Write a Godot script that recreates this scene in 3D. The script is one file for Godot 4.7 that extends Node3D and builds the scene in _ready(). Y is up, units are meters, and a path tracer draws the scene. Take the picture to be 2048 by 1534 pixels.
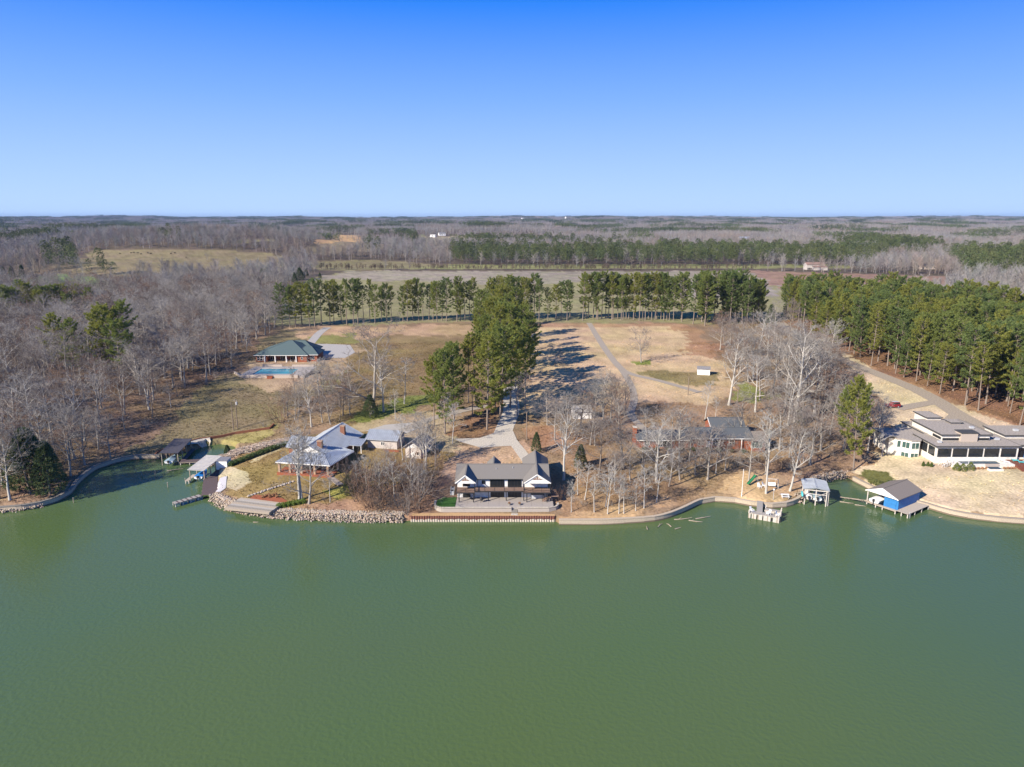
extends Node3D
# A lakeside settlement seen from a drone, in metres, y up, the lake's surface at y = 0.

var SHORE := PackedVector2Array([Vector2(-900.00,-156.87),Vector2(-150.67,-146.87),Vector2(-131.72,-148.21),Vector2(-118.02,-152.66),Vector2(-113.99,-153.53),Vector2(-110.68,-155.57),Vector2(-108.62,-158.28),Vector2(-108.14,-162.98),Vector2(-110.13,-168.97),Vector2(-111.51,-175.01),Vector2(-111.91,-181.45),Vector2(-109.59,-185.86),Vector2(-105.79,-189.20),Vector2(-98.98,-189.62),Vector2(-95.67,-192.20),Vector2(-92.73,-196.20),Vector2(-90.75,-200.83),Vector2(-87.37,-202.74),Vector2(-82.27,-200.36),Vector2(-80.05,-195.30),Vector2(-80.10,-186.69),Vector2(-78.55,-178.75),Vector2(-73.33,-164.93),Vector2(-71.97,-159.81),Vector2(-68.95,-156.76),Vector2(-64.87,-153.81),Vector2(-59.99,-151.53),Vector2(-54.85,-149.85),Vector2(-47.73,-148.76),Vector2(-36.23,-147.67),Vector2(-25.01,-147.40),Vector2(-13.87,-147.67),Vector2(-2.68,-147.40),Vector2(9.59,-147.14),Vector2(10.39,-145.81),Vector2(19.46,-145.81),Vector2(26.22,-146.60),Vector2(31.98,-147.67),Vector2(36.44,-150.13),Vector2(40.73,-153.81),Vector2(44.55,-157.36),Vector2(48.53,-158.89),Vector2(53.03,-157.97),Vector2(56.00,-156.16),Vector2(60.19,-154.69),Vector2(64.25,-155.57),Vector2(68.49,-158.58),Vector2(71.68,-162.98),Vector2(74.82,-168.28),Vector2(80.65,-172.47),Vector2(86.96,-175.01),Vector2(87.87,-172.47),Vector2(89.78,-164.93),Vector2(92.91,-159.20),Vector2(96.68,-155.28),Vector2(99.94,-150.97),Vector2(105.02,-148.21),Vector2(113.39,-146.07),Vector2(129.38,-145.03),Vector2(150.89,-144.51),Vector2(900.00,-144.51)])
var PATCHES = [
	[PackedVector2Array([Vector2(-792.5,-861.3),Vector2(-289.4,-826.1),Vector2(-142.6,-629.4),Vector2(-131.0,-398.6),Vector2(-373.5,-398.3)]), Color(0.170,0.140,0.100), 12.0], # pasture_floor
	[PackedVector2Array([Vector2(-140.5,-377.7),Vector2(-156.2,-488.8),Vector2(-179.6,-644.2),Vector2(-162.8,-720.3),Vector2(270.8,-724.4),Vector2(198.1,-488.8),Vector2(143.2,-387.6),Vector2(-6.6,-389.5),Vector2(-124.4,-377.8)]), Color(0.300,0.275,0.145), 6.0], # field_olive
	[PackedVector2Array([Vector2(-175.0,-627.2),Vector2(-162.8,-720.3),Vector2(240.4,-724.4),Vector2(205.8,-568.9),Vector2(120.0,-621.5),Vector2(-10.0,-596.1),Vector2(-97.4,-621.3)]), Color(0.330,0.290,0.220), 10.0], # field_grey
	[PackedVector2Array([Vector2(129.4,-604.3),Vector2(227.5,-630.4),Vector2(192.9,-511.9),Vector2(128.7,-500.1)]), Color(0.330,0.290,0.240), 8.0], # field_grey2
	[PackedVector2Array([Vector2(237.3,-730.4),Vector2(406.3,-663.9),Vector2(374.0,-596.1),Vector2(253.3,-518.0),Vector2(211.0,-550.9)]), Color(0.320,0.210,0.155), 6.0], # stubble
	[PackedVector2Array([Vector2(-114.2,-804.6),Vector2(393.1,-835.9),Vector2(359.0,-762.3),Vector2(-106.0,-745.3)]), Color(0.270,0.270,0.120), 6.0], # belt_grass
	[PackedVector2Array([Vector2(-138.7,-150.2),Vector2(-345.3,-398.3),Vector2(-128.2,-389.7),Vector2(-112.9,-313.2),Vector2(-104.4,-261.0),Vector2(-103.9,-220.8),Vector2(-106.2,-199.1),Vector2(-111.8,-182.7),Vector2(-109.0,-164.4),Vector2(-112.5,-154.9)]), Color(0.240,0.170,0.115), 5.0], # left_floor
	[PackedVector2Array([Vector2(-107.4,-159.8),Vector2(-111.8,-182.7),Vector2(-107.9,-202.6),Vector2(-110.3,-235.5),Vector2(-110.0,-275.7),Vector2(-116.8,-324.6),Vector2(-122.9,-372.9),Vector2(-85.8,-373.0),Vector2(-62.9,-260.6),Vector2(-72.8,-236.3),Vector2(-74.1,-208.5),Vector2(-82.1,-200.9),Vector2(-94.0,-197.8),Vector2(-101.9,-189.9),Vector2(-109.8,-186.2),Vector2(-112.0,-175.9)]), Color(0.250,0.205,0.115), 5.0], # open_left, olive grass with the wood's long tree shadows darkened into its colour
	[PackedVector2Array([Vector2(-101.9,-189.9),Vector2(-100.4,-196.0),Vector2(-93.0,-202.2),Vector2(-75.5,-212.8),Vector2(-70.8,-207.7),Vector2(-74.3,-200.2),Vector2(-87.5,-203.1),Vector2(-93.3,-196.0)]), Color(0.330,0.280,0.120), 3.0], # bank_green
	[PackedVector2Array([Vector2(-96.5,-353.3),Vector2(-17.2,-377.6),Vector2(-16.5,-312.4),Vector2(-29.0,-244.3),Vector2(-28.9,-203.0),Vector2(-48.0,-201.8),Vector2(-65.8,-235.7),Vector2(-76.2,-261.2),Vector2(-72.6,-313.4)]), Color(0.270,0.200,0.105), 6.0], # lawn_left
	[PackedVector2Array([Vector2(-122.9,-372.9),Vector2(-17.3,-380.9),Vector2(-16.1,-352.9),Vector2(-65.4,-347.7),Vector2(-89.1,-324.8)]), Color(0.470,0.330,0.200), 5.0], # lawn_left_pale
	[PackedVector2Array([Vector2(-112.9,-313.2),Vector2(-89.1,-324.8),Vector2(-70.5,-324.7),Vector2(-66.2,-284.1),Vector2(-68.8,-254.2),Vector2(-81.7,-242.4),Vector2(-100.2,-254.5),Vector2(-110.0,-275.7)]), Color(0.420,0.310,0.200), 5.0], # teal_yard
	[PackedVector2Array([Vector2(-95.1,-347.7),Vector2(-76.4,-353.3),Vector2(-71.5,-329.5),Vector2(-89.1,-324.8)]), Color(0.250,0.240,0.090), 5.0], # green_a
	[PackedVector2Array([Vector2(-72.4,-261.1),Vector2(-67.2,-279.9),Vector2(-60.2,-257.0),Vector2(-64.5,-244.4)]), Color(0.260,0.240,0.090), 5.0], # green_b
	[PackedVector2Array([Vector2(-47.1,-211.5),Vector2(-43.1,-224.2),Vector2(-31.2,-248.0),Vector2(-25.8,-230.8),Vector2(-30.3,-213.8),Vector2(-39.7,-205.0),Vector2(-48.6,-204.3)]), Color(0.210,0.235,0.070), 6.0], # green_c
	[PackedVector2Array([Vector2(9.7,-380.8),Vector2(42.5,-384.1),Vector2(91.9,-385.9),Vector2(87.0,-291.4),Vector2(83.1,-258.0),Vector2(65.2,-220.3),Vector2(52.2,-219.5),Vector2(36.4,-221.2),Vector2(26.0,-229.5),Vector2(11.8,-212.2),Vector2(2.6,-222.8),Vector2(5.4,-290.9)]), Color(0.580,0.430,0.260), 4.0], # lawn_mid
	[PackedVector2Array([Vector2(86.1,-384.2),Vector2(94.0,-380.8),Vector2(92.0,-312.1),Vector2(87.5,-293.3),Vector2(80.6,-299.3),Vector2(81.1,-323.7)]), Color(0.400,0.250,0.145), 6.0], # redsoil
	[PackedVector2Array([Vector2(9.9,-385.9),Vector2(91.9,-385.9),Vector2(89.6,-375.8),Vector2(9.5,-372.6)]), Color(0.430,0.280,0.170), 3.0], # redsoil_b
	[PackedVector2Array([Vector2(49.1,-287.3),Vector2(57.7,-291.2),Vector2(58.4,-281.9),Vector2(50.4,-279.1)]), Color(0.230,0.270,0.070), 2.0], # green_d
	[PackedVector2Array([Vector2(51.6,-269.0),Vector2(72.1,-273.5),Vector2(81.9,-273.5),Vector2(79.4,-258.0),Vector2(67.3,-247.3),Vector2(59.1,-250.6)]), Color(0.270,0.220,0.110), 4.0], # olive_d
	[PackedVector2Array([Vector2(78.2,-247.6),Vector2(89.4,-254.5),Vector2(88.5,-241.0),Vector2(80.2,-231.9),Vector2(73.4,-231.7)]), Color(0.240,0.250,0.090), 5.0], # green_e
	[PackedVector2Array([Vector2(3.9,-207.1),Vector2(37.8,-229.8),Vector2(75.1,-215.9),Vector2(116.3,-237.1),Vector2(104.7,-201.9),Vector2(89.7,-172.9),Vector2(72.8,-169.2),Vector2(63.1,-156.5),Vector2(47.3,-158.9),Vector2(33.2,-148.2),Vector2(10.6,-146.2),Vector2(9.6,-169.8)]), Color(0.340,0.235,0.145), 5.0], # mid_litter
	[PackedVector2Array([Vector2(13.4,-189.9),Vector2(31.8,-191.3),Vector2(27.4,-154.3),Vector2(19.5,-146.2),Vector2(10.4,-146.4)]), Color(0.320,0.210,0.125), 6.0], # mid_warm
	[PackedVector2Array([Vector2(48.7,-159.7),Vector2(61.0,-172.3),Vector2(73.4,-170.7),Vector2(72.3,-164.6),Vector2(65.6,-156.8),Vector2(56.1,-156.6),Vector2(49.7,-159.1)]), Color(0.540,0.380,0.220), 3.0], # shore_tan
	[PackedVector2Array([Vector2(10.6,-146.2),Vector2(30.9,-147.9),Vector2(37.3,-151.4),Vector2(44.6,-157.9),Vector2(45.0,-159.4),Vector2(31.9,-153.6),Vector2(10.7,-147.8)]), Color(0.460,0.310,0.180), 3.0], # shore_tan2
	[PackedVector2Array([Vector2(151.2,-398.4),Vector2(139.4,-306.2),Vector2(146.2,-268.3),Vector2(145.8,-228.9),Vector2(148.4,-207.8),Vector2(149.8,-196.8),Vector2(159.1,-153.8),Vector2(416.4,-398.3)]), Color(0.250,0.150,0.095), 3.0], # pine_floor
	[PackedVector2Array([Vector2(128.8,-281.7),Vector2(145.5,-305.1),Vector2(143.1,-255.2),Vector2(144.7,-227.1),Vector2(148.0,-194.3),Vector2(150.5,-172.3),Vector2(128.8,-144.2),Vector2(99.9,-151.0),Vector2(89.6,-164.6),Vector2(87.8,-174.0),Vector2(96.6,-187.7),Vector2(110.9,-205.5),Vector2(123.0,-236.7)]), Color(0.600,0.485,0.325), 4.0], # road_verge
	[PackedVector2Array([Vector2(145.5,-305.1),Vector2(146.2,-261.1),Vector2(146.9,-230.7),Vector2(149.8,-196.8),Vector2(148.0,-194.3),Vector2(144.7,-227.1),Vector2(143.8,-256.6)]), Color(0.380,0.235,0.145), 3.0], # redverge
	[PackedVector2Array([Vector2(133.0,-323.5),Vector2(140.8,-294.8),Vector2(126.3,-236.5),Vector2(110.2,-201.2),Vector2(97.6,-184.1),Vector2(87.8,-174.2),Vector2(75.5,-169.7),Vector2(79.8,-202.8)]), Color(0.310,0.215,0.140), 6.0], # right_litter
	[PackedVector2Array([Vector2(88.6,-171.9),Vector2(92.1,-175.4),Vector2(98.5,-172.7),Vector2(97.2,-167.8),Vector2(91.8,-164.3)]), Color(0.130,0.130,0.050), 2.0], # bush_bank
	[PackedVector2Array([Vector2(-70.3,-158.7),Vector2(-74.0,-169.6),Vector2(-74.6,-181.5),Vector2(-71.0,-199.1),Vector2(-59.4,-200.0),Vector2(-23.4,-193.9),Vector2(-16.7,-182.6),Vector2(-16.1,-148.0),Vector2(-36.1,-147.1),Vector2(-59.8,-151.0)]), Color(0.280,0.205,0.090), 4.0], # metal_yard
	[PackedVector2Array([Vector2(-72.3,-164.5),Vector2(-77.2,-177.1),Vector2(-74.1,-179.5),Vector2(-68.4,-172.6),Vector2(-65.0,-165.3),Vector2(-66.8,-160.9)]), Color(0.520,0.440,0.290), 0.8], # sand_pad
	[PackedVector2Array([Vector2(-70.0,-179.9),Vector2(-67.7,-198.0),Vector2(-64.4,-194.6),Vector2(-67.7,-181.0)]), Color(0.460,0.400,0.220), 2.0], # pale_strip
	[PackedVector2Array([Vector2(-55.8,-149.3),Vector2(-53.1,-151.7),Vector2(-44.4,-153.6),Vector2(-31.1,-156.8),Vector2(-21.4,-164.3),Vector2(-15.3,-172.9),Vector2(-12.5,-148.0),Vector2(-36.2,-147.4)]), Color(0.330,0.220,0.135), 4.0], # litter_shore
	[PackedVector2Array([Vector2(-45.6,-158.2),Vector2(-40.2,-160.6),Vector2(-38.2,-156.9),Vector2(-42.4,-155.1)]), Color(0.300,0.290,0.080), 2.0], # green_f
	[PackedVector2Array([Vector2(-17.3,-174.4),Vector2(-16.4,-186.2),Vector2(2.2,-189.9),Vector2(6.7,-177.5),Vector2(5.8,-169.8),Vector2(-12.8,-164.3)]), Color(0.480,0.335,0.215), 3.0], # back_yard
	[PackedVector2Array([Vector2(-18.8,-190.0),Vector2(-10.7,-229.2),Vector2(-2.3,-228.7),Vector2(-2.0,-198.1),Vector2(-9.0,-190.0)]), Color(0.270,0.165,0.100), 3.0], # pine_litter
	[PackedVector2Array([Vector2(4.9,-182.6),Vector2(2.4,-202.5),Vector2(11.3,-202.5),Vector2(13.0,-182.5)]), Color(0.360,0.220,0.130), 4.0], # driveside
	[PackedVector2Array([Vector2(-48.0,-201.8),Vector2(-26.2,-218.8),Vector2(-18.4,-202.5),Vector2(-16.7,-182.6),Vector2(-30.8,-186.2)]), Color(0.400,0.320,0.200), 4.0], # metal_back
	[PackedVector2Array([Vector2(-127.5,-150.0),Vector2(-113.2,-156.2),Vector2(-109.5,-159.6),Vector2(-108.4,-161.4),Vector2(-110.9,-155.9),Vector2(-118.2,-153.0)]), Color(0.470,0.350,0.190), 3.0], # left_shore
	[PackedVector2Array([Vector2(-17.4,-151.8),Vector2(-16.7,-154.5),Vector2(-12.8,-154.5),Vector2(-12.6,-151.4)]), Color(0.070,0.170,0.035), 0.5], # green_pier
]
var FIELDS = [
	[PackedVector2Array([Vector2(-373.4,-612.1),Vector2(-511.8,-858.7),Vector2(-518.3,-886.2),Vector2(-473.0,-894.0),Vector2(-335.4,-889.9),Vector2(-290.0,-873.0),Vector2(-263.8,-846.0),Vector2(-233.9,-723.0),Vector2(-252.1,-652.0),Vector2(-267.8,-629.6),Vector2(-302.9,-625.2),Vector2(-339.4,-612.1)]), Color(0.270,0.225,0.130)],
	[PackedVector2Array([Vector2(-352.2,-488.7),Vector2(-409.0,-582.0),Vector2(-404.3,-600.2),Vector2(-378.2,-605.7),Vector2(-342.3,-597.9),Vector2(-319.3,-570.4),Vector2(-286.9,-488.8)]), Color(0.170,0.250,0.090)],
	[PackedVector2Array([Vector2(-259.9,-953.7),Vector2(-426.1,-1721.5),Vector2(-357.8,-1718.3),Vector2(-202.6,-996.1)]), Color(0.550,0.360,0.180)],
	[PackedVector2Array([Vector2(-241.0,-1671.7),Vector2(-208.3,-1737.2),Vector2(-186.6,-1552.7),Vector2(-203.9,-1482.6)]), Color(0.300,0.300,0.140)],
	[PackedVector2Array([Vector2(-102.5,-1670.0),Vector2(-69.7,-1712.6),Vector2(-19.4,-1474.8),Vector2(-54.2,-1224.3)]), Color(0.460,0.340,0.200)],
	[PackedVector2Array([Vector2(-192.0,-1646.4),Vector2(-110.3,-1701.0),Vector2(-69.6,-1130.1),Vector2(-123.2,-1023.0)]), Color(0.360,0.310,0.200)],
	[PackedVector2Array([Vector2(-266.8,-908.4),Vector2(-164.3,-1449.7),Vector2(-130.5,-1309.9),Vector2(-173.1,-946.4),Vector2(-245.0,-874.1)]), Color(0.270,0.220,0.140)],
	[PackedVector2Array([Vector2(-320.7,-548.1),Vector2(-325.7,-574.8),Vector2(-292.3,-602.2),Vector2(-282.3,-589.5),Vector2(-298.9,-536.3)]), Color(0.300,0.250,0.130)],
	[PackedVector2Array([Vector2(-1083.8,-1597.4),Vector2(-964.8,-1659.2),Vector2(-834.6,-1543.5),Vector2(-902.8,-1446.6)]), Color(0.300,0.250,0.150)],
	[PackedVector2Array([Vector2(-242.4,-822.6),Vector2(-155.0,-845.1),Vector2(-68.7,-795.5),Vector2(-133.9,-727.2),Vector2(-193.8,-723.7)]), Color(0.250,0.220,0.120)],
	[PackedVector2Array([Vector2(-366.4,-957.8),Vector2(-328.0,-981.6),Vector2(-317.8,-960.2),Vector2(-359.9,-939.9)]), Color(0.280,0.250,0.140)]
]
var WOOD_LEFT := PackedVector2Array([Vector2(-173.3,-182.6),Vector2(-441.7,-488.8),Vector2(-336.1,-517.7),Vector2(-266.3,-488.8),Vector2(-226.4,-533.7),Vector2(-159.6,-488.8),Vector2(-124.2,-372.9),Vector2(-119.1,-324.6),Vector2(-111.4,-271.7),Vector2(-110.7,-232.7),Vector2(-110.6,-208.2),Vector2(-113.4,-189.5),Vector2(-113.0,-176.8),Vector2(-110.0,-164.4),Vector2(-113.2,-156.2),Vector2(-125.7,-154.1)])
var WOOD_RIGHT := PackedVector2Array([Vector2(154.6,-398.3),Vector2(142.3,-323.4),Vector2(144.7,-298.8),Vector2(144.5,-270.9),Vector2(145.3,-242.8),Vector2(146.8,-214.9),Vector2(150.4,-197.7),Vector2(156.0,-163.7),Vector2(291.3,-255.9),Vector2(305.4,-335.7),Vector2(256.7,-352.3),Vector2(236.5,-380.6),Vector2(222.9,-405.8),Vector2(164.4,-426.0)])
var BIG_FIELD := PackedVector2Array([Vector2(-147.6,-364.9),Vector2(-176.2,-518.0),Vector2(-181.8,-643.9),Vector2(-193.8,-723.7),Vector2(242.4,-730.4),Vector2(406.3,-663.9),Vector2(366.3,-580.2),Vector2(250.4,-483.3),Vector2(166.0,-430.2),Vector2(146.0,-384.1),Vector2(-6.5,-380.9),Vector2(-120.4,-365.1)])
var BELT := PackedVector2Array([Vector2(-63.4,-764.5),Vector2(386.2,-769.0),Vector2(532.9,-989.8),Vector2(-76.4,-925.3)])
var BELT_RIGHT := PackedVector2Array([Vector2(397.2,-630.4),Vector2(469.0,-568.9),Vector2(719.4,-880.3),Vector2(550.0,-903.8)])
var NEAR_OPEN := PackedVector2Array([Vector2(-113.9,-114.0),Vector2(-151.0,-156.6),Vector2(-113.2,-156.2),Vector2(-110.0,-164.4),Vector2(-113.4,-189.5),Vector2(-110.7,-232.7),Vector2(-119.1,-324.6),Vector2(-124.2,-372.9),Vector2(147.4,-384.1),Vector2(142.3,-323.4),Vector2(144.5,-270.9),Vector2(150.4,-197.7),Vector2(162.2,-144.9),Vector2(115.8,-99.0)])
var PINE_ROW = [[-121.2,-372.7,23.2],[-117.4,-372.5,22.2],[-114.7,-373.9,22.1],[-113.4,-380.7,23.7],[-107.4,-374.5,23.4],[-105.1,-375.7,26.0],[-102.8,-380.3,24.9],[-98.4,-381.1,23.1],[-97.5,-386.3,24.4],[-93.2,-385.3,21.0],[-89.5,-382.1,25.1],[-86.1,-382.9,25.2],[-84.1,-385.2,25.0],[-82.2,-391.6,20.5],[-78.7,-390.9,24.0],[-74.8,-385.0,21.2],[-72.5,-392.2,20.0],[-69.3,-390.9,21.6],[-67.4,-394.7,19.8],[-60.8,-393.7,19.8],[-58.1,-392.2,23.0],[-55.6,-396.0,23.3],[-52.4,-397.6,23.6],[-50.0,-396.4,21.2],[-46.9,-398.6,20.6],[-44.3,-396.2,22.6],[-41.7,-392.7,22.1],[-39.3,-396.3,21.8],[-36.5,-393.5,24.0],[-30.7,-393.3,24.8],[-28.8,-394.9,21.7],[-26.6,-400.3,21.4],[-23.9,-397.7,22.4],[-21.5,-400.3,24.0],[-11.1,-401.7,23.4],[-8.2,-401.5,24.1],[-4.4,-392.1,24.3],[-1.7,-399.6,25.7],[1.7,-397.2,24.5],[4.6,-402.7,24.0],[6.7,-393.8,24.5],[10.3,-403.6,23.2],[12.6,-402.8,25.5],[15.2,-396.1,24.0],[20.3,-398.4,18.0],[24.8,-398.4,20.2],[27.7,-398.4,21.9],[30.9,-396.5,22.9],[33.0,-402.1,20.4],[39.6,-395.7,26.1],[42.1,-403.6,26.6],[43.9,-405.8,24.7],[46.7,-405.7,26.9],[47.9,-400.7,26.1],[48.7,-400.0,24.8],[51.0,-402.2,27.2],[53.9,-407.4,25.2],[55.5,-406.1,24.5],[56.5,-399.5,25.0],[57.6,-402.0,26.9],[60.5,-403.9,25.7],[61.4,-396.6,24.6],[63.2,-401.3,25.0],[65.4,-404.0,25.8],[66.6,-402.8,24.0],[68.8,-399.5,25.9],[71.0,-406.7,26.0],[71.5,-396.4,26.6],[73.5,-397.6,25.4],[75.1,-397.8,26.5],[78.1,-404.1,25.6],[78.9,-398.7,26.7],[81.0,-399.2,25.7],[81.9,-400.6,26.6],[84.7,-401.7,24.7],[85.5,-397.3,26.6],[87.4,-398.1,25.0],[88.5,-396.8,24.9],[90.3,-395.1,24.8]]
var PINE_CLUSTER = [[-7.3,-198.6,27.6],[-3.7,-209.1,27.9],[-19.2,-194.8,24.2],[-23.1,-201.6,20.6],[-17.5,-206.2,23.3],[-12.0,-226.1,23.3],[-14.3,-225.7,21.0],[-6.7,-235.4,25.8],[-2.1,-239.1,25.1],[1.8,-228.7,24.3],[-4.6,-263.1,27.0],[0.8,-271.0,25.4],[-11.9,-266.7,20.9],[-8.1,-289.4,26.3],[-2.0,-303.3,25.6],[4.6,-292.9,22.3],[-15.1,-319.2,21.4],[-5.7,-333.8,26.1],[2.7,-344.3,24.2],[-10.1,-364.8,25.7],[-1.1,-375.9,26.7],[-15.6,-352.9,22.0],[6.5,-323.6,20.8],[-3.6,-277.3,25.9],[-8.9,-249.8,25.1],[1.1,-249.1,23.6],[-22.8,-213.9,20.3],[-20.0,-220.9,20.7],[4.4,-235.0,22.4],[6.7,-256.3,22.3],[-5.5,-220.0,26.7],[-0.6,-220.0,24.3],[-13.2,-286.7,21.7],[6.2,-276.9,22.0],[1.3,-296.0,24.4],[-9.8,-312.2,24.5]]
var PINE_GROUP = [[115.6,-390.3,27.9],[126.3,-379.1,23.5],[121.8,-385.0,25.9],[98.4,-383.3,26.7],[123.2,-393.4,25.6],[126.2,-387.3,25.8],[96.1,-401.1,25.8],[124.2,-399.3,24.8],[125.0,-404.6,25.3],[106.1,-404.3,26.8],[109.3,-400.4,26.9],[94.4,-392.2,26.8],[119.3,-388.6,27.7],[138.0,-405.9,21.3],[105.8,-393.7,27.8],[131.1,-394.8,24.7],[123.7,-403.0,25.1],[107.2,-388.9,24.6],[130.1,-393.5,20.0],[122.6,-394.9,27.6],[118.8,-389.3,24.6],[135.0,-388.1,23.4],[137.5,-405.9,23.2],[117.1,-387.9,28.2],[117.6,-380.3,27.9],[114.2,-399.1,26.6],[137.4,-394.6,18.9],[132.7,-388.4,23.9],[136.7,-391.2,22.7],[103.4,-377.8,27.6],[105.6,-391.8,28.0],[121.0,-392.8,27.1],[124.8,-382.0,29.2],[118.4,-397.7,23.9]]
var PINE_SOLO = [[89.4,-175.9,24.7],[91.6,-185.7,18.8],[94.6,-195.1,11.9],[96.8,-187.7,18.5],[-176.5,-271.1,22.3],[-166.1,-263.4,21.4],[-157.0,-271.9,25.5],[-154.4,-278.0,26.6],[-155.9,-263.9,25.2],[-144.4,-254.9,23.2],[-272.0,-398.3,20.8],[-256.3,-389.2,20.0],[-252.2,-398.3,20.2],[-268.4,-380.6,20.2],[-252.8,-413.6,18.0],[-238.1,-398.3,18.0],[-286.1,-398.3,19.1],[-296.1,-428.1,19.5],[-266.7,-434.9,15.1],[-270.7,-378.0,21.0],[-266.7,-415.7,15.4],[-254.2,-395.1,20.0],[-265.3,-430.1,14.4],[-294.5,-430.5,14.4],[-282.2,-425.0,13.9],[-291.8,-454.1,13.2],[-255.7,-382.8,18.0],[-296.4,-456.2,10.3],[-273.5,-407.7,16.0],[-264.8,-415.1,14.2],[-285.9,-422.4,13.7],[-304.1,-430.5,12.9],[-283.4,-388.4,18.2],[-288.5,-431.4,13.0],[-263.1,-444.2,13.1],[-269.5,-413.8,17.1],[-290.7,-406.9,15.6],[-316.9,-436.3,12.3],[-245.9,-401.0,19.8],[-236.8,-378.6,18.0],[-283.1,-452.9,10.3],[-283.4,-402.3,15.5],[-277.5,-444.9,14.0],[-262.2,-443.5,12.5]]
var CEDARS = [[-116.4,-161.9,14.8],[-110.8,-159.8,12.9],[-120.9,-164.1,8.4],[6.4,-180.8,5.6],[17.3,-171.0,6.0],[-38.2,-156.9,5.0],[-37.9,-164.4,4.5],[-44.3,-213.5,7.2],[-421.4,-603.6,9.6],[-411.0,-600.7,10.8],[-428.0,-602.8,9.2],[-304.8,-530.0,7.4],[-303.4,-517.8,6.5],[-306.4,-554.5,5.0],[-216.2,-620.8,10.3],[-185.6,-626.0,10.8],[-183.0,-602.2,8.8],[-190.3,-661.2,6.4],[-173.1,-645.1,4.9],[-82.2,-195.3,4.8],[87.5,-207.1,5.5],[133.7,-364.6,13.0]]
var BARE = [[-49.5,-154.6,19.7,3],[-48.9,-154.8,18.2,2],[-46.9,-153.2,14.4,1],[-42.1,-153.8,8.1,2],[-22.2,-172.5,13.7,3],[-28.5,-176.0,13.8,2],[-44.5,-216.7,28.1,1],[-40.9,-218.8,19.3,3],[-35.6,-227.2,17.1,2],[-61.1,-207.8,14.1,3],[-55.4,-208.8,11.2,1],[-58.7,-211.5,10.4,1],[-35.8,-209.9,10.1,2],[-51.5,-217.6,9.8,1],[-68.6,-216.0,10.6,0],[-72.7,-218.9,9.4,0],[53.3,-286.4,13.7,1],[71.3,-226.0,23.9,3],[87.2,-255.2,20.8,0],[89.2,-256.6,19.1,0],[86.1,-215.7,28.4,0],[86.8,-209.7,31.5,3],[95.1,-215.5,22.5,3],[27.8,-208.6,14.7,3],[31.9,-208.3,14.4,1],[29.6,-205.9,13.9,0],[35.4,-214.4,12.5,0],[25.5,-210.4,11.8,0],[59.5,-210.5,13.3,2],[62.5,-209.8,8.1,2],[83.6,-231.9,18.8,0],[90.0,-237.9,19.2,0],[88.5,-269.5,17.6,0],[98.9,-258.0,19.7,1],[101.1,-237.7,20.9,0],[103.7,-231.6,18.8,0],[113.3,-273.3,19.8,0],[119.4,-269.1,18.6,0],[92.9,-312.1,13.5,1],[100.8,-323.7,13.9,1],[41.9,-176.5,14.9,1],[46.7,-177.7,13.9,0],[48.8,-167.3,14.2,1],[58.7,-166.1,13.1,0],[60.7,-159.3,21.3,2],[67.3,-161.6,16.3,3],[21.3,-151.0,11.9,2],[23.9,-148.3,9.1,2],[25.1,-148.4,9.7,2],[27.9,-149.5,8.0,2],[30.0,-150.7,11.0,2],[33.4,-153.8,11.0,2],[38.1,-162.6,10.6,1],[41.8,-166.5,9.8,1],[46.3,-169.6,10.6,1],[54.6,-172.2,10.0,0],[12.6,-164.4,19.2,3],[13.3,-148.8,7.9,2],[18.5,-148.8,10.0,2],[21.4,-148.1,11.0,2],[16.9,-154.1,9.8,2],[15.4,-156.4,9.3,2],[29.0,-164.6,10.3,1],[33.3,-168.2,10.5,1],[24.5,-159.0,10.0,1],[36.5,-171.6,10.7,0],[-21.8,-170.5,14.0,3],[-19.2,-195.2,12.8,2],[-16.4,-187.0,12.5,2],[-25.5,-182.6,11.2,0],[-19.8,-172.9,10.7,1],[10.5,-202.5,11.4,1],[12.0,-189.9,11.6,1],[21.5,-186.5,11.4,1],[1.7,-211.1,14.5,0],[4.1,-217.3,12.2,0],[13.9,-197.2,8.5,1],[18.0,-194.1,10.3,1],[101.7,-189.7,15.0,3],[97.7,-185.8,14.9,0],[105.7,-193.6,11.8,0],[103.3,-202.1,13.7,0],[101.3,-211.0,15.0,0],[93.1,-198.9,15.0,0],[85.9,-188.5,14.4,1],[79.1,-178.7,15.1,1],[82.9,-195.3,13.3,0],[74.3,-187.6,14.3,1],[71.2,-190.7,13.1,1],[65.1,-193.7,13.2,1],[110.6,-243.8,17.9,0],[120.1,-257.5,15.1,0],[-117.6,-155.8,17.7,3],[-123.9,-162.6,16.4,0],[-122.8,-177.0,17.6,3],[-115.6,-175.7,17.6,0],[-114.4,-180.2,15.3,1],[-111.2,-186.6,12.2,0],[-34.2,-158.0,10.0,2],[-30.7,-154.5,10.4,3],[-27.0,-153.3,11.5,2],[-23.1,-154.5,11.6,3],[-29.9,-160.4,10.7,0],[-21.1,-156.8,9.3,2],[-36.6,-158.0,8.7,2],[-347.6,-821.3,8.4,1],[19.5,-283.0,5.8,1]]
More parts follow.
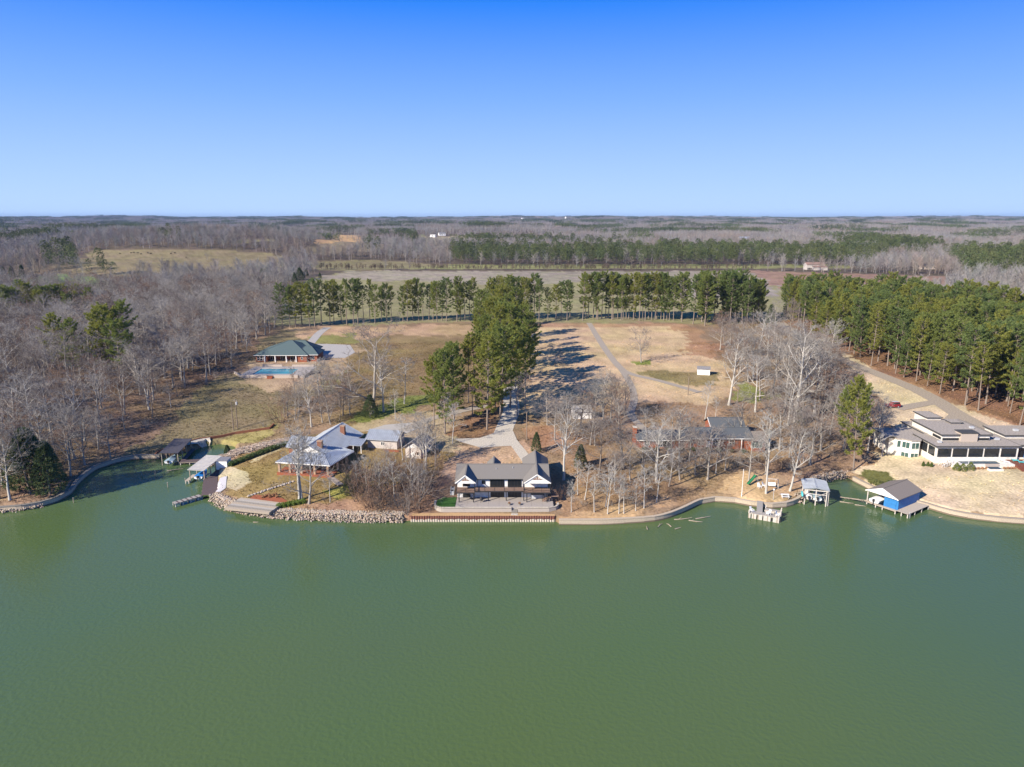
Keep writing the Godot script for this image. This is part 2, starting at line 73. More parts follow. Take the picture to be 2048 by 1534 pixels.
var THICKET = [[-35.3,-154.5,9.2],[-31.8,-151.2,10.2],[-29.1,-152.2,9.1],[-25.4,-150.5,10.5],[-22.1,-151.2,10.8],[-31.9,-158.0,9.3],[-27.7,-158.0,10.0],[-23.6,-158.0,10.0],[-20.9,-160.4,8.8],[-38.3,-160.5,7.0],[-36.1,-164.4,7.7],[-30.8,-165.7,7.8],[-70.5,-228.2,8.5],[-75.3,-230.2,7.2],[-67.7,-233.1,7.8],[-72.9,-214.6,8.9],[-54.4,-223.4,7.5],[-39.8,-164.4,5.8],[-20.1,-153.4,6.7],[-18.2,-169.9,5.3],[-26.3,-164.3,9.0],[16.2,-189.9,5.8],[44.1,-183.0,5.0],[59.3,-183.8,5.0],[11.1,-154.3,3.7],[36.5,-159.2,3.8],[32.1,-154.7,3.1],[69.5,-174.3,5.4],[26.1,-170.0,5.3],[30.4,-158.1,4.4],[21.6,-164.0,4.5],[18.6,-158.8,4.4],[-20.0,-158.0,5.6],[-18.9,-164.3,4.5],[-32.7,-149.7,6.8],[-29.1,-148.9,6.1],[-23.4,-148.4,5.7],[-21.0,-149.3,5.9]]
var DRIVE_MAIN = [Vector2(-0.7,-249.2),Vector2(-0.3,-228.7),Vector2(-0.3,-214.7),Vector2(-1.8,-202.5),Vector2(-2.7,-194.7),Vector2(-3.1,-189.2)]
var DRIVE_LANE = [Vector2(42.3,-387.6),Vector2(41.8,-323.5),Vector2(42.7,-281.6),Vector2(45.7,-266.4),Vector2(54.8,-256.1),Vector2(65.6,-240.6)]
var DRIVE_LANE2 = [Vector2(43.1,-277.2),Vector2(43.0,-250.0),Vector2(40.8,-230.0),Vector2(37.1,-213.4),Vector2(39.0,-199.7)]
var DRIVE_TEAL = [Vector2(-97.7,-373.0),Vector2(-97.7,-357.7),Vector2(-95.9,-339.7),Vector2(-94.2,-324.8)]
var ROAD_RIGHT = [Vector2(147.9,-389.3),Vector2(137.7,-323.4),Vector2(138.1,-288.9),Vector2(140.4,-264.5),Vector2(142.0,-246.5),Vector2(141.4,-230.4),Vector2(139.2,-216.5),Vector2(137.8,-203.1),Vector2(139.5,-194.4),Vector2(142.5,-186.5)]
var ROAD_LEFT = [Vector2(-267.9,-305.8),Vector2(-226.4,-309.1),Vector2(-219.2,-318.3),Vector2(-219.1,-330.6)]
var ROAD_LEFT2 = [Vector2(-203.6,-228.7),Vector2(-178.2,-240.0),Vector2(-172.2,-246.8),Vector2(-167.5,-259.5)]
var LANE_METAL = [Vector2(-32.3,-196.1),Vector2(-27.7,-205.4),Vector2(-20.8,-212.5),Vector2(-13.4,-218.4),Vector2(-7.9,-221.7)]
var TRENCH = [Vector2(-100.5,-190.0),Vector2(-93.0,-202.2),Vector2(-84.3,-207.0),Vector2(-74.4,-209.4),Vector2(-74.2,-212.6)]
var CONCRETE_PAD := PackedVector2Array([Vector2(-9.4,-184.8),Vector2(-14.5,-188.5),Vector2(-16.3,-190.8),Vector2(-9.0,-191.5),Vector2(-3.5,-197.3),Vector2(0.3,-197.2),Vector2(1.4,-189.9),Vector2(5.0,-177.5),Vector2(6.5,-171.3),Vector2(3.6,-171.3),Vector2(-0.3,-185.5),Vector2(-3.3,-185.1),Vector2(-8.7,-184.0)])
var COURT := PackedVector2Array([Vector2(139.0,-219.3),Vector2(141.5,-215.2),Vector2(141.1,-205.9),Vector2(140.6,-196.0),Vector2(141.9,-188.0),Vector2(137.9,-182.2),Vector2(133.5,-189.6),Vector2(130.0,-197.5),Vector2(127.6,-205.3),Vector2(132.0,-208.8),Vector2(136.3,-213.5)])
var COURT_LOOP = [Vector2(143.1,-227.2),Vector2(137.4,-225.8),Vector2(130.1,-222.9),Vector2(123.8,-220.1)]
var METAL_COURT := PackedVector2Array([Vector2(-43.1,-199.7),Vector2(-38.1,-204.7),Vector2(-29.2,-205.7),Vector2(-27.0,-199.8),Vector2(-31.8,-193.1),Vector2(-33.5,-194.9)])
var TEAL_COURT := PackedVector2Array([Vector2(-92.5,-327.1),Vector2(-86.2,-327.2),Vector2(-75.1,-324.7),Vector2(-69.2,-308.0),Vector2(-71.1,-297.0),Vector2(-79.7,-297.1),Vector2(-84.7,-308.1)])
var RAMP := PackedVector2Array([Vector2(-94.2,-196.2),Vector2(-95.1,-199.8),Vector2(-90.6,-203.7),Vector2(-89.7,-202.0)])
var GROVES = [
	[PackedVector2Array([Vector2(13.0,-182.5),Vector2(33.1,-199.4),Vector2(72.1,-206.5),Vector2(116.3,-237.1),Vector2(102.4,-194.1),Vector2(87.6,-176.7),Vector2(73.4,-170.7),Vector2(60.0,-168.9),Vector2(42.8,-160.3),Vector2(29.9,-149.0),Vector2(10.6,-146.6)]), 20, 10.0, 17.0],
	[PackedVector2Array([Vector2(96.1,-323.7),Vector2(141.7,-372.5),Vector2(139.4,-306.2),Vector2(125.6,-257.3),Vector2(89.2,-211.5),Vector2(71.8,-220.7)]), 24, 13.0, 20.0],
	[PackedVector2Array([Vector2(-72.2,-212.3),Vector2(-79.9,-248.4),Vector2(-59.5,-253.6),Vector2(-44.8,-233.2),Vector2(-49.1,-206.9)]), 14, 9.0, 14.0],
	[PackedVector2Array([Vector2(10.8,-193.9),Vector2(24.3,-212.9),Vector2(39.4,-229.9),Vector2(42.2,-208.7),Vector2(24.7,-190.7)]), 5, 10.0, 15.0]
]
var CATTLE = [Vector2(-468.8,-862.1),Vector2(-457.0,-864.8),Vector2(-455.0,-867.9),Vector2(-448.4,-864.5),Vector2(-436.3,-864.2),Vector2(-431.2,-861.0),Vector2(-441.6,-857.8),Vector2(-404.1,-864.5),Vector2(-378.0,-834.9),Vector2(-407.4,-861.2)]
var SPOT = {"pole_a": Vector2(-85.8,-209.8), "pole_b": Vector2(-85.5,-210.1), "hpole_a": Vector2(-204.1,-294.3), "hpole_b": Vector2(-216.5,-320.7), "shed_small": Vector2(73.3,-265.4), "shed_white": Vector2(21.5,-208.8), "suv": Vector2(123.0,-221.8), "flag": Vector2(54.7,-158.6), "lamp": Vector2(61.5,-156.6), "picnic": Vector2(64.7,-157.9), "swing": Vector2(63.3,-162.8), "slide": Vector2(59.9,-164.9), "chair": Vector2(60.5,-162.5), "teal": Vector2(-93.4,-289.7), "barn": Vector2(313.2,-736.6), "post_r1": Vector2(60.6,-237.2), "post_r2": Vector2(73.8,-225.0), "pole_c": Vector2(-12.2,-211.1), "pole_d": Vector2(4.1,-189.9), "metal": Vector2(-53.0,-175.4), "modern": Vector2(109.9,-174.5), "brick": Vector2(40.9,-187.0)}
var FAR = [
	["farm_shed","long white farm shed on the far wooded ridge",-1547.0,-2425.3,0.10,28.0,5.0,12.0,2.0,"white_paint","roof_pale",0],
	["farmhouse","white farmhouse with outbuildings beyond the olive pasture",-164.0,-1699.1,0.30,16.0,5.0,10.0,3.0,"white_paint","roof_metal_dull",3],
	["farm_shed","small white shed beside the far farmhouse",-179.7,-1648.8,-0.20,12.0,4.0,8.0,2.0,"white_paint","roof_pale",1],
	["farm_shed","low grey shed at the edge of the far tan field",-104.5,-1702.9,0.00,14.0,4.0,9.0,2.0,"weathered","roof_metal_dull",0],
	["hillside_house","white gabled house on a cleared patch of the far hillside",83.4,-5521.9,0.40,26.0,12.0,16.0,5.0,"white_paint","roof_pale",4],
	["hillside_house","pale house low on the far wooded hillside",142.1,-5447.7,0.10,24.0,7.0,14.0,4.0,"stone_tan","roof_metal_dull",2],
	["woodland_house","grey-roofed house among leafless trees behind the pine belt",433.7,-1352.7,0.20,22.0,6.0,12.0,4.0,"stone_tan","roof_metal",4],
	["woodland_house","white house in the far leafless wood past the pine belt",882.5,-1824.1,-0.20,20.0,5.0,10.0,3.0,"white_paint","roof_pale",2],
	["woodland_house","low white house between far pine clumps",1105.7,-3115.3,0.10,26.0,6.0,14.0,3.0,"white_paint","roof_metal_dull",2],
	["woodland_house","small house under thin trees beside the stubble field",433.8,-749.0,0.10,13.0,3.5,9.0,2.0,"stone_tan","shingle_slate",3],
	["tall_tower","tall narrow white building on the far ridge",386.5,-5263.4,0.00,9.0,22.0,9.0,3.0,"white_paint","roof_pale",0]
]

var names := {}
var M := {}
var TX := {}
var rng := RandomNumberGenerator.new()
var nz_fine := FastNoiseLite.new()
var nz_mid := FastNoiseLite.new()
var nz_big := FastNoiseLite.new()

# ------------------------------------------------------------------ mesh builder
class MB:
	var V := PackedVector3Array()
	var N := PackedVector3Array()
	func tri(a: Vector3, b: Vector3, c: Vector3) -> void:
		var n := (c - a).cross(b - a).normalized()
		V.append(a); V.append(b); V.append(c)
		N.append(n); N.append(n); N.append(n)
	func quad(a: Vector3, b: Vector3, c: Vector3, d: Vector3) -> void:
		tri(a, b, c); tri(a, c, d)
	func bm(c: Vector3, s: Vector3, b: Basis) -> void:
		var x := b.x * s.x * .5
		var y := b.y * s.y * .5
		var z := b.z * s.z * .5
		quad(c - x + y + z, c + x + y + z, c + x - y + z, c - x - y + z)
		quad(c + x + y - z, c - x + y - z, c - x - y - z, c + x - y - z)
		quad(c + x + y + z, c + x + y - z, c + x - y - z, c + x - y + z)
		quad(c - x + y - z, c - x + y + z, c - x - y + z, c - x - y - z)
		quad(c - x + y - z, c + x + y - z, c + x + y + z, c - x + y + z)
		quad(c - x - y + z, c + x - y + z, c + x - y - z, c - x - y - z)
	func box(c: Vector3, s: Vector3, yaw := 0.0) -> void:
		bm(c, s, Basis(Vector3.UP, yaw))
	func span(a: Vector3, b: Vector3) -> void:           # box between two corners
		box((a + b) * .5, (b - a).abs())
	func beam(a: Vector3, b: Vector3, w: float, h: float) -> void:
		var z := (b - a).normalized()
		var x := (Vector3.UP if absf(z.y) < .95 else Vector3.RIGHT).cross(z).normalized()
		bm((a + b) * .5, Vector3(w, h, a.distance_to(b)), Basis(x, z.cross(x), z))
	func slab(p: Array, t: float) -> void:               # polygon given clockwise from above, with thickness downwards
		var dn := Vector3(0, -t, 0)
		var n := p.size()
		for i in range(1, n - 1):
			tri(p[0], p[i], p[i + 1])
			tri(p[0] + dn, p[i + 1] + dn, p[i] + dn)
		for i in n:
			var a: Vector3 = p[i]
			var b: Vector3 = p[(i + 1) % n]
			quad(b, a, a + dn, b + dn)
	func prism(p: Array, off: Vector3) -> void:           # polygon extruded by off
		var n := p.size()
		for i in range(1, n - 1):
			tri(p[0], p[i], p[i + 1])
			tri(p[0] + off, p[i + 1] + off, p[i] + off)
		for i in n:
			var a: Vector3 = p[i]
			var b: Vector3 = p[(i + 1) % n]
			quad(b, a, a + off, b + off)
	func tube(p: Array, r: Array, sides: int, cap := false) -> void:
		var ring_p := []
		var ring_n := []
		for i in p.size():
			var d: Vector3 = (p[mini(i + 1, p.size() - 1)] - p[maxi(i - 1, 0)])
			d = d.normalized()
			var u := (Vector3.UP if absf(d.y) < .9 else Vector3.RIGHT).cross(d).normalized()
			var w := d.cross(u)
			var a := PackedVector3Array()
			var b := PackedVector3Array()
			for k in sides + 1:
				var t := TAU * k / sides
				var o := u * cos(t) + w * sin(t)
				a.append(p[i] + o * r[i]); b.append(o)
			ring_p.append(a); ring_n.append(b)
		for i in p.size() - 1:
			var a: PackedVector3Array = ring_p[i]
			var b: PackedVector3Array = ring_p[i + 1]
			var na: PackedVector3Array = ring_n[i]
			var nb: PackedVector3Array = ring_n[i + 1]
			for k in sides:
				V.append(a[k]); V.append(b[k]); V.append(b[k + 1])
				V.append(a[k]); V.append(b[k + 1]); V.append(a[k + 1])
				N.append(na[k]); N.append(nb[k]); N.append(nb[k + 1])
				N.append(na[k]); N.append(nb[k + 1]); N.append(na[k + 1])
		if cap:
			var top: PackedVector3Array = ring_p[-1]
			for k in range(1, sides - 1):
				tri(top[0], top[k + 1], top[k])
	func cyl(a: Vector3, b: Vector3, r: float, sides := 8) -> void:
		tube([a, b], [r, r], sides, true)
	func ball(c: Vector3, s: Vector3, rings := 6, seg := 10) -> void:
		for i in rings:
			for k in seg:
				var q := []
				for o in [[i, k], [i, k + 1], [i + 1, k + 1], [i + 1, k]]:
					var th: float = PI * o[0] / rings
					var ph: float = TAU * o[1] / seg
					q.append(Vector3(sin(th) * cos(ph), cos(th), sin(th) * sin(ph)))
				for o in [[0, 2, 1], [0, 3, 2]]:
					for j in o:
						V.append(c + q[j] * s); N.append((q[j] / s).normalized())
	func loft(secs: Array) -> void:                       # rings with equal counts, closed rings, capped ends
		for i in secs.size() - 1:
			var a: Array = secs[i]
			var b: Array = secs[i + 1]
			for k in a.size():
				var j := (k + 1) % a.size()
				quad(a[k], b[k], b[j], a[j])
		for s in [secs[0], secs[-1]]:
			for k in range(1, s.size() - 1):
				tri(s[0], s[k], s[k + 1])
	func add(o: MB, x: Transform3D) -> void:
		for i in o.V.size():
			V.append(x * o.V[i])
			N.append((x.basis * o.N[i]).normalized())
	func mesh() -> ArrayMesh:
		var a := []
		a.resize(Mesh.ARRAY_MAX)
		a[Mesh.ARRAY_VERTEX] = V
		a[Mesh.ARRAY_NORMAL] = N
		var m := ArrayMesh.new()
		m.add_surface_from_arrays(Mesh.PRIMITIVE_TRIANGLES, a)
		return m

# ------------------------------------------------------------------ naming and tagging
func numbered(called: String) -> String:
	var n: int = names.get(called, 0)
	names[called] = n + 1
	return called if n == 0 else "%s_%03d" % [called, n]

func tag(o: Node, label: String, category: String, group := "") -> Node:
	o.set_meta("label", label)
	o.set_meta("category", category)
	if group != "":
		o.set_meta("group", group)
	return o

func thing(called: String, label: String, category: String, at: Vector3, yaw := 0.0, group := "") -> Node3D:
	var o := Node3D.new()
	o.name = numbered(called)
	add_child(o)
	o.position = at
	o.rotation.y = yaw
	tag(o, label, category, group)
	return o

func part(parent: Node, called: String, what, m: Material) -> MeshInstance3D:
	var o := MeshInstance3D.new()
	o.name = called if parent != self else numbered(called)
	o.mesh = what.mesh() if what is MB else what
	o.material_override = m
	parent.add_child(o, true)
	return o

func pbox(parent: Node, called: String, c: Vector3, s: Vector3, m: Material, yaw := 0.0) -> MeshInstance3D:
	var b := MB.new()
	b.box(c, s, yaw)
	return part(parent, called, b, m)

func struct(called: String, what, m: Material, label := "", kind := "structure") -> MeshInstance3D:
	var o := part(self, called, what, m)
	o.set_meta("kind", kind)
	if label != "":
		o.set_meta("label", label)
	return o

# ------------------------------------------------------------------ materials
func lin(r: float, g: float, b: float) -> Color:
	return Color(r, g, b).linear_to_srgb()

func noise_tex(seed_: int, freq: float, lo: float, size := 256, oct := 4, type := FastNoiseLite.TYPE_SIMPLEX_SMOOTH) -> ImageTexture:
	var n := FastNoiseLite.new()
	n.seed = seed_
	n.noise_type = type
	n.frequency = freq
	n.fractal_octaves = oct
	var im := n.get_seamless_image(size, size)
	im.convert(Image.FORMAT_RGB8)
	for y in size:
		for x in size:
			var v := lerpf(lo, 1.0, im.get_pixel(x, y).r)
			im.set_pixel(x, y, Color(v, v, v).linear_to_srgb())
	return ImageTexture.create_from_image(im)

func normal_tex(seed_: int, freq: float, strength: float, size := 512, oct := 4) -> ImageTexture:
	var n := FastNoiseLite.new()
	n.seed = seed_
	n.frequency = freq
	n.fractal_octaves = oct
	var im := n.get_seamless_image(size, size)
	im.convert(Image.FORMAT_RGBA8)
	im.bump_map_to_normal_map(strength)
	return ImageTexture.create_from_image(im)

func mat(key: String, c: Array, rough := 0.9, tex := "", scale := 0.2, metal := 0.0) -> StandardMaterial3D:
	var m := StandardMaterial3D.new()
	m.resource_name = key
	m.albedo_color = lin(c[0], c[1], c[2])
	m.roughness = rough
	m.metallic = metal
	if rough >= .9:
		m.metallic_specular = .14
	if tex != "":
		m.albedo_texture = TX[tex]
		m.uv1_triplanar = true
		m.uv1_world_triplanar = true
		m.uv1_scale = Vector3.ONE * scale
	M[key] = m
	return m

func make_materials() -> void:
	TX.grain = noise_tex(3, .06, .55, 256, 5)
	TX.soft = noise_tex(8, .015, .72, 256, 4)
	TX.streak = noise_tex(12, .03, .6, 256, 3)
	mat("white_siding", [.82, .82, .80], .7, "soft", .25)
	mat("cream_render", [.80, .765, .69], .8, "soft", .25)
	mat("white_paint", [.84, .84, .83], .55)
	mat("white_trim", [.80, .80, .78], .6)
	mat("black_metal", [.022, .022, .025], .5)
	mat("black_frame", [.03, .03, .032], .5)
	mat("glass", [.018, .022, .026], .06)
	mat("glass_green", [.05, .10, .09], .06)
	mat("shingle_grey", [.26, .245, .225], .95, "grain", .5)
	mat("shingle_brown", [.29, .255, .225], .95, "grain", .5)
	mat("shingle_slate", [.135, .15, .165], .95, "grain", .5)
	mat("shingle_teal", [.12, .17, .175], .92, "grain", .5)
	mat("flat_roof", [.45, .405, .355], .95, "grain", .12)
	mat("roof_edge", [.06, .06, .058], .7)
	mat("roof_metal", [.50, .54, .58], .42, "soft", .15, .35)
	mat("roof_metal_dull", [.33, .32, .32], .6, "grain", .15, .2)
	mat("roof_dark", [.10, .095, .11], .55, "soft", .2, .1)
	mat("roof_pale", [.56, .54, .50], .6, "soft", .2, .05)
	mat("roof_rust", [.36, .22, .17], .8, "grain", .2)
	mat("brick_red", [.36, .13, .075], .92, "grain", 1.1)
	mat("brick_brown", [.30, .15, .10], .92, "grain", 1.1)
	mat("brick_painted", [.62, .57, .53], .85, "grain", .5)
	mat("brick_tan", [.52, .36, .25], .9, "grain", .8)
	mat("stone_tan", [.58, .50, .43], .9, "grain", .7)
	mat("cedar_wood", [.36, .19, .085], .75, "grain", .8)
	mat("deck_brown", [.30, .20, .15], .8, "streak", .6)
	mat("deck_red", [.24, .085, .05], .7, "streak", .6)
	mat("deck_grey", [.42, .395, .36], .9, "streak", .7)
	mat("deck_dark", [.16, .125, .125], .9, "grain", .7)
	mat("deck_pale", [.54, .475, .40], .9, "streak", .7)
	mat("weathered", [.42, .36, .29], .95, "streak", .5)
	mat("weathered_white", [.66, .61, .55], .9, "streak", .5)
	mat("concrete", [.62, .57, .48], .9, "grain", .12)
	mat("concrete_wall", [.58, .49, .38], .92, "grain", .25)
	mat("wet_stain", [.20, .155, .11], .85, "grain", .4)
	mat("concrete_dark", [.30, .28, .25], .92, "grain", .2)
	mat("paver", [.46, .42, .385], .92, "grain", .35)
	mat("wall_block", [.50, .455, .41], .92, "grain", .5)
	mat("rust_steel", [.23, .095, .07], .8, "grain", .3)
	mat("waterline", [.66, .58, .48], .9, "grain", .4)
	mat("asphalt", [.43, .37, .295], .95, "grain", .12)
	mat("gravel", [.44, .385, .315], .95, "grain", .25)
	mat("gravel_pale", [.50, .48, .45], .95, "grain", .25)
	mat("red_dirt", [.27, .12, .075], .97, "grain", .3)
	mat("rock", [.56, .47, .38], .95, "grain", .6)
	mat("rock_grey", [.40, .37, .34], .95, "grain", .6)
	mat("driftwood", [.46, .385, .31], .95, "grain", .6)
	mat("white_gravel", [.70, .68, .70], .95, "grain", .6)
	mat("pool_water", [.03, .30, .42], .06)
	mat("pool_dark", [.012, .05, .085], .05).metallic_specular = .16
	mat("blue_tarp", [.02, .20, .58], .45)
	mat("blue_wall", [.03, .20, .50], .6, "soft", .3)
	mat("aqua", [.10, .52, .55], .6)
	mat("green_plastic", [.02, .17, .07], .5)
	mat("red_paint", [.22, .02, .025], .35)
	mat("tyre", [.02, .02, .02], .9)
	mat("grey_paint", [.45, .47, .49], .5)
	mat("fibreglass", [.74, .76, .76], .3)
	mat("hull_blue", [.30, .42, .50], .3)
	mat("hide", [.02, .015, .012], .9)
	mat("pole_wood", [.30, .24, .19], .95, "streak", .5)
	mat("wire", [.10, .10, .10], .6)
	mat("sand", [.60, .40, .21], .97, "grain", .2)
	for t in [["bark_grey", [.33, .305, .27]], ["bark_pale", [.45, .43, .39]], ["bark_brown", [.215, .18, .15]], ["bark_pine", [.235, .195, .165]],
			["twig_grey", [.26, .245, .225]], ["twig_pale", [.35, .335, .31]], ["twig_mauve", [.225, .195, .175]], ["twig_red", [.215, .14, .10]], ["twig_dark", [.13, .105, .09]], ["leaf_dead", [.36, .20, .11]]]:
		mat(t[0], t[1], .95)
	for t in [["needle_a", [.13, .158, .034]], ["needle_b", [.10, .136, .036]], ["needle_c", [.165, .175, .03]], ["needle_dark", [.055, .078, .028]], ["leaf_hedge", [.05, .085, .02]], ["leaf_lime", [.10, .15, .02]], ["leaf_ivy", [.12, .13, .04]], ["turf", [.05, .14, .025]]]:
		var m := mat(t[0], t[1], .75)
		m.backlight_enabled = true
		m.backlight = lin(t[1][0] * 1.6, t[1][1] * 1.6, t[1][2] * 1.2)

# ------------------------------------------------------------------ terrain
func shore_distance(x: float, z: float) -> float:
	var best := 1e18
	var p := Vector2(x, z)
	var odd := false
	for i in SHORE.size() - 1:
		var a := SHORE[i]
		var b := SHORE[i + 1]
		var q := Geometry2D.get_closest_point_to_segment(p, a, b)
		best = minf(best, p.distance_squared_to(q))
		if (a.x <= x) != (b.x <= x) and a.y + (b.y - a.y) * (x - a.x) / (b.x - a.x) < z:
			odd = not odd
	return -sqrt(best) if odd else sqrt(best)

const BUMPS := [[-430.0, 1020.0, 270.0, 150.0, 26.0], [-380.0, 660.0, 110.0, 60.0, 13.0], [-470.0, 2000.0, 200.0, 250.0, 16.0], [-190.0, 1900.0, 160.0, 250.0, 12.0], [60.0, 1900.0, 140.0, 250.0, 10.0], [-900.0, 1700.0, 300.0, 300.0, 12.0]]
func hills(x: float, d: float) -> float:
	if d < 480.0:
		return 0.0
	var h := smoothstep(650.0, 2400.0, d) * (5.0 * sin(x * .0042 + d * .0031 + 1.0) + 4.0 * sin(x * .0071 - d * .0052 + .4) + 3.0 * sin(d * .0093 + x * .0023))
	h += smoothstep(2500.0, 8000.0, d) * (6.0 * sin(x * .0013 + .6) + 5.0 * sin(x * .0031 + d * .0011) + 3.0 * sin(x * .0061 + 2.0))
	for b in BUMPS:
		var u: float = (x - b[0]) / b[2]
		var v: float = (d - b[1]) / b[3]
		if u * u + v * v < 12.0:
			h += b[4] * exp(-u * u - v * v)
	return h + smoothstep(1200.0, 8000.0, d) * 42.0

func ground(x: float, z: float) -> float:
	var d := -z
	var s := 300.0 if d > 470.0 else shore_distance(x, z)
	var b := 1.2 + 7.0 * (1.0 - exp(-s / 45.0)) if s >= .6 else maxf(-2.5, 1.29 + 5.0 * (s - .6))
	return b + .012 * maxf(0.0, minf(d, 1200.0) - 250.0) + hills(x, d)

func at(x: float, z: float) -> Vector3:
	return Vector3(x, ground(x, z), z)

func inside(p: Vector2, poly: PackedVector2Array) -> bool:
	return Geometry2D.is_point_in_polygon(p, poly)

var boxes := {}
func in_box(p: Vector2, poly: PackedVector2Array, key) -> bool:
	if not boxes.has(key):
		var r := Rect2(poly[0], Vector2.ZERO)
		for q in poly:
			r = r.expand(q)
		boxes[key] = r
	return boxes[key].has_point(p) and Geometry2D.is_point_in_polygon(p, poly)

func ground_color(x: float, z: float) -> Color:
	var d := -z
	var c := Color(.30, .215, .135) if d < 420.0 else Color(.15, .12, .09)
	var p := Vector2(x, z)
	var w1 := Vector2(nz_mid.get_noise_2d(x, z), nz_mid.get_noise_2d(x + 300.0, z - 200.0))
	var w2 := Vector2(nz_fine.get_noise_2d(x, z), nz_fine.get_noise_2d(x + 90.0, z - 70.0))
	if d < 820.0:
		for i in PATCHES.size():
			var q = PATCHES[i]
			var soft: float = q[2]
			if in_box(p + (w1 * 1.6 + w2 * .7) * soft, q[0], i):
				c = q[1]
	if d > 500.0:
		for i in FIELDS.size():
			if in_box(p + w1 * 12.0, FIELDS[i][0], 1000 + i):
				c = FIELDS[i][1]
	var k := 1.0 + .28 * nz_mid.get_noise_2d(x * 2.3 + 900.0, z * 2.3) + .22 * nz_fine.get_noise_2d(x * 1.7, z * 1.7 - 400.0) + .16 * nz_big.get_noise_2d(x, z)
	var g := nz_mid.get_noise_2d(x * 1.3 - 500.0, z * 1.3 + 800.0) * .13
	return Color(c.r * k * 1.10 * (1.0 - g * .3), c.g * k * 1.10 * (1.0 + g * .3), c.b * k * 1.09 * (1.0 - g))

func build_terrain() -> void:
	var ds := PackedFloat32Array()
	var d := 118.0
	while d < 205.0:
		ds.append(d); d += .62
	while d < 12500.0:
		ds.append(d); d *= 1.0108
	var nx := 700
	var nr := ds.size()
	var V := PackedVector3Array()
	var N := PackedVector3Array()
	var C := PackedColorArray()
	var I := PackedInt32Array()
	V.resize(nx * nr); N.resize(nx * nr); C.resize(nx * nr)
	for j in nr:
		var half := ds[j] * .93 + 45.0
		for i in nx:
			var x := half * (2.0 * i / (nx - 1) - 1.0)
			var z := -ds[j]
			var y := ground(x, z)
			if y > 1.5 and ds[j] < 500.0:
				y += .10 * nz_fine.get_noise_2d(x, z)
			V[j * nx + i] = Vector3(x, y, z)
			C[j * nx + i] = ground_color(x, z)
	for j in nr:
		for i in nx:
			var a := V[j * nx + mini(i + 1, nx - 1)] - V[j * nx + maxi(i - 1, 0)]
			var b := V[mini(j + 1, nr - 1) * nx + i] - V[maxi(j - 1, 0) * nx + i]
			N[j * nx + i] = a.cross(b).normalized()
	for j in nr - 1:
		for i in nx - 1:
			var a := j * nx + i
			I.append(a); I.append(a + nx); I.append(a + 1)
			I.append(a + 1); I.append(a + nx); I.append(a + nx + 1)
	var arr := []
	arr.resize(Mesh.ARRAY_MAX)
	arr[Mesh.ARRAY_VERTEX] = V; arr[Mesh.ARRAY_NORMAL] = N; arr[Mesh.ARRAY_COLOR] = C; arr[Mesh.ARRAY_INDEX] = I
	var me := ArrayMesh.new()
	me.add_surface_from_arrays(Mesh.PRIMITIVE_TRIANGLES, arr)
	var m := mat("ground", [1, 1, 1], .97)
	m.albedo_color = Color(1, 1, 1)
	m.vertex_color_use_as_albedo = true
	m.albedo_texture = noise_tex(77, .075, .52, 512, 5)
	m.uv1_triplanar = true
	m.uv1_world_triplanar = true
	m.uv1_scale = Vector3.ONE / 37.0
	m.normal_enabled = true
	m.normal_texture = normal_tex(5, .07, 6.0, 512, 4)
	m.normal_scale = .22
	struct("ground", me, m, "rolling ground with dormant lawns, fields and leaf litter")

func build_water() -> void:
	var m := StandardMaterial3D.new()
	m.resource_name = "lake_water"
	m.vertex_color_use_as_albedo = true
	m.roughness = .14
	m.metallic_specular = .33
	m.uv1_triplanar = true
	m.uv1_world_triplanar = true
	m.uv1_scale = Vector3.ONE / 70.0
	m.normal_enabled = true                                # fine ripples
	m.normal_texture = ripple_tex()
	m.normal_scale = .12
	# silt clouds in the water, tens to hundreds of metres across
	var nx := 151
	var nz := 57
	var V := PackedVector3Array()
	var N := PackedVector3Array()
	var C := PackedColorArray()
	var I := PackedInt32Array()
	for j in nz:
		for i in nx:
			var x := -1500.0 + i * 20.0
			var z := -420.0 + j * 20.0
			var t := clampf(.5 + nz_big.get_noise_2d(x * 1.2 + 70.0, z * 1.2) * .9 + nz_mid.get_noise_2d(x * .5, z * .5 + 60.0) * .25, 0, 1)
			V.append(Vector3(x, 0, z)); N.append(Vector3.UP)
			C.append(Color(.064, .116, .060).lerp(Color(.086, .128, .042), t))
	for j in nz - 1:
		for i in nx - 1:
			var a := j * nx + i
			I.append(a); I.append(a + 1); I.append(a + nx)
			I.append(a + 1); I.append(a + nx + 1); I.append(a + nx)
	var arr := []
	arr.resize(Mesh.ARRAY_MAX)
	arr[Mesh.ARRAY_VERTEX] = V; arr[Mesh.ARRAY_NORMAL] = N; arr[Mesh.ARRAY_COLOR] = C; arr[Mesh.ARRAY_INDEX] = I
	var me := ArrayMesh.new()
	me.add_surface_from_arrays(Mesh.PRIMITIVE_TRIANGLES, arr)
	struct("lake_water", me, m, "green lake water with fine ripples")

func ripple_tex() -> ImageTexture:
	var n := FastNoiseLite.new()
	n.seed = 33
	n.frequency = .07
	n.fractal_octaves = 3
	var im := n.get_seamless_image(1024, 1024)
	im.convert(Image.FORMAT_RGBA8)
	im.bump_map_to_normal_map(5.0)
	return ImageTexture.create_from_image(im)

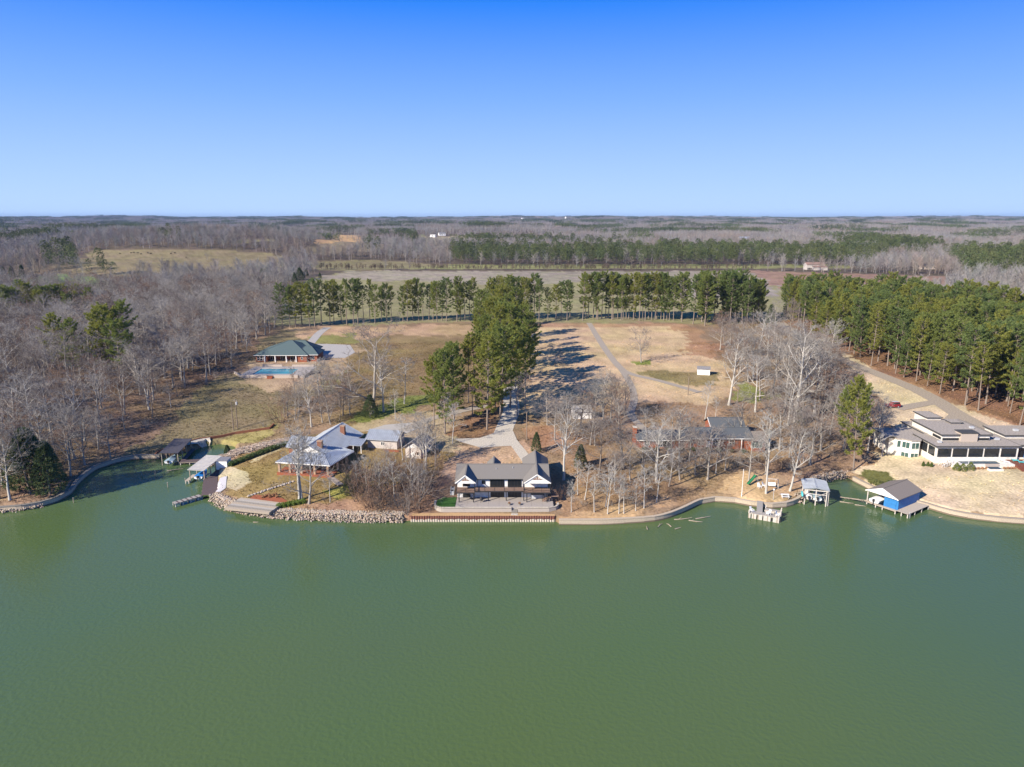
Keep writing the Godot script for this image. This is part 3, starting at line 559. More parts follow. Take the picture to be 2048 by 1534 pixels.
# a strip of paving that follows the ground
func strip(pts: Array, width, lift := .07) -> MB:
	var c := Curve2D.new()
	for i in pts.size():
		var t: Vector2 = (pts[mini(i + 1, pts.size() - 1)] - pts[maxi(i - 1, 0)]) / 6.0
		c.add_point(pts[i], -t, t)
	var b := MB.new()
	var L := c.get_baked_length()
	var n := int(L / 1.6) + 2
	var prev := []
	for i in n:
		var o := L * i / (n - 1)
		var p := c.sample_baked(o)
		var q := c.sample_baked(minf(o + .5, L))
		if p.distance_to(q) < .01:
			p = c.sample_baked(o - .5)
			var r := q - p
			p = q; q = q + r
		var s := (q - p).normalized().orthogonal()
		var w: float = width + .25 * nz_fine.get_noise_2d(o * 3.0, width * 40.0)
		var cur := []
		for k in 7:
			var e := p + s * w * (k / 6.0 - .5)
			cur.append(at(e.x, e.y) + Vector3(0, lift, 0))
		if not prev.is_empty():
			for k in 6:
				b.quad(prev[k], prev[k + 1], cur[k + 1], cur[k])
		prev = cur
	return b

func area(poly: PackedVector2Array, lift := .07, step := 1.5) -> MB:
	var pts := PackedVector2Array()
	for i in poly.size():
		var a := poly[i]
		var e := poly[(i + 1) % poly.size()]
		var n := int(a.distance_to(e) / step) + 1
		for k in n:
			pts.append(a.lerp(e, float(k) / n))
	var r := Rect2(poly[0], Vector2.ZERO)
	for q in poly:
		r = r.expand(q)
	var y := r.position.y
	while y < r.end.y:
		var x := r.position.x
		while x < r.end.x:
			var q := Vector2(x + rng.randf() * .2, y + rng.randf() * .2)
			if inside(q, poly):
				pts.append(q)
			x += step
		y += step
	var t := Geometry2D.triangulate_delaunay(pts)
	var b := MB.new()
	for i in range(0, t.size(), 3):
		var A := pts[t[i]]
		var B := pts[t[i + 1]]
		var C := pts[t[i + 2]]
		if not inside((A + B + C) / 3.0, poly):
			continue
		if (B - A).cross(C - A) < 0.0:
			var s := B
			B = C; C = s
		b.tri(at(A.x, A.y) + Vector3(0, lift, 0), at(B.x, B.y) + Vector3(0, lift, 0), at(C.x, C.y) + Vector3(0, lift, 0))
	return b

# ------------------------------------------------------------------ trees
func rdir() -> Vector3:
	return Vector3(rng.randfn(), rng.randfn(), rng.randfn()).normalized()

func spike(b: MB, p: Vector3, q: Vector3, r: float) -> void:      # a twig: three faces meeting in a point
	var d := (q - p).normalized()
	var u := (Vector3.UP if absf(d.y) < .9 else Vector3.RIGHT).cross(d).normalized()
	var w := d.cross(u)
	var a := p + u * r
	var e := p - u * r * .5 + w * r * .87
	var f := p - u * r * .5 - w * r * .87
	b.tri(a, q, e); b.tri(e, q, f); b.tri(f, q, a)

func limb(b: MB, p: Vector3, dir: Vector3, len: float, r: float, level: int, o: Dictionary) -> void:
	if level >= o.levels:
		var q := p + (dir + Vector3(0, .15, 0)).normalized() * len
		spike(b, p, q, r)
		var m := p.lerp(q, .4)
		for k in o.fork:
			spike(b, m.lerp(q, rng.randf() * .5), m + (dir + rdir() * .8 + Vector3(0, .2, 0)).normalized() * len * rng.randf_range(.4, .75), r * .6)
		return
	var n := [5, 4, 3, 2, 2][level] as int
	var pts := [p]
	var rad := [r]
	var d := dir
	for i in n:
		d = (d + rdir() * o.bend + Vector3(0, o.lift, 0)).normalized()
		pts.append(pts[-1] + d * len / n)
		rad.append(r * (1.0 - .72 * (i + 1) / n))
	var wood: MB = o.get("wood", b) if level <= 2 else b
	wood.tube(pts, rad, [6, 5, 4, 3, 3][level])
	var kids: int = o.kids[level]
	for k in kids:
		var t := lerpf(.25, 1.0, (k + rng.randf()) / kids)
		var f := t * n
		var i := mini(int(f), n - 1)
		var s: Vector3 = pts[i].lerp(pts[i + 1], f - i)
		var ax: Vector3 = (pts[i + 1] - pts[i]).normalized()
		var side := rdir()
		side = (side - ax * side.dot(ax)).normalized()
		var cd := (ax * rng.randf_range(.45, 1.0) + side * rng.randf_range(.6, 1.1)).normalized()
		limb(b, s, cd, len * rng.randf_range(.38, .62) * (1.15 - .45 * t), maxf(lerpf(rad[i], rad[i + 1], f - i) * .68, o.twig), level + 1, o)

# returns [trunk, crown] of a leafless tree of height 1 x H
func bare_tree(sd: int, H: float, R: float, o: Dictionary) -> Array:
	rng.seed = sd
	var tb := MB.new()
	var cb := MB.new()
	var pts := []
	var rad := []
	var n := 9
	var r0: float = H * o.get("girth", .0145)
	var lean := Vector3(rng.randf_range(-.08, .08), 0, rng.randf_range(-.08, .08))
	var p := Vector3(0, -.6, 0)
	for i in n + 1:
		var t := float(i) / n
		pts.append(p)
		rad.append(r0 * (1.0 - .82 * t) * (1.35 if i == 0 else 1.0))
		p += (Vector3.UP + lean + rdir() * .07).normalized() * (H * .86 + .6) / n
	tb.tube(pts, rad, 7)
	o["wood"] = tb
	var L: int = o.limbs
	for k in L:
		var t: float = lerpf(o.base, .99, pow((k + rng.randf() * .8) / L, .85))
		var f := t * n
		var i := mini(int(f), n - 1)
		var s: Vector3 = pts[i].lerp(pts[i + 1], f - i)
		var az := k * 2.4 + rng.randf_range(-.5, .5)
		var up: float = lerpf(o.up0, 1.5, (t - o.base) / (1.0 - o.base)) + rng.randf_range(-.15, .15)
		var dir := Vector3(cos(az), up, sin(az)).normalized()
		var shape: float = lerpf(1.0, .55, pow((t - o.base) / (1.0 - o.base), 1.4))
		limb(cb, s, dir, R * shape * rng.randf_range(.8, 1.2), maxf(lerpf(rad[i], rad[i + 1], f - i) * rng.randf_range(.5, .75), .05), 1, o)
	return [tb, cb]

func needles(b: MB, c: Vector3, r: float, n: int, out: Vector3, w := .085) -> void:
	for k in n:
		var d := (rdir() + out * .55 + Vector3(0, .25, 0)).normalized()
		var l := r * rng.randf_range(.6, 1.1)
		var u := d.cross(rdir()).normalized() * w * rng.randf_range(.7, 1.3)
		var s := c + rdir() * r * .25
		b.tri(s - u * .6, s + d * l, s + u * .6)
		if k % 2 == 0:
			b.tri(s + d * l * .15 - u, s + d * l * .9 + d.cross(u) * .8, s + d * l * .2 + u)

func pine(sd: int, H: float, base: float, R: float, dens: float) -> Array:
	rng.seed = sd
	var tb := MB.new()
	var cb := MB.new()
	var pts := []
	var rad := []
	var p := Vector3(0, -.5, 0)
	var lean := Vector3(rng.randf_range(-.03, .03), 0, rng.randf_range(-.03, .03))
	for i in 11:
		pts.append(p)
		rad.append(H * .0105 * (1.0 - .085 * i) * (1.25 if i == 0 else 1.0))
		p += (Vector3.UP + lean + rdir() * .02).normalized() * (H * .97 + .5) / 10.0
	tb.tube(pts, rad, 7)
	var y := base * H
	var az := rng.randf() * TAU
	while y < H * .985:
		var t := (y - base * H) / (H - base * H)
		var i := mini(int(y / H * 10.0), 9)
		var f := y / H * 10.0 - i
		var s: Vector3 = pts[i].lerp(pts[i + 1], f)
		var n := rng.randi_range(2, 4)
		if t < .8 and rng.randf() < .2:
			n = 0
		for k in n:
			az += TAU / n + rng.randf_range(-.5, .5)
			var shape := pow(sin(PI * (pow(t, 1.25) * .8 + .13)), .7)
			var l := R * shape * rng.randf_range(.5, 1.15)
			var up := lerpf(-.05, .9, t) + rng.randf_range(-.15, .2)
			var dir := Vector3(cos(az), up, sin(az)).normalized()
			var m := s + dir * l * .55
			var e := m + (dir + Vector3(0, .35, 0)).normalized() * l * .45
			tb.tube([s, m, e], [.05 + l * .008, .035, .012], 3)
			var q := int(maxf(3.0, l * 2.5 * dens))
			for j in q:
				var u := lerpf(.38, 1.0, (j + rng.randf() * .6) / q)
				var c: Vector3 = s.lerp(m, u / .55) if u < .55 else m.lerp(e, (u - .55) / .45)
				var lat := dir.cross(Vector3.UP).normalized() * rng.randf_range(-.42, .42) * l * (1.15 - u)
				c += lat + Vector3(0, rng.randf_range(.0, .35), 0)
				needles(cb, c, rng.randf_range(.45, .75), 15, dir, .11)
		y += rng.randf_range(.38, .75) * (1.0 + .6 * (1.0 - t)) * H / 24.0
	needles(cb, pts[-1], .8, 24, Vector3.UP)
	return [tb, cb]

func cedar(sd: int, H: float, R: float) -> Array:
	rng.seed = sd
	var tb := MB.new()
	var cb := MB.new()
	tb.tube([Vector3(0, -.3, 0), Vector3(0, H * .9, 0)], [H * .02, .02], 6)
	var n := int(H * R * 34.0)
	for k in n:
		var t := pow(rng.randf(), .8)
		var r := R * pow(1.0 - t, .7) * (.62 + .38 * absf(sin(t * 9.0 + k * .37))) * minf(1.0, .55 + t * 3.0) + .12
		var a := rng.randf() * TAU
		var o := Vector3(cos(a), .4, sin(a)).normalized()
		needles(cb, Vector3(cos(a) * r, t * H * .97 + .2, sin(a) * r) * Vector3(1, 1, 1), .42, 9, o, .08)
	return [tb, cb]

# dense leafy volume for hedges, shrubs and ivy
func leaves(b: MB, c: Vector3, s: Vector3, n: int, size: float) -> void:
	for k in n:
		var d := rdir()
		var q := c + d * s * pow(rng.randf(), .25) * (.86 + .14 * sin(d.x * 9.0 + d.z * 7.0))
		var u := rdir() * size
		var w := d.cross(u).normalized() * size * .7
		b.tri(q - u * .5, q + w, q + u * .5)
		b.tri(q - u * .5, q + u * .5, q - w * .8 + d * size * .4)

func bush(sd: int, H: float, R: float) -> MB:              # a leafless many-stemmed shrub
	rng.seed = sd
	var b := MB.new()
	var o := {"levels": 3, "fork": 2, "bend": .28, "lift": .06, "kids": [5, 5, 4, 3], "twig": .012}
	for k in 9:
		var a := rng.randf() * TAU
		var dir := Vector3(cos(a) * .55, 1, sin(a) * .55).normalized()
		limb(b, Vector3(cos(a), 0, sin(a)) * R * .25 * rng.randf() + Vector3(0, -.2, 0), dir, H * rng.randf_range(.6, .95), .05, 1, o)
	return b

func low_bare(sd: int, H: float, R: float, n: int, w: float) -> MB:
	rng.seed = sd
	var b := MB.new()
	spike(b, Vector3(0, -.5, 0), Vector3(0, H * .9, 0), H * .014)
	for k in n:
		var t := lerpf(.32, .95, float(k) / n)
		var a := rng.randf() * TAU
		var d := Vector3(cos(a), lerpf(.5, 1.6, t) + rng.randf_range(-.3, .3), sin(a)).normalized()
		var l := R * rng.randf_range(.6, 1.15) * (1.0 - .35 * t)
		var s := Vector3(0, t * H * .88, 0)
		spike(b, s, s + d * l, w)
		for j in 5:
			var q := s + d * l * rng.randf_range(.3, .95)
			spike(b, q, q + (d + rdir() * .9 + Vector3(0, .3, 0)).normalized() * l * rng.randf_range(.3, .55), w * .55)
	return b

func low_pine(sd: int, H: float, base: float, R: float, n: int, size: float) -> MB:
	rng.seed = sd
	var b := MB.new()
	for k in n:
		var t := pow(rng.randf(), .8)
		var y := lerpf(base * H, H, t)
		var r := R * pow(sin(PI * (pow(t, 1.25) * .8 + .13)), .7) * sqrt(rng.randf_range(.15, 1.1))
		var a := rng.randf() * TAU
		var o := Vector3(cos(a), .4, sin(a))
		needles(b, Vector3(cos(a) * r, y, sin(a) * r), size, 3, o, size * .3)
	return b

# ------------------------------------------------------------------ planting
var P := {}            # prototypes: lists of [trunk mesh, crown mesh, height]

func proto(key: String, pair: Array, H: float) -> void:
	if not P.has(key):
		P[key] = []
	P[key].append([pair[0].mesh(), pair[1].mesh(), H])

func make_prototypes() -> void:
	for k in 7:
		proto("pine_row", pine(100 + k, 24.0, [.26, .34, .20, .40, .30, .24, .45][k], [4.6, 3.6, 5.0, 3.4, 4.2, 5.2, 3.8][k], [1.2, 1.0, 1.25, .9, 1.15, 1.0, 1.2][k]), 24.0)
	for k in 7:
		proto("pine_wood", pine(120 + k, 24.0, [.16, .30, .22, .38, .12, .26, .44][k], [5.4, 4.4, 6.0, 4.8, 5.0, 6.2, 4.2][k], [1.35, 1.2, 1.35, 1.1, 1.3, 1.2, 1.3][k]), 24.0)
	for k in 3:
		proto("pine_big", pine(140 + k, 26.0, [.20, .26, .34][k], [6.2, 5.6, 6.4][k], 1.35), 26.0)
	for k in 4:
		proto("bare0", bare_tree(200 + k, 20.0, 6.2, {"limbs": 15, "base": .30, "up0": .55, "levels": 4, "fork": 1, "bend": .16, "lift": .05, "kids": [0, 6, 5, 4], "twig": .024}), 20.0)
	for k in 4:
		proto("bare1", bare_tree(220 + k, 15.0, 6.6, {"limbs": 13, "base": .22, "up0": .45, "levels": 4, "fork": 1, "bend": .24, "lift": .03, "kids": [0, 6, 5, 4], "twig": .024, "girth": .017}), 15.0)
	for k in 4:
		proto("bare2", bare_tree(240 + k, 16.0, 3.4, {"limbs": 13, "base": .40, "up0": .7, "levels": 4, "fork": 1, "bend": .2, "lift": .08, "kids": [0, 5, 5, 4], "twig": .022, "girth": .011}), 16.0)
	for k in 3:
		proto("bare3", bare_tree(260 + k, 20.0, 6.4, {"limbs": 14, "base": .28, "up0": .75, "levels": 4, "fork": 1, "bend": .2, "lift": .06, "kids": [0, 6, 5, 4], "twig": .026, "girth": .018}), 20.0)
	for k in 3:
		proto("cedar", cedar(300 + k, 8.0, [2.5, 2.9, 2.2][k]), 8.0)

func plant(kind: String, called: String, label: String, cat: String, group: String, x: float, z: float, H: float, tm: String, cm: String, squash := 1.0) -> Node3D:
	var list: Array = P[kind]
	var q: Array = list[rng.randi() % list.size()]
	var o := thing(called, label, cat, at(x, z), rng.randf() * TAU, group)
	var s: float = H / q[2]
	o.scale = Vector3(s * squash, s, s * squash)
	o.rotation.x = rng.randf_range(-.03, .03)
	o.rotation.z = rng.randf_range(-.03, .03)
	part(o, "trunk", q[0], M[tm])
	part(o, "crown", q[1], M[cm])
	return o

func two(mesh_a: Mesh, ma: Material, mesh_b: Mesh, mb: Material) -> ArrayMesh:
	var m := ArrayMesh.new()
	for q in [[mesh_a, ma], [mesh_b, mb]]:
		m.add_surface_from_arrays(Mesh.PRIMITIVE_TRIANGLES, q[0].surface_get_arrays(0))
		m.surface_set_material(m.get_surface_count() - 1, q[1])
	return m

func scatter(parent: Node, called: String, mesh: Mesh, list: Array, m: Material = null) -> void:      # list of [Transform3D, Color]
	if list.is_empty():
		return
	var mm := MultiMesh.new()
	mm.transform_format = MultiMesh.TRANSFORM_3D
	mm.use_colors = true
	mm.mesh = mesh
	mm.instance_count = list.size()
	for i in list.size():
		mm.set_instance_transform(i, list[i][0])
		mm.set_instance_color(i, list[i][1])
	var o := MultiMeshInstance3D.new()
	o.name = called
	o.multimesh = mm
	if m:
		o.material_override = m
	parent.add_child(o, true)

func stuff(called: String, label: String) -> Node3D:
	var o := Node3D.new()
	o.name = numbered(called)
	o.set_meta("kind", "stuff")
	o.set_meta("label", label)
	add_child(o)
	return o

func place(x: float, z: float, s: float, wide := 1.0) -> Transform3D:
	return Transform3D(Basis(Vector3.UP, rng.randf() * TAU).scaled(Vector3(s * wide, s, s * wide)), at(x, z))

func tinted(key: String, rough := .95) -> StandardMaterial3D:
	var m := mat(key, [1, 1, 1], rough)
	m.albedo_color = Color(1, 1, 1)
	m.vertex_color_use_as_albedo = true
	return m

func jit(c: Color, a: float) -> Color:
	var k := 1.0 + rng.randf_range(-a, a)
	return Color(c.r * k * (1.0 + rng.randf_range(-a, a) * .35), c.g * k, c.b * k * (1.0 + rng.randf_range(-a, a) * .35))

var LANDMARKS := [[-2, -170, "behind the white lake house"], [-2, -150, "by the sheet-piled shore"], [-50, -180, "by the metal-roofed house"], [-36, -165, "on the slope below the metal-roofed garage"], [-26, -178, "by the small white outbuilding"], [-66, -160, "above the boardwalk"], [-80, -176, "by the pale-roofed boat slip"], [-94, -192, "by the dark-roofed boat slip"], [-90, -272, "by the swimming pool terrace"], [-95, -295, "by the teal-roofed brick house"], [-86, -210, "by the paired utility poles"], [-70, -230, "on the slope behind the metal-roofed house"], [-60, -310, "on the olive lawn"], [50, -190, "by the brick ranch house"], [60, -205, "behind the brick ranch house"], [38, -165, "between the brick ranch house and the shore"], [20, -160, "beside the white lake house's stair"], [22, -209, "by the small white cottage"], [73, -265, "by the small white shed"], [57, -155, "by the flagpole"], [72, -160, "by the grey boathouse"], [88, -160, "by the blue boathouse"], [105, -180, "by the modern house"], [123, -222, "by the parked red car"], [100, -240, "by the bend of the asphalt drive"], [0, -215, "by the concrete driveway"], [35, -300, "by the gravel lane"], [85, -330, "by the red soil"], [-110, -175, "by the curved cove seawall"], [-135, -165, "by the mouth of the cove"], [-150, -200, "in the wood's lakeside corner"], [-130, -230, "in the wood above the cove"], [-200, -300, "by the wooden power frame"], [-180, -250, "beside the pale road"], [-120, -300, "in the wood behind the pool"], [-135, -360, "in the wood behind the teal-roofed house"], [-110, -390, "by the lane to the teal-roofed house"], [-70, -395, "at the corner of the olive lawn"], [-40, -395, "behind the olive lawn"], [-8, -395, "behind the driveway clump"], [25, -395, "by the far end of the tan lawn"], [45, -395, "at the gravel lane's far end"], [65, -395, "behind the lawn's lone tree"], [88, -395, "next to the pine grove"], [-8, -240, "where the driveway passes under the trees"], [-20, -225, "on the olive lawn side"], [5, -270, "halfway up the clump"], [0, -320, "towards the field-edge row"], [150, -230, "in the pines behind the forecourt"], [190, -290, "in the middle of the pine wood"], [130, -280, "in the pines along the asphalt drive"], [150, -360, "at the back of the pine wood"]]

func where_is(x: float, z: float) -> String:
	var best := 1e9
	var say := ""
	for l in LANDMARKS:
		var d := Vector2(x, z).distance_squared_to(Vector2(l[0], l[1]))
		if d < best:
			best = d
			say = l[2]
	return say

func size_word(H: float, lo: float, hi: float) -> String:
	return "short" if H < lo else ("tall" if H > hi else "medium-height")

func build_trees() -> void:
	rng.seed = 11
	for t in PINE_ROW:
		plant("pine_row", "pine_tree", "%s pine in the long field-edge row %s" % [size_word(t[2], 21, 25), where_is(t[0], t[1])], "pine tree", "pines in the row along the field", t[0], t[1], t[2], "bark_pine", ["needle_a", "needle_b", "needle_c"][rng.randi() % 3], rng.randf_range(.9, 1.15))
	for t in PINE_CLUSTER:
		plant("pine_big", "pine_tree", "%s broad pine in the dense driveway clump %s" % [size_word(t[2], 23, 27), where_is(t[0], t[1])], "pine tree", "pines in the driveway clump", t[0], t[1], t[2], "bark_pine", ["needle_a", "needle_c", "needle_c"][rng.randi() % 3], rng.randf_range(.9, 1.1))
	for t in PINE_GROUP:
		var nt := rng.randi() % 2
		plant("pine_wood", "pine_tree", "%s %s pine in the tight grove at the row's end %s" % [size_word(t[2], 23, 26), ["yellowish green", "deep green"][nt], "beside the red soil" if t[0] < 115.0 else "near the asphalt drive"], "pine tree", "pines in the grove at the row's end", t[0], t[1], t[2], "bark_pine", ["needle_a", "needle_b"][nt], rng.randf_range(.9, 1.1))
	for i in PINE_SOLO.size():
		var t: Array = PINE_SOLO[i]
		var near := i < 4
		plant("pine_big", "pine_tree", "loose-crowned %s pine among bare trees %s" % [size_word(t[2], 18, 22), where_is(t[0], t[1])] if near else "%s pine rising out of the leafless trees %s" % [size_word(t[2], 18, 24), where_is(t[0], t[1])], "pine tree", "pines beside the modern house" if near else "pines in the leafless wood", t[0], t[1], t[2], "bark_pine", "needle_c" if i % 2 == 0 else "needle_a", .85 if near else 1.15)
	for t in CEDARS:
		plant("cedar", "cedar_tree", "dense dark %s conical cedar %s" % [size_word(t[2], 4.5, 8), where_is(t[0], t[1])], "cedar tree", "cedars scattered through the woods", t[0], t[1], t[2], "bark_brown", "needle_dark", rng.randf_range(.85, 1.2))
	var said := ["upright grey", "spreading crooked-limbed", "slender high-crowned", "pale-barked bright-limbed"]
	for t in BARE:
		var k: int = t[3]
		plant("bare%d" % k, "bare_tree", "%s %s leafless tree %s" % [size_word(t[2], 10, 16), said[k], where_is(t[0], t[1])], "tree", "leafless trees around the cove and the houses", t[0], t[1], t[2], ["bark_grey", "bark_grey", "bark_pale", "bark_pale"][k], ["twig_grey", "twig_mauve", "twig_pale", "twig_grey"][k], 1.0 if k == 3 else 1.2)
	for g in GROVES:
		var gr := Rect2(g[0][0], Vector2.ZERO)
		for q in g[0]:
			gr = gr.expand(q)
		var left: int = g[1]
		var tries := 0
		while left > 0 and tries < 900:
			tries += 1
			var q := Vector2(rng.randf_range(gr.position.x, gr.end.x), rng.randf_range(gr.position.y, gr.end.y))
			if not inside(q, g[0]) or near_building(q) or not road_free(q) or shore_distance(q.x, q.y) < 3.0:
				continue
			left -= 1
			var k: int = [0, 1, 1, 2, 3][rng.randi() % 5]
			var H: float = rng.randf_range(g[2], g[3])
			var tw := rng.randi() % 4
			plant("bare%d" % k, "bare_tree", "%s %s %s leafless tree %s" % [size_word(H, 11, 16), ["upright", "spreading", "slender", "thick-limbed"][k], ["grey", "brownish", "pale grey", "reddish brown"][tw], where_is(q.x, q.y)], "tree", "leafless trees around the cove and the houses", q.x, q.y, H, ["bark_grey", "bark_brown", "bark_pale", "bark_brown"][tw], ["twig_grey", "twig_mauve", "twig_pale", "twig_red"][tw], rng.randf_range(1.1, 1.4))
	var bushes := [bush(401, 5.0, 2.2).mesh(), bush(402, 5.0, 2.0).mesh(), bush(403, 5.0, 2.4).mesh()]
	for t in THICKET:
		var tn := rng.randi() % 4
		var o := thing("thicket_shrub", "%s tangled %s leafless shrub %s" % [size_word(t[2], 4.5, 6.5), ["reddish brown", "dull brown", "reddish brown", "dark brown"][tn], where_is(t[0], t[1])], "shrub", at(t[0], t[1]), rng.randf() * TAU, "brown thicket shrubs")
		o.scale = Vector3.ONE * t[2] / 5.0 * 1.1
		part(o, "stems", bushes[rng.randi() % 3], M[["twig_red", "twig_mauve", "twig_red", "twig_dark"][tn]])

	# the leafless wood beside the cove: the nearest as trees of their own, the rest as one wood
	var spots := []
	var r := Rect2(WOOD_LEFT[0], Vector2.ZERO)
	for q in WOOD_LEFT:
		r = r.expand(q)
	var y := r.position.y
	while y < r.end.y:
		var x := r.position.x
		while x < r.end.x:
			var q := Vector2(x + rng.randf_range(-3.1, 3.1), y + rng.randf_range(-3.1, 3.1))
			if inside(q, WOOD_LEFT) and rng.randf() < .9 and road_free(q):
				spots.append(q)
			x += 7.4
		y += 7.4
	spots.sort_custom(func(a, b): return a.y > b.y)
	var lists := {}
	var wood := stuff("leafless_wood", "the rest of the grey leafless wood behind its front trees")
	for i in spots.size():
		var q: Vector2 = spots[i]
		var H := (rng.randf_range(14.0, 21.0) if rng.randf() < .6 else rng.randf_range(8.0, 14.0))
		var k: int = [0, 0, 0, 2, 1, 3][rng.randi() % 6]
		if i < 105 and q.x > -215.0:
			var tw := rng.randi() % 7
			var tone: String = ["grey", "brownish", "pale grey", "grey", "brownish", "dark", "reddish brown"][tw]
			plant("bare%d" % k, "bare_tree", "%s %s %s leafless tree %s" % [size_word(H, 12, 17), ["upright", "spreading", "slender", "thick-limbed"][k], tone, where_is(q.x, q.y)], "tree", "leafless trees around the cove and the houses", q.x, q.y, H, ["bark_grey", "bark_brown", "bark_pale"][rng.randi() % 3], ["twig_grey", "twig_mauve", "twig_pale", "twig_grey", "twig_mauve", "twig_dark", "twig_red"][tw], rng.randf_range(1.1, 1.4))
		else:
			var v := rng.randi() % 3
			var c := "%d_%d_%d" % [k, v, [0, 1, 2, 0, 1, 2, 3, 4][rng.randi() % 8]]
			if not lists.has(c):
				lists[c] = []
			lists[c].append([place(q.x, q.y, H / P["bare%d" % k][v][2], rng.randf_range(1.1, 1.4)), Color.WHITE])
	for c in lists:
		var e: PackedStringArray = c.split("_")
		var q: Array = P["bare" + e[0]][int(e[1])]
		scatter(wood, "trees", two(q[0], M["bark_grey"], q[1], M[["twig_grey", "twig_mauve", "twig_pale", "twig_red", "twig_dark"][int(e[2])]]), lists[c])

	# undergrowth under the trees
	var low := stuff("undergrowth", "brown leafless brush under the trees")
	var ul := [[], [], []]
	for i in 2600:
		var q := Vector2(rng.randf_range(r.position.x, r.end.x), rng.randf_range(r.position.y, r.end.y))
		if inside(q, WOOD_LEFT) and road_free(q):
			ul[i % 3].append([place(q.x, q.y, rng.randf_range(.35, .8), 1.3), Color.WHITE])
	for n in 130:
		var b: Array = BARE[rng.randi() % BARE.size()]
		var q := Vector2(b[0], b[1]) + Vector2(rng.randfn(), rng.randfn()) * 5.0
		if -q.y < 400.0 and shore_distance(q.x, q.y) > 3.0 and road_free(q) and not near_building(q):
			ul[n % 3].append([place(q.x, q.y, rng.randf_range(.2, .5), 1.3), Color.WHITE])
	for k in 3:
		scatter(low, "brush", bushes[k], ul[k], M[["twig_mauve", "twig_red", "twig_grey"][k]])

	# the pine wood by the asphalt drive
	spots = []
	r = Rect2(WOOD_RIGHT[0], Vector2.ZERO)
	for q in WOOD_RIGHT:
		r = r.expand(q)
	y = r.position.y
	while y < r.end.y:
		var x := r.position.x
		while x < r.end.x:
			var q := Vector2(x + rng.randf_range(-2.4, 2.4), y + rng.randf_range(-2.4, 2.4))
			if inside(q, WOOD_RIGHT):
				spots.append(q)
			x += 6.6
		y += 6.6
	spots.sort_custom(func(a, b): return edge_key(a) < edge_key(b))
	lists = {}
	var pw := stuff("pine_wood", "the rest of the pine wood behind its front trees")
	for i in spots.size():
		var q: Vector2 = spots[i]
		var H := rng.randf_range(16.5, 26.0)
		if i < 140:
			var nd := rng.randi() % 3
			plant("pine_wood", "pine_tree", "%s %s pine at the wood's front %s" % [size_word(H, 19.5, 23), ["mid-green", "deep green", "yellow-green"][nd], where_is(q.x, q.y)], "pine tree", "front pines of the pine wood", q.x, q.y, H, "bark_pine", ["needle_a", "needle_b", "needle_c"][nd], rng.randf_range(.85, 1.25))
		else:
			var v := rng.randi() % 7
			var c := "%d_%d" % [v, rng.randi() % 3]
			if not lists.has(c):
				lists[c] = []
			lists[c].append([place(q.x, q.y, H / 24.0, rng.randf_range(.95, 1.15)), Color.WHITE])
	for c in lists:
		var e: PackedStringArray = c.split("_")
		var q: Array = P["pine_wood"][int(e[0])]
		scatter(pw, "trees", two(q[0], M["bark_pine"], q[1], M[["needle_a", "needle_b", "needle_c"][int(e[1])]]), lists[c])
	print("pine wood ", spots.size())

func edge_key(a: Vector2) -> float:
	return -a.y + maxf(0.0, absf(a.x) + a.y * .74) * 6.0

func road_free(q: Vector2) -> bool:
	for l in [ROAD_LEFT, ROAD_LEFT2, DRIVE_LANE, DRIVE_LANE2, DRIVE_MAIN, DRIVE_TEAL, ROAD_RIGHT, LANE_METAL, COURT_LOOP]:
		for i in l.size() - 1:
			if Geometry2D.get_closest_point_to_segment(q, l[i], l[i + 1]).distance_to(q) < 4.5:
				return false
	return not (inside(q, CONCRETE_PAD) or inside(q, COURT) or inside(q, METAL_COURT) or inside(q, TEAL_COURT))

func near_building(q: Vector2) -> bool:
	for b in [Rect2(-18, -170, 31, 24), Rect2(-62, -206, 40, 42), Rect2(32, -206, 40, 24), Rect2(98, -200, 60, 32), Rect2(-108, -305, 32, 50), Rect2(16, -214, 12, 10), Rect2(68, -272, 12, 12)]:
		if b.has_point(q):
			return true
	return false

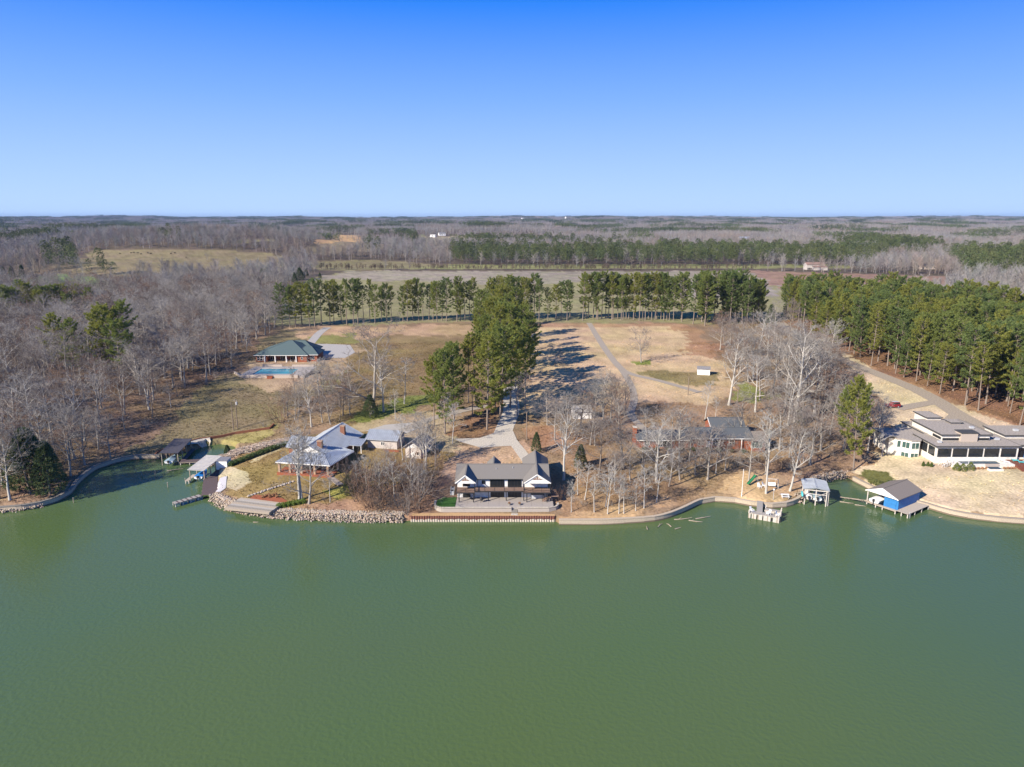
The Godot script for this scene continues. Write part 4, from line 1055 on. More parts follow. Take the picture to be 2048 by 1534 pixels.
func build_far_woods() -> void:
	rng.seed = 29
	var wood_m := tinted("far_wood")
	var pine_m := tinted("far_pine", .8)
	var lb := []
	var lp := []
	for k in 5:
		lb.append(low_bare(500 + k, 15.0, 5.6, 44, .085).mesh())
		lp.append(low_pine(520 + k, 21.0, .32, 3.6, 150, .95).mesh())
	# patches of woodland for the far hills
	var pb := []
	var pp := []
	for k in 4:
		var a := MB.new()
		var e := MB.new()
		for n in 22:
			var o := low_bare(560 + k * 40 + n, rng.randf_range(11, 17), 5.0, 9, .17)
			a.add(o, Transform3D(Basis.IDENTITY, Vector3(rng.randf_range(-25, 25), -1.5, rng.randf_range(-25, 25))))
			o = low_pine(760 + k * 40 + n, rng.randf_range(15, 21), .25, 4.2, 26, 1.9)
			e.add(o, Transform3D(Basis.IDENTITY, Vector3(rng.randf_range(-25, 25), -1.5, rng.randf_range(-25, 25))))
		pb.append(a.mesh()); pp.append(e.mesh())
	var L := {}
	for k in ["bare", "pine", "bare_patch", "pine_patch"]:
		L[k] = [[], [], [], [], []]
	var d := 400.0
	while d < 9800.0:
		var step := 8.2 if d < 1250.0 else (44.0 if d < 3600.0 else 62.0)
		var half := d * .86 + 40.0
		var x := -half
		while x < half:
			var q := Vector2(x + rng.randf_range(-.45, .45) * step, -d + rng.randf_range(-.45, .45) * step)
			x += step
			if not wooded(q):
				continue
			var dd := -q.y
			var pine_here := nz_big.get_noise_2d(q.x * .9 + 3000.0, q.y * .9) > .33
			if inside(q, BELT) or inside(q, BELT_RIGHT):
				pine_here = rng.randf() < .7
			elif dd < 800.0 and absf(q.x) < 330.0:
				pine_here = false
			elif dd < 1000.0:
				pine_here = pine_here and rng.randf() < .5
			var gap := nz_mid.get_noise_2d(q.x * .35, q.y * .35)
			if not pine_here and gap < -.42:
				continue
			var warm := nz_big.get_noise_2d(q.x * 2.0, q.y * 2.0)
			var bc := jit(Color(.25, .24, .23).lerp(Color(.235, .185, .15), clampf(warm * 1.5, 0, .7)), .22)
			var pc := jit(Color(.085, .108, .034), .3)
			if step < 10.0:
				if pine_here:
					L.pine[rng.randi() % 5].append([place(q.x, q.y, rng.randf_range(.62, 1.18), 1.1), pc])
				else:
					L.bare[rng.randi() % 5].append([place(q.x, q.y, rng.randf_range(.6, 1.15), 1.1), bc])
			else:
				var s := 1.0 if step < 50.0 else 1.38
				L["pine_patch" if pine_here else "bare_patch"][rng.randi() % 4].append([place(q.x, q.y, rng.randf_range(.9, 1.1), s), pc if pine_here else bc])
		d += step
	var b := stuff("distant_leafless_woods", "grey leafless woods stretching to the horizon")
	var p := stuff("distant_pine_woods", "dark pine belts and clumps beyond the big field")
	for k in 5:
		scatter(b, "trees", lb[k], L.bare[k], wood_m)
		scatter(p, "trees", lp[k], L.pine[k], pine_m)
		if k < 4:
			scatter(b, "patches", pb[k], L.bare_patch[k], wood_m)
			scatter(p, "patches", pp[k], L.pine_patch[k], pine_m)
	# the scrubby hedgerow along the far side of the big field
	var h := stuff("hedgerow", "thin scrubby hedgerow along the far edge of the big field")
	var hl := [[], []]
	for i in 420:
		var x := rng.randf_range(-200.0, 250.0)
		hl[i % 2].append([place(x, -738.0 + rng.randf_range(-2.5, 2.5), rng.randf_range(.18, .5), 1.2), jit(Color(.13, .10, .08), .2)])
	for k in 2:
		scatter(h, "bushes", lb[k], hl[k], wood_m)
	print("far ", L.bare[0].size() * 5, " ", L.pine[0].size() * 5, " ", L.bare_patch[0].size() * 4, " ", L.pine_patch[0].size() * 4)

func wooded(q: Vector2) -> bool:
	var d := -q.y
	if d < 1100.0 and (in_box(q, NEAR_OPEN, "near") or in_box(q, WOOD_LEFT, "wl") or in_box(q, WOOD_RIGHT, "wr") or in_box(q, BIG_FIELD, "bf")):
		return false
	if d < 780.0 and d > 728.0 and q.x > -190.0 and q.x < 370.0:
		return false
	for i in FIELDS.size():
		if in_box(q, FIELDS[i][0], 1000 + i):
			return false
	return true

func build_sky_and_camera() -> void:
	var c := Camera3D.new()
	c.name = "camera"
	add_child(c)
	c.position = Vector3(0, 66, 0)
	c.rotation_degrees = Vector3(-13.12, 0, 0)
	c.fov = 56.76
	c.near = .5
	c.far = 20000.0
	c.current = true
	var im := Image.create(64, 512, false, Image.FORMAT_RGBF)
	var stops := [[-90.0, Color(.10, .10, .09)], [-3.0, Color(.16, .18, .2)], [0.0, Color(.33, .45, .63)], [2.5, Color(.27, .40, .63)], [8.6, Color(.135, .275, .64)], [15.3, Color(.016, .145, .58)], [25.0, Color(.016, .125, .46)], [45.0, Color(.010, .075, .29)], [90.0, Color(.007, .05, .20)]]
	for y in 512:
		var el := 90.0 - (y + .5) / 512.0 * 180.0
		var col := Color()
		for k in stops.size() - 1:
			if el >= stops[k][0] and el <= stops[k + 1][0]:
				col = stops[k][1].lerp(stops[k + 1][1], (el - stops[k][0]) / (stops[k + 1][0] - stops[k][0]))
		for x in 64:
			im.set_pixel(x, y, col)
	var sky := PanoramaSkyMaterial.new()
	sky.panorama = ImageTexture.create_from_image(im)
	var e := Environment.new()
	e.background_mode = Environment.BG_SKY
	e.sky = Sky.new()
	e.sky.sky_material = sky
	e.background_energy_multiplier = 1.0
	e.tonemap_mode = Environment.TONE_MAPPER_LINEAR
	e.tonemap_exposure = 1.72
	e.sdfgi_enabled = true
	e.ssao_enabled = true
	e.ssil_enabled = true
	e.fog_enabled = true
	e.fog_density = .00004
	e.fog_light_color = Color(.62, .77, 1.0)
	var w := WorldEnvironment.new()
	w.environment = e
	add_child(w)
	var sun := DirectionalLight3D.new()
	sun.name = "sun"
	add_child(sun)
	var to := Vector3(cos(deg_to_rad(31.0)) * .78, -sin(deg_to_rad(31.0)), -cos(deg_to_rad(31.0)) * .625)
	sun.look_at_from_position(Vector3.ZERO, to, Vector3.UP)
	sun.light_energy = 1.6
	sun.light_color = Color(1.0, .95, .88)
	sun.light_angular_distance = .53
	sun.shadow_enabled = true

func _ready() -> void:
	build_sky_and_camera()
	nz_fine.seed = 2; nz_fine.frequency = .11; nz_fine.fractal_octaves = 3
	nz_mid.seed = 4; nz_mid.frequency = .025; nz_mid.fractal_octaves = 3
	nz_big.seed = 6; nz_big.frequency = .0035; nz_big.fractal_octaves = 3
	rng.seed = 1
	var t0 := Time.get_ticks_msec()
	make_materials()
	print("materials ", Time.get_ticks_msec() - t0)
	build_terrain()
	print("terrain ", Time.get_ticks_msec() - t0)
	build_water()
	make_prototypes()
	print("prototypes ", Time.get_ticks_msec() - t0)
	build_trees()
	print("trees ", Time.get_ticks_msec() - t0)
	build_far_woods()
	print("far ", Time.get_ticks_msec() - t0)
	build_all()
	build_tufts()
	print("all ", Time.get_ticks_msec() - t0)

func build_tufts() -> void:
	rng.seed = 303
	var b := MB.new()
	for k in 7:
		var a := TAU * k / 7.0 + rng.randf()
		var o := Vector3(cos(a), 0, sin(a))
		var p := o * rng.randf_range(.02, .16)
		var q := p + Vector3(0, rng.randf_range(.12, .26), 0) + o * rng.randf_range(.05, .16)
		var w := o.cross(Vector3.UP) * .05
		b.tri(p - w, q, p + w)
	var l := []
	var tries := 0
	while l.size() < 70000 and tries < 160000:
		tries += 1
		var d := sqrt(rng.randf_range(145.0 * 145.0, 330.0 * 330.0))
		var x := rng.randf_range(-.8, .8) * d
		var p := Vector2(x, -d)
		if shore_distance(x, -d) < 1.4 or near_building(p) or not road_free(p):
			continue
		var c := ground_color(x, -d)
		if c.r > .42 and rng.randf() < .8:
			continue
		var k := rng.randf_range(.62, 1.1)
		l.append([place(x, -d, rng.randf_range(.7, 1.6), 1.2), Color(c.r * k, c.g * k, c.b * k * .95)])
	var s := stuff("dry_grass", "dry grass tufts and fallen leaves on the lawns and under the trees")
	scatter(s, "tufts", b.mesh(), l, tinted("dry_grass_tint", .97))

# ------------------------------------------------------------------ building helpers
func win(parent: Node, c: Vector3, w: float, h: float, nx: int, ny: int, yaw: float, fm: Material, gm: Material, called := "window") -> Node3D:
	var f := MB.new()
	var t := .07
	f.box(Vector3(0, h * .5, .04), Vector3(w + t, t, .12))
	f.box(Vector3(0, -h * .5, .04), Vector3(w + t, t, .12))
	for s in [-.5, .5]:
		f.box(Vector3(w * s, 0, .04), Vector3(t, h - t, .118))
	for k in range(1, nx):
		f.box(Vector3(w * (float(k) / nx - .5), 0, .04), Vector3(t, h - t, .1))
	for k in range(1, ny):
		f.box(Vector3(0, h * (float(k) / ny - .5), .04), Vector3(w - t, t, .09))
	var o := part(parent, called, f, fm)
	o.position = c
	o.rotation.y = yaw
	var p := MB.new()
	p.box(Vector3(0, 0, 0), Vector3(w / nx - t * .9, h / ny - t * .9, .03))
	var pm := p.mesh()
	for i in nx:
		for j in ny:
			var q := part(o, "pane", pm, gm)
			q.position = Vector3(w * ((i + .5) / nx - .5), h * ((j + .5) / ny - .5), .02)
	return o

func door(parent: Node, c: Vector3, w: float, h: float, yaw: float, m: Material) -> void:
	var f := MB.new()
	f.box(Vector3(0, h * .5, .03), Vector3(w, h, .08))
	var o := part(parent, "door", f, m)
	o.position = c
	o.rotation.y = yaw
	var k := MB.new()
	k.box(Vector3(w * .36, h * .48, .09), Vector3(.06, .12, .05))
	part(o, "handle", k, M.black_metal)

func gable_x(x0: float, x1: float, zf: float, zb: float, y: float, yr: float, t := .18) -> MB:      # ridge along x
	var b := MB.new()
	var zr := (zf + zb) * .5
	b.slab([Vector3(x0, yr, zr), Vector3(x1, yr, zr), Vector3(x1, y, zf), Vector3(x0, y, zf)], t)
	b.slab([Vector3(x1, yr, zr - .005), Vector3(x0, yr, zr - .005), Vector3(x0, y, zb), Vector3(x1, y, zb)], t)
	b.beam(Vector3(x0, yr + .02, zr), Vector3(x1, yr + .02, zr), .3, .08)
	return b

func gable_z(x0: float, x1: float, zf: float, zb: float, y: float, yr: float, t := .18) -> MB:      # ridge along z
	var b := MB.new()
	var xr := (x0 + x1) * .5
	b.slab([Vector3(xr, yr, zb), Vector3(xr, yr, zf), Vector3(x0, y, zf), Vector3(x0, y, zb)], t)
	b.slab([Vector3(xr + .005, yr, zf), Vector3(xr + .005, yr, zb), Vector3(x1, y, zb), Vector3(x1, y, zf)], t)
	b.beam(Vector3(xr, yr + .02, zf), Vector3(xr, yr + .02, zb), .3, .08)
	return b

func hip(x0: float, x1: float, zf: float, zb: float, y: float, yr: float, xa: float, xb: float, zr: float, t := .18) -> MB:
	var b := MB.new()
	var A := Vector3(xa, yr, zr)
	var B := Vector3(xb, yr, zr)
	b.slab([A, B, Vector3(x1, y, zf), Vector3(x0, y, zf)], t)
	b.slab([B, A, Vector3(x0, y, zb), Vector3(x1, y, zb)], t)
	b.slab([A, Vector3(x0, y, zf), Vector3(x0, y, zb)], t)
	b.slab([B, Vector3(x1, y, zb), Vector3(x1, y, zf)], t)
	for q in [[A, Vector3(x0, y, zf)], [A, Vector3(x0, y, zb)], [B, Vector3(x1, y, zf)], [B, Vector3(x1, y, zb)], [A, B]]:
		b.beam(q[0] + Vector3(0, .03, 0), q[1] + Vector3(0, .03, 0), .22, .07)
	return b

func ribs(b: MB, r0: Vector3, r1: Vector3, e0: Vector3, e1: Vector3, gap := .6) -> void:      # standing seams from ridge r to eave e
	var n := int(e0.distance_to(e1) / gap)
	for i in n + 1:
		var t := float(i) / maxf(n, 1)
		b.beam(r0.lerp(r1, t) + Vector3(0, .05, 0), e0.lerp(e1, t) + Vector3(0, .05, 0), .09, .1)

func tri_wall(x0: float, x1: float, y: float, yr: float, z: float, t := .12) -> MB:
	var b := MB.new()
	b.prism([Vector3(x0, y, z), Vector3((x0 + x1) * .5, yr, z), Vector3(x1, y, z)], Vector3(0, 0, -t))
	return b

func tri_wall_x(z0: float, z1: float, y: float, yr: float, x: float, t := .12) -> MB:
	var b := MB.new()
	b.prism([Vector3(x, y, z0), Vector3(x, yr, (z0 + z1) * .5), Vector3(x, y, z1)], Vector3(-t, 0, 0))
	return b

func posts(parent: Node, called: String, list: Array, y0: float, y1: float, w: float, m: Material) -> void:
	for q in list:
		pbox(parent, called, Vector3(q[0], (y0 + y1) * .5, q[1]), Vector3(w, y1 - y0, w), m)

func railing(parent: Node, a: Vector3, b: Vector3, m: Material, h := 1.0, wires := 5) -> void:
	var r := MB.new()
	r.beam(a + Vector3(0, h, 0), b + Vector3(0, h, 0), .07, .06)
	var n := maxi(1, int(a.distance_to(b) / 1.9))
	for i in n + 1:
		var p := a.lerp(b, float(i) / n)
		r.box(p + Vector3(0, h * .5, 0), Vector3(.06, h, .06))
	for k in wires:
		var o := Vector3(0, h * (k + .6) / (wires + .6), 0)
		r.beam(a + o, b + o, .014, .014)
	part(parent, "railing", r, m)

func flight(parent: Node, top: Vector3, dir: Vector3, n: int, rise: float, run: float, w: float, m: Material, rm: Material = null) -> void:
	var s := MB.new()
	var side := dir.cross(Vector3.UP)
	for i in n:
		var c := top + dir * run * (i + .5) - Vector3(0, rise * (i + 1) - .02, 0)
		s.bm(c, Vector3(w, .06, run * 1.02), Basis(side, Vector3.UP, -dir))
	for k in [-.5, .5]:
		s.beam(top + side * w * k - Vector3(0, .1, 0), top + side * w * k + dir * run * n - Vector3(0, rise * n + .05, 0), .06, .25)
	part(parent, "stairs", s, m)
	if rm:
		for k in [-.5, .5]:
			var r := MB.new()
			var a: Vector3 = top + side * w * k
			var e: Vector3 = a + dir * run * n - Vector3(0, rise * n, 0)
			r.beam(a + Vector3(0, .95, 0), e + Vector3(0, .95, 0), .06, .06)
			for i in 5:
				var p: Vector3 = a.lerp(e, i / 4.0)
				r.box(p + Vector3(0, .48, 0), Vector3(.05, .95, .05))
			part(parent, "stair_railing", r, rm)

# ------------------------------------------------------------------ the white lake house
func white_house() -> void:
	var h := thing("lake_house", "white two-storey lake house with twin front gables, long deck and grey shingle roof", "house", Vector3(-2.2, 2.6, -155.2))
	var w := MB.new()
	w.span(Vector3(-10.5, -.6, -8.6), Vector3(10.5, 4.75, 0))
	w.span(Vector3(5.1, -.6, -13.6), Vector3(10.7, 4.74, -8.55))
	part(h, "wall", w, M.white_siding)
	part(h, "main_roof", gable_x(-10.95, 10.9, .55, -9.2, 4.75, 6.65), M.shingle_grey)
	part(h, "gable_roof", gable_z(-10.85, -6.0, 3.1, -4.2, 4.78, 6.62), M.shingle_grey)
	part(h, "gable_roof", gable_z(4.75, 11.15, 3.1, -14.0, 4.78, 6.85), M.shingle_grey)
	part(h, "gable_roof", gable_z(-3.9, -.5, -4.4, -10.2, 5.1, 6.62), M.shingle_grey)
	part(h, "gable_front", tri_wall(-10.55, -6.3, 4.5, 6.25, 2.95), M.white_siding)
	part(h, "gable_front", tri_wall(5.05, 10.85, 4.5, 6.5, 2.95), M.white_siding)
	for g in [[-8.43, 5.35, .62], [7.95, 5.6, .8]]:
		var b := MB.new()
		var c := Vector3(g[0], g[1], 3.02)
		b.box(c + Vector3(0, -.05, 0), Vector3(g[2] * 2.6, .1, .1))
		b.box(c + Vector3(0, .3, 0), Vector3(.1, .6, .1))
		for s in [-1, 1]:
			b.beam(c + Vector3(g[2] * s, 0, 0), c + Vector3(0, .45, 0), .08, .1)
		part(h, "gable_brace", b, M.cedar_wood)
	for g in [[-10.75, -6.1, 6.5], [4.85, 11.05, 6.72]]:
		var t := MB.new()
		var xr: float = (g[0] + g[1]) * .5
		t.beam(Vector3(g[0], 4.62, 3.14), Vector3(xr, g[2], 3.14), .06, .2)
		t.beam(Vector3(xr, g[2], 3.145), Vector3(g[1], 4.62, 3.145), .06, .2)
		part(h, "bargeboard", t, M.white_trim)
	# glazing
	for x in [-1.19, 2.79]:
		win(h, Vector3(x, 3.5, .01), 3.1, 2.05, 4, 1, 0, M.black_frame, M.glass)
		win(h, Vector3(x, 1.15, .01), 3.1, 2.15, 4, 1, 0, M.black_frame, M.glass)
	win(h, Vector3(-4.4, 3.75, .01), .7, .8, 1, 1, 0, M.black_frame, M.glass)
	win(h, Vector3(-8.4, 3.5, .01), 1.6, 1.5, 2, 1, 0, M.black_frame, M.glass)
	win(h, Vector3(-8.4, 1.1, .01), 1.6, 2.1, 2, 1, 0, M.black_frame, M.glass)
	win(h, Vector3(-4.95, 1.75, .01), 1.15, .5, 1, 1, 0, M.black_frame, M.glass)
	win(h, Vector3(7.85, 3.75, .01), 3.2, .75, 3, 1, 0, M.black_frame, M.glass)
	win(h, Vector3(7.9, 1.6, .01), 2.2, .8, 2, 1, 0, M.black_frame, M.glass)
	# deck
	var d := MB.new()
	d.span(Vector3(-6.3, 2.34, .02), Vector3(4.9, 2.5, 2.25))
	d.span(Vector3(-10.6, 2.341, .02), Vector3(-6.302, 2.501, 3.1))
	d.span(Vector3(4.902, 2.341, .02), Vector3(11.0, 2.501, 3.1))
	part(h, "deck", d, M.deck_brown)
	var f := MB.new()
	f.span(Vector3(-6.25, 2.18, 2.26), Vector3(4.85, 2.45, 2.34))
	f.span(Vector3(-10.7, 2.18, 3.11), Vector3(-6.26, 2.45, 3.19))
	f.span(Vector3(4.86, 2.18, 3.11), Vector3(11.1, 2.45, 3.19))
	part(h, "deck_fascia", f, M.black_metal)
	var sk := MB.new()
	sk.span(Vector3(-6.25, 2.52, 2.2), Vector3(4.85, 3.25, 2.212))
	part(h, "deck_screen", sk, M.deck_brown)
	railing(h, Vector3(-6.3, 2.5, 2.25), Vector3(4.9, 2.5, 2.25), M.black_metal)
	railing(h, Vector3(-10.6, 2.5, 3.08), Vector3(-6.3, 2.5, 3.08), M.black_metal)
	railing(h, Vector3(4.95, 2.5, 3.08), Vector3(10.95, 2.5, 3.08), M.black_metal)
	posts(h, "post", [[-9.9, 3.0], [-6.6, 3.0], [-3.2, 2.1], [.88, 2.1], [4.9, 2.1], [5.6, 3.0], [10.2, 3.0]], -.02, 2.34, .2, M.black_metal)
	posts(h, "post", [[-10.5, 3.0], [-6.35, 3.0], [5.0, 3.0], [10.9, 3.0]], 2.5, 4.6, .15, M.black_metal)
	posts(h, "downpipe", [[-5.75, .1], [-.0, .1], [4.75, .1], [-2.85, .1]], 2.5, 4.7, .1, M.black_metal)
	for q in [[-1.5, 5.9, -2.6], [2.4, 6.1, -3.0], [-5.0, 5.7, -6.5]]:
		var v := MB.new()
		v.cyl(Vector3(q[0], q[1] - .3, q[2]), Vector3(q[0], q[1] + .35, q[2]), .07, 8)
		part(h, "roof_vent", v, M.grey_paint)
	var gt := MB.new()
	gt.beam(Vector3(-6.0, 4.64, .62), Vector3(4.8, 4.64, .62), .12, .12)
	part(h, "gutter", gt, M.black_metal)
	# outside stair by the end of the deck
	pbox(h, "stair_landing", Vector3(12.0, 1.2, 1.6), Vector3(1.8, .12, 1.8), M.deck_brown)
	posts(h, "post", [[11.3, 2.35], [12.75, 2.35], [12.75, .8]], -.9, 1.2, .12, M.black_metal)
	flight(h, Vector3(11.7, 2.5, .3), Vector3(.35, 0, .94).normalized(), 5, .26, .3, 1.0, M.deck_brown, M.black_metal)
	flight(h, Vector3(11.1, 1.2, 2.1), Vector3(-1, 0, 0), 6, .2, .32, 1.1, M.deck_brown, M.black_metal)
	# outdoor kitchen under the deck
	var k := MB.new()
	k.span(Vector3(6.6, 0, .05), Vector3(9.6, .95, .8))
	var kk := part(h, "counter", k, M.grey_paint)
	pbox(kk, "worktop", Vector3(8.1, .99, .44), Vector3(3.1, .07, .85), M.black_metal)

	# patio, its retaining wall and what stands there
	var p := thing("patio", "pale paved patio between the white lake house and its retaining wall", "patio", Vector3(-2.2, 2.6, -155.2))
	var s := MB.new()
	s.span(Vector3(-10.6, -.9, .0), Vector3(11.6, -.01, 5.55))
	part(p, "slab", s, M.paver)
	for i in 9:
		var l := MB.new()
		l.span(Vector3(-10.5 + i * 2.45, -.009, .06), Vector3(-10.5 + i * 2.45 + 2.41, .012, 5.5))
		part(p, "paving_panel", l, M.paver)
	var rw := thing("retaining_wall", "curved pale block retaining wall below the patio of the white lake house", "wall", Vector3(-2.2, 1.3, -155.2))
	var path := []
	for i in 7:
		var a := PI + PI * .5 * i / 6.0
		path.append(Vector2(-13.2 + cos(a) * 2.2, 3.6 - sin(a) * 2.2))
	path.append(Vector2(2.0, 5.8))
	var path2 := [Vector2(3.5, 5.8), Vector2(10.5, 5.8), Vector2(12.0, 5.2), Vector2(12.6, 4.2), Vector2(12.7, 3.2)]
	path.push_front(Vector2(-15.4, 1.5))
	for pp in [path, path2]:
		for cy in 4:                                     # courses of block
			var b := MB.new()
			for i in pp.size() - 1:
				var a := Vector3(pp[i].x, cy * .34 + .12 - .3, pp[i].y)
				var e := Vector3(pp[i + 1].x, cy * .34 + .12 - .3, pp[i + 1].y)
				b.beam(a, e + (e - a).normalized() * .1, .36 + .012 * (cy % 2), .33)
			part(rw, "block_course", b, M.wall_block)
		var c := MB.new()
		for i in pp.size() - 1:
			var a := Vector3(pp[i].x, 1.21, pp[i].y)
			var e := Vector3(pp[i + 1].x, 1.21, pp[i + 1].y)
			c.beam(a, e + (e - a).normalized() * .12, .46, .1)
		part(rw, "coping", c, M.concrete)
	var st := MB.new()
	for i in 6:
		st.span(Vector3(2.1, -.3, 4.6 + i * .34), Vector3(3.4, 1.2 - i * .22, 4.94 + i * .34))
	part(rw, "steps", st, M.concrete_dark)
	pbox(rw, "step_landing", Vector3(2.75, .0, 7.1), Vector3(1.5, .3, .9), M.concrete)
	var lawn := MB.new()
	lawn.slab([Vector3(-13.2, 1.25, 5.5), Vector3(-15.0, 1.25, 4.2), Vector3(-15.0, 1.3, 1.6), Vector3(-13.8, 1.35, .2), Vector3(-10.7, 1.35, .0), Vector3(-10.7, 1.25, 5.5)], .9)
	var lo := part(self, "turf_lawn", lawn, M.turf)
	lo.position = Vector3(-2.2, 1.27, -155.2)
	lo.set_meta("kind", "structure"); lo.set_meta("label", "small bright green lawn beside the patio")
	var bl := MB.new()
	rng.seed = 71
	for i in 2600:
		var q := Vector3(rng.randf_range(-14.8, -10.8), 1.27, rng.randf_range(.3, 5.4))
		if Vector2(q.x + 13.2, q.z - 3.3).length() < 2.3 or q.x > -13.2:
			spike(bl, q, q + Vector3(rng.randf_range(-.06, .06), .12, rng.randf_range(-.06, .06)), .03)
	var blo := part(lo, "grass_blades", bl, M.turf)
	blo.set_meta("kind", "stuff")
	var sd := MB.new()
	sd.slab([Vector3(-22.4, 0, 0), Vector3(9.6, 0, 0), Vector3(9.6, -.02, 2.45), Vector3(-22.4, -.02, 2.45)], .6)
	var so := struct("sand_path", sd, M.sand, "orange sand strip between the retaining wall and the sheet piling")
	so.position = Vector3(0, 1.4, -149.75)

	var g := thing("kamado_grill", "round black barbecue grill standing on the pale patio", "grill", Vector3(-7.0, 2.62, -152.2))
	var b := MB.new()
	b.ball(Vector3(0, .75, 0), Vector3(.42, .4, .42), 8, 14)
	part(g, "body", b, M.black_metal)
	b = MB.new(); b.ball(Vector3(0, 1.0, 0), Vector3(.4, .3, .4), 8, 14)
	part(g, "lid", b, M.black_metal)
	for k2 in 3:
		b = MB.new()
		var a := TAU * k2 / 3.0
		b.tube([Vector3(cos(a) * .2, .5, sin(a) * .2), Vector3(cos(a) * .4, 0, sin(a) * .4)], [.04, .03], 6, true)
		part(g, "leg", b, M.black_metal)
	pbox(g, "side_shelf", Vector3(.65, .85, 0), Vector3(.5, .05, .5), M.black_metal)
	var ch := thing("hanging_chair", "black oval hanging chair against the white lower wall", "chair", Vector3(-9.1, 2.62, -153.9))
	b = MB.new()
	var ring := []
	var rr := []
	for i in 17:
		var a := TAU * i / 16.0
		ring.append(Vector3(cos(a) * .5, 1.0 + sin(a) * .75, .1 * sin(a)))
		rr.append(.045)
	b.tube(ring, rr, 6)
	part(ch, "hoop", b, M.black_metal)
	b = MB.new(); b.ball(Vector3(0, .62, -.05), Vector3(.38, .2, .3), 5, 10)
	part(ch, "cushion", b, M.grey_paint)
	b = MB.new(); b.tube([Vector3(0, 1.75, 0), Vector3(0, 2.1, -.3), Vector3(.1, 1.2, -.75), Vector3(0, .05, -.6)], [.04, .04, .04, .04], 6)
	b.cyl(Vector3(0, 0, -.2), Vector3(0, .05, -.2), .5, 14)
	part(ch, "stand", b, M.black_metal)
	for i in 2:
		var pl := thing("patio_planter", "low bowl of brown dried plants beside the patio steps", "planter", Vector3([-.6, 1.7][i], 2.61, -150.6), 0, "planters beside the patio steps")
		b = MB.new(); b.tube([Vector3.ZERO, Vector3(0, .35, 0)], [.25, .42], 12, true)
		part(pl, "bowl", b, M.concrete_dark)
		b = MB.new()
		rng.seed = 80 + i
		for n in 120:
			var d2 := (rdir() + Vector3(0, 1.2, 0)).normalized()
			spike(b, Vector3(0, .3, 0) + rdir() * .15, Vector3(0, .3, 0) + d2 * rng.randf_range(.3, .6), .03)
		part(pl, "dried_plant", b, M.leaf_dead)
	for i in 2:
		var ac := thing("air_conditioner", "grey boxed air conditioner unit beside the white lake house's side wall", "air conditioner", Vector3(-14.1, ground(-14.1, -157.0 - i * 1.6), -157.0 - i * 1.6), 0, "air conditioners beside the lake house")
		pbox(ac, "case", Vector3(0, .55, 0), Vector3(.9, 1.0, .9), M.grey_paint)
		b = MB.new(); b.cyl(Vector3(0, 1.05, 0), Vector3(0, 1.1, 0), .36, 14)
		part(ac, "fan_grille", b, M.black_metal)

	# rusty steel sheet piling
	var sp := thing("sheet_pile_wall", "rusty corrugated steel sheet piling holding the bank below the white lake house", "wall", Vector3(0, 0, -147.25))
	var up := MB.new()
	var dn := MB.new()
	var n := 58
	var x0 := -22.6
	var x1 := 9.6
	for i in n:
		var xa := lerpf(x0, x1, float(i) / n)
		var xb := lerpf(x0, x1, (i + 1.0) / n)
		var m := (xa + xb) * .5
		var e := .16
		for seg in [[xa, 0.0, xa + .12, e], [xa + .12, e, m, e], [m, e, m + .12, 0.0], [m + .12, 0.0, xb, 0.0]]:
			var hi: float = 1.42 + .05 * sin(i * 1.3)
			var mid: float = .62 + .1 * sin(i * 2.1) + .05 * sin(i * 5.7)
			up.quad(Vector3(seg[0], hi, seg[1]), Vector3(seg[2], hi, seg[3]), Vector3(seg[2], mid, seg[3]), Vector3(seg[0], mid, seg[1]))
			dn.quad(Vector3(seg[0], mid, seg[1]), Vector3(seg[2], mid, seg[3]), Vector3(seg[2], -.8, seg[3]), Vector3(seg[0], -.8, seg[1]))
	up.span(Vector3(x0, 1.3, -.45), Vector3(x1, 1.38, -.01))
	part(sp, "sheet_piling", up, M.rust_steel)
	part(sp, "mineral_band", dn, M.waterline)
	pbox(sp, "waler", Vector3(-5.0, 1.0, .2), Vector3(26.0, .14, .1), M.rust_steel)

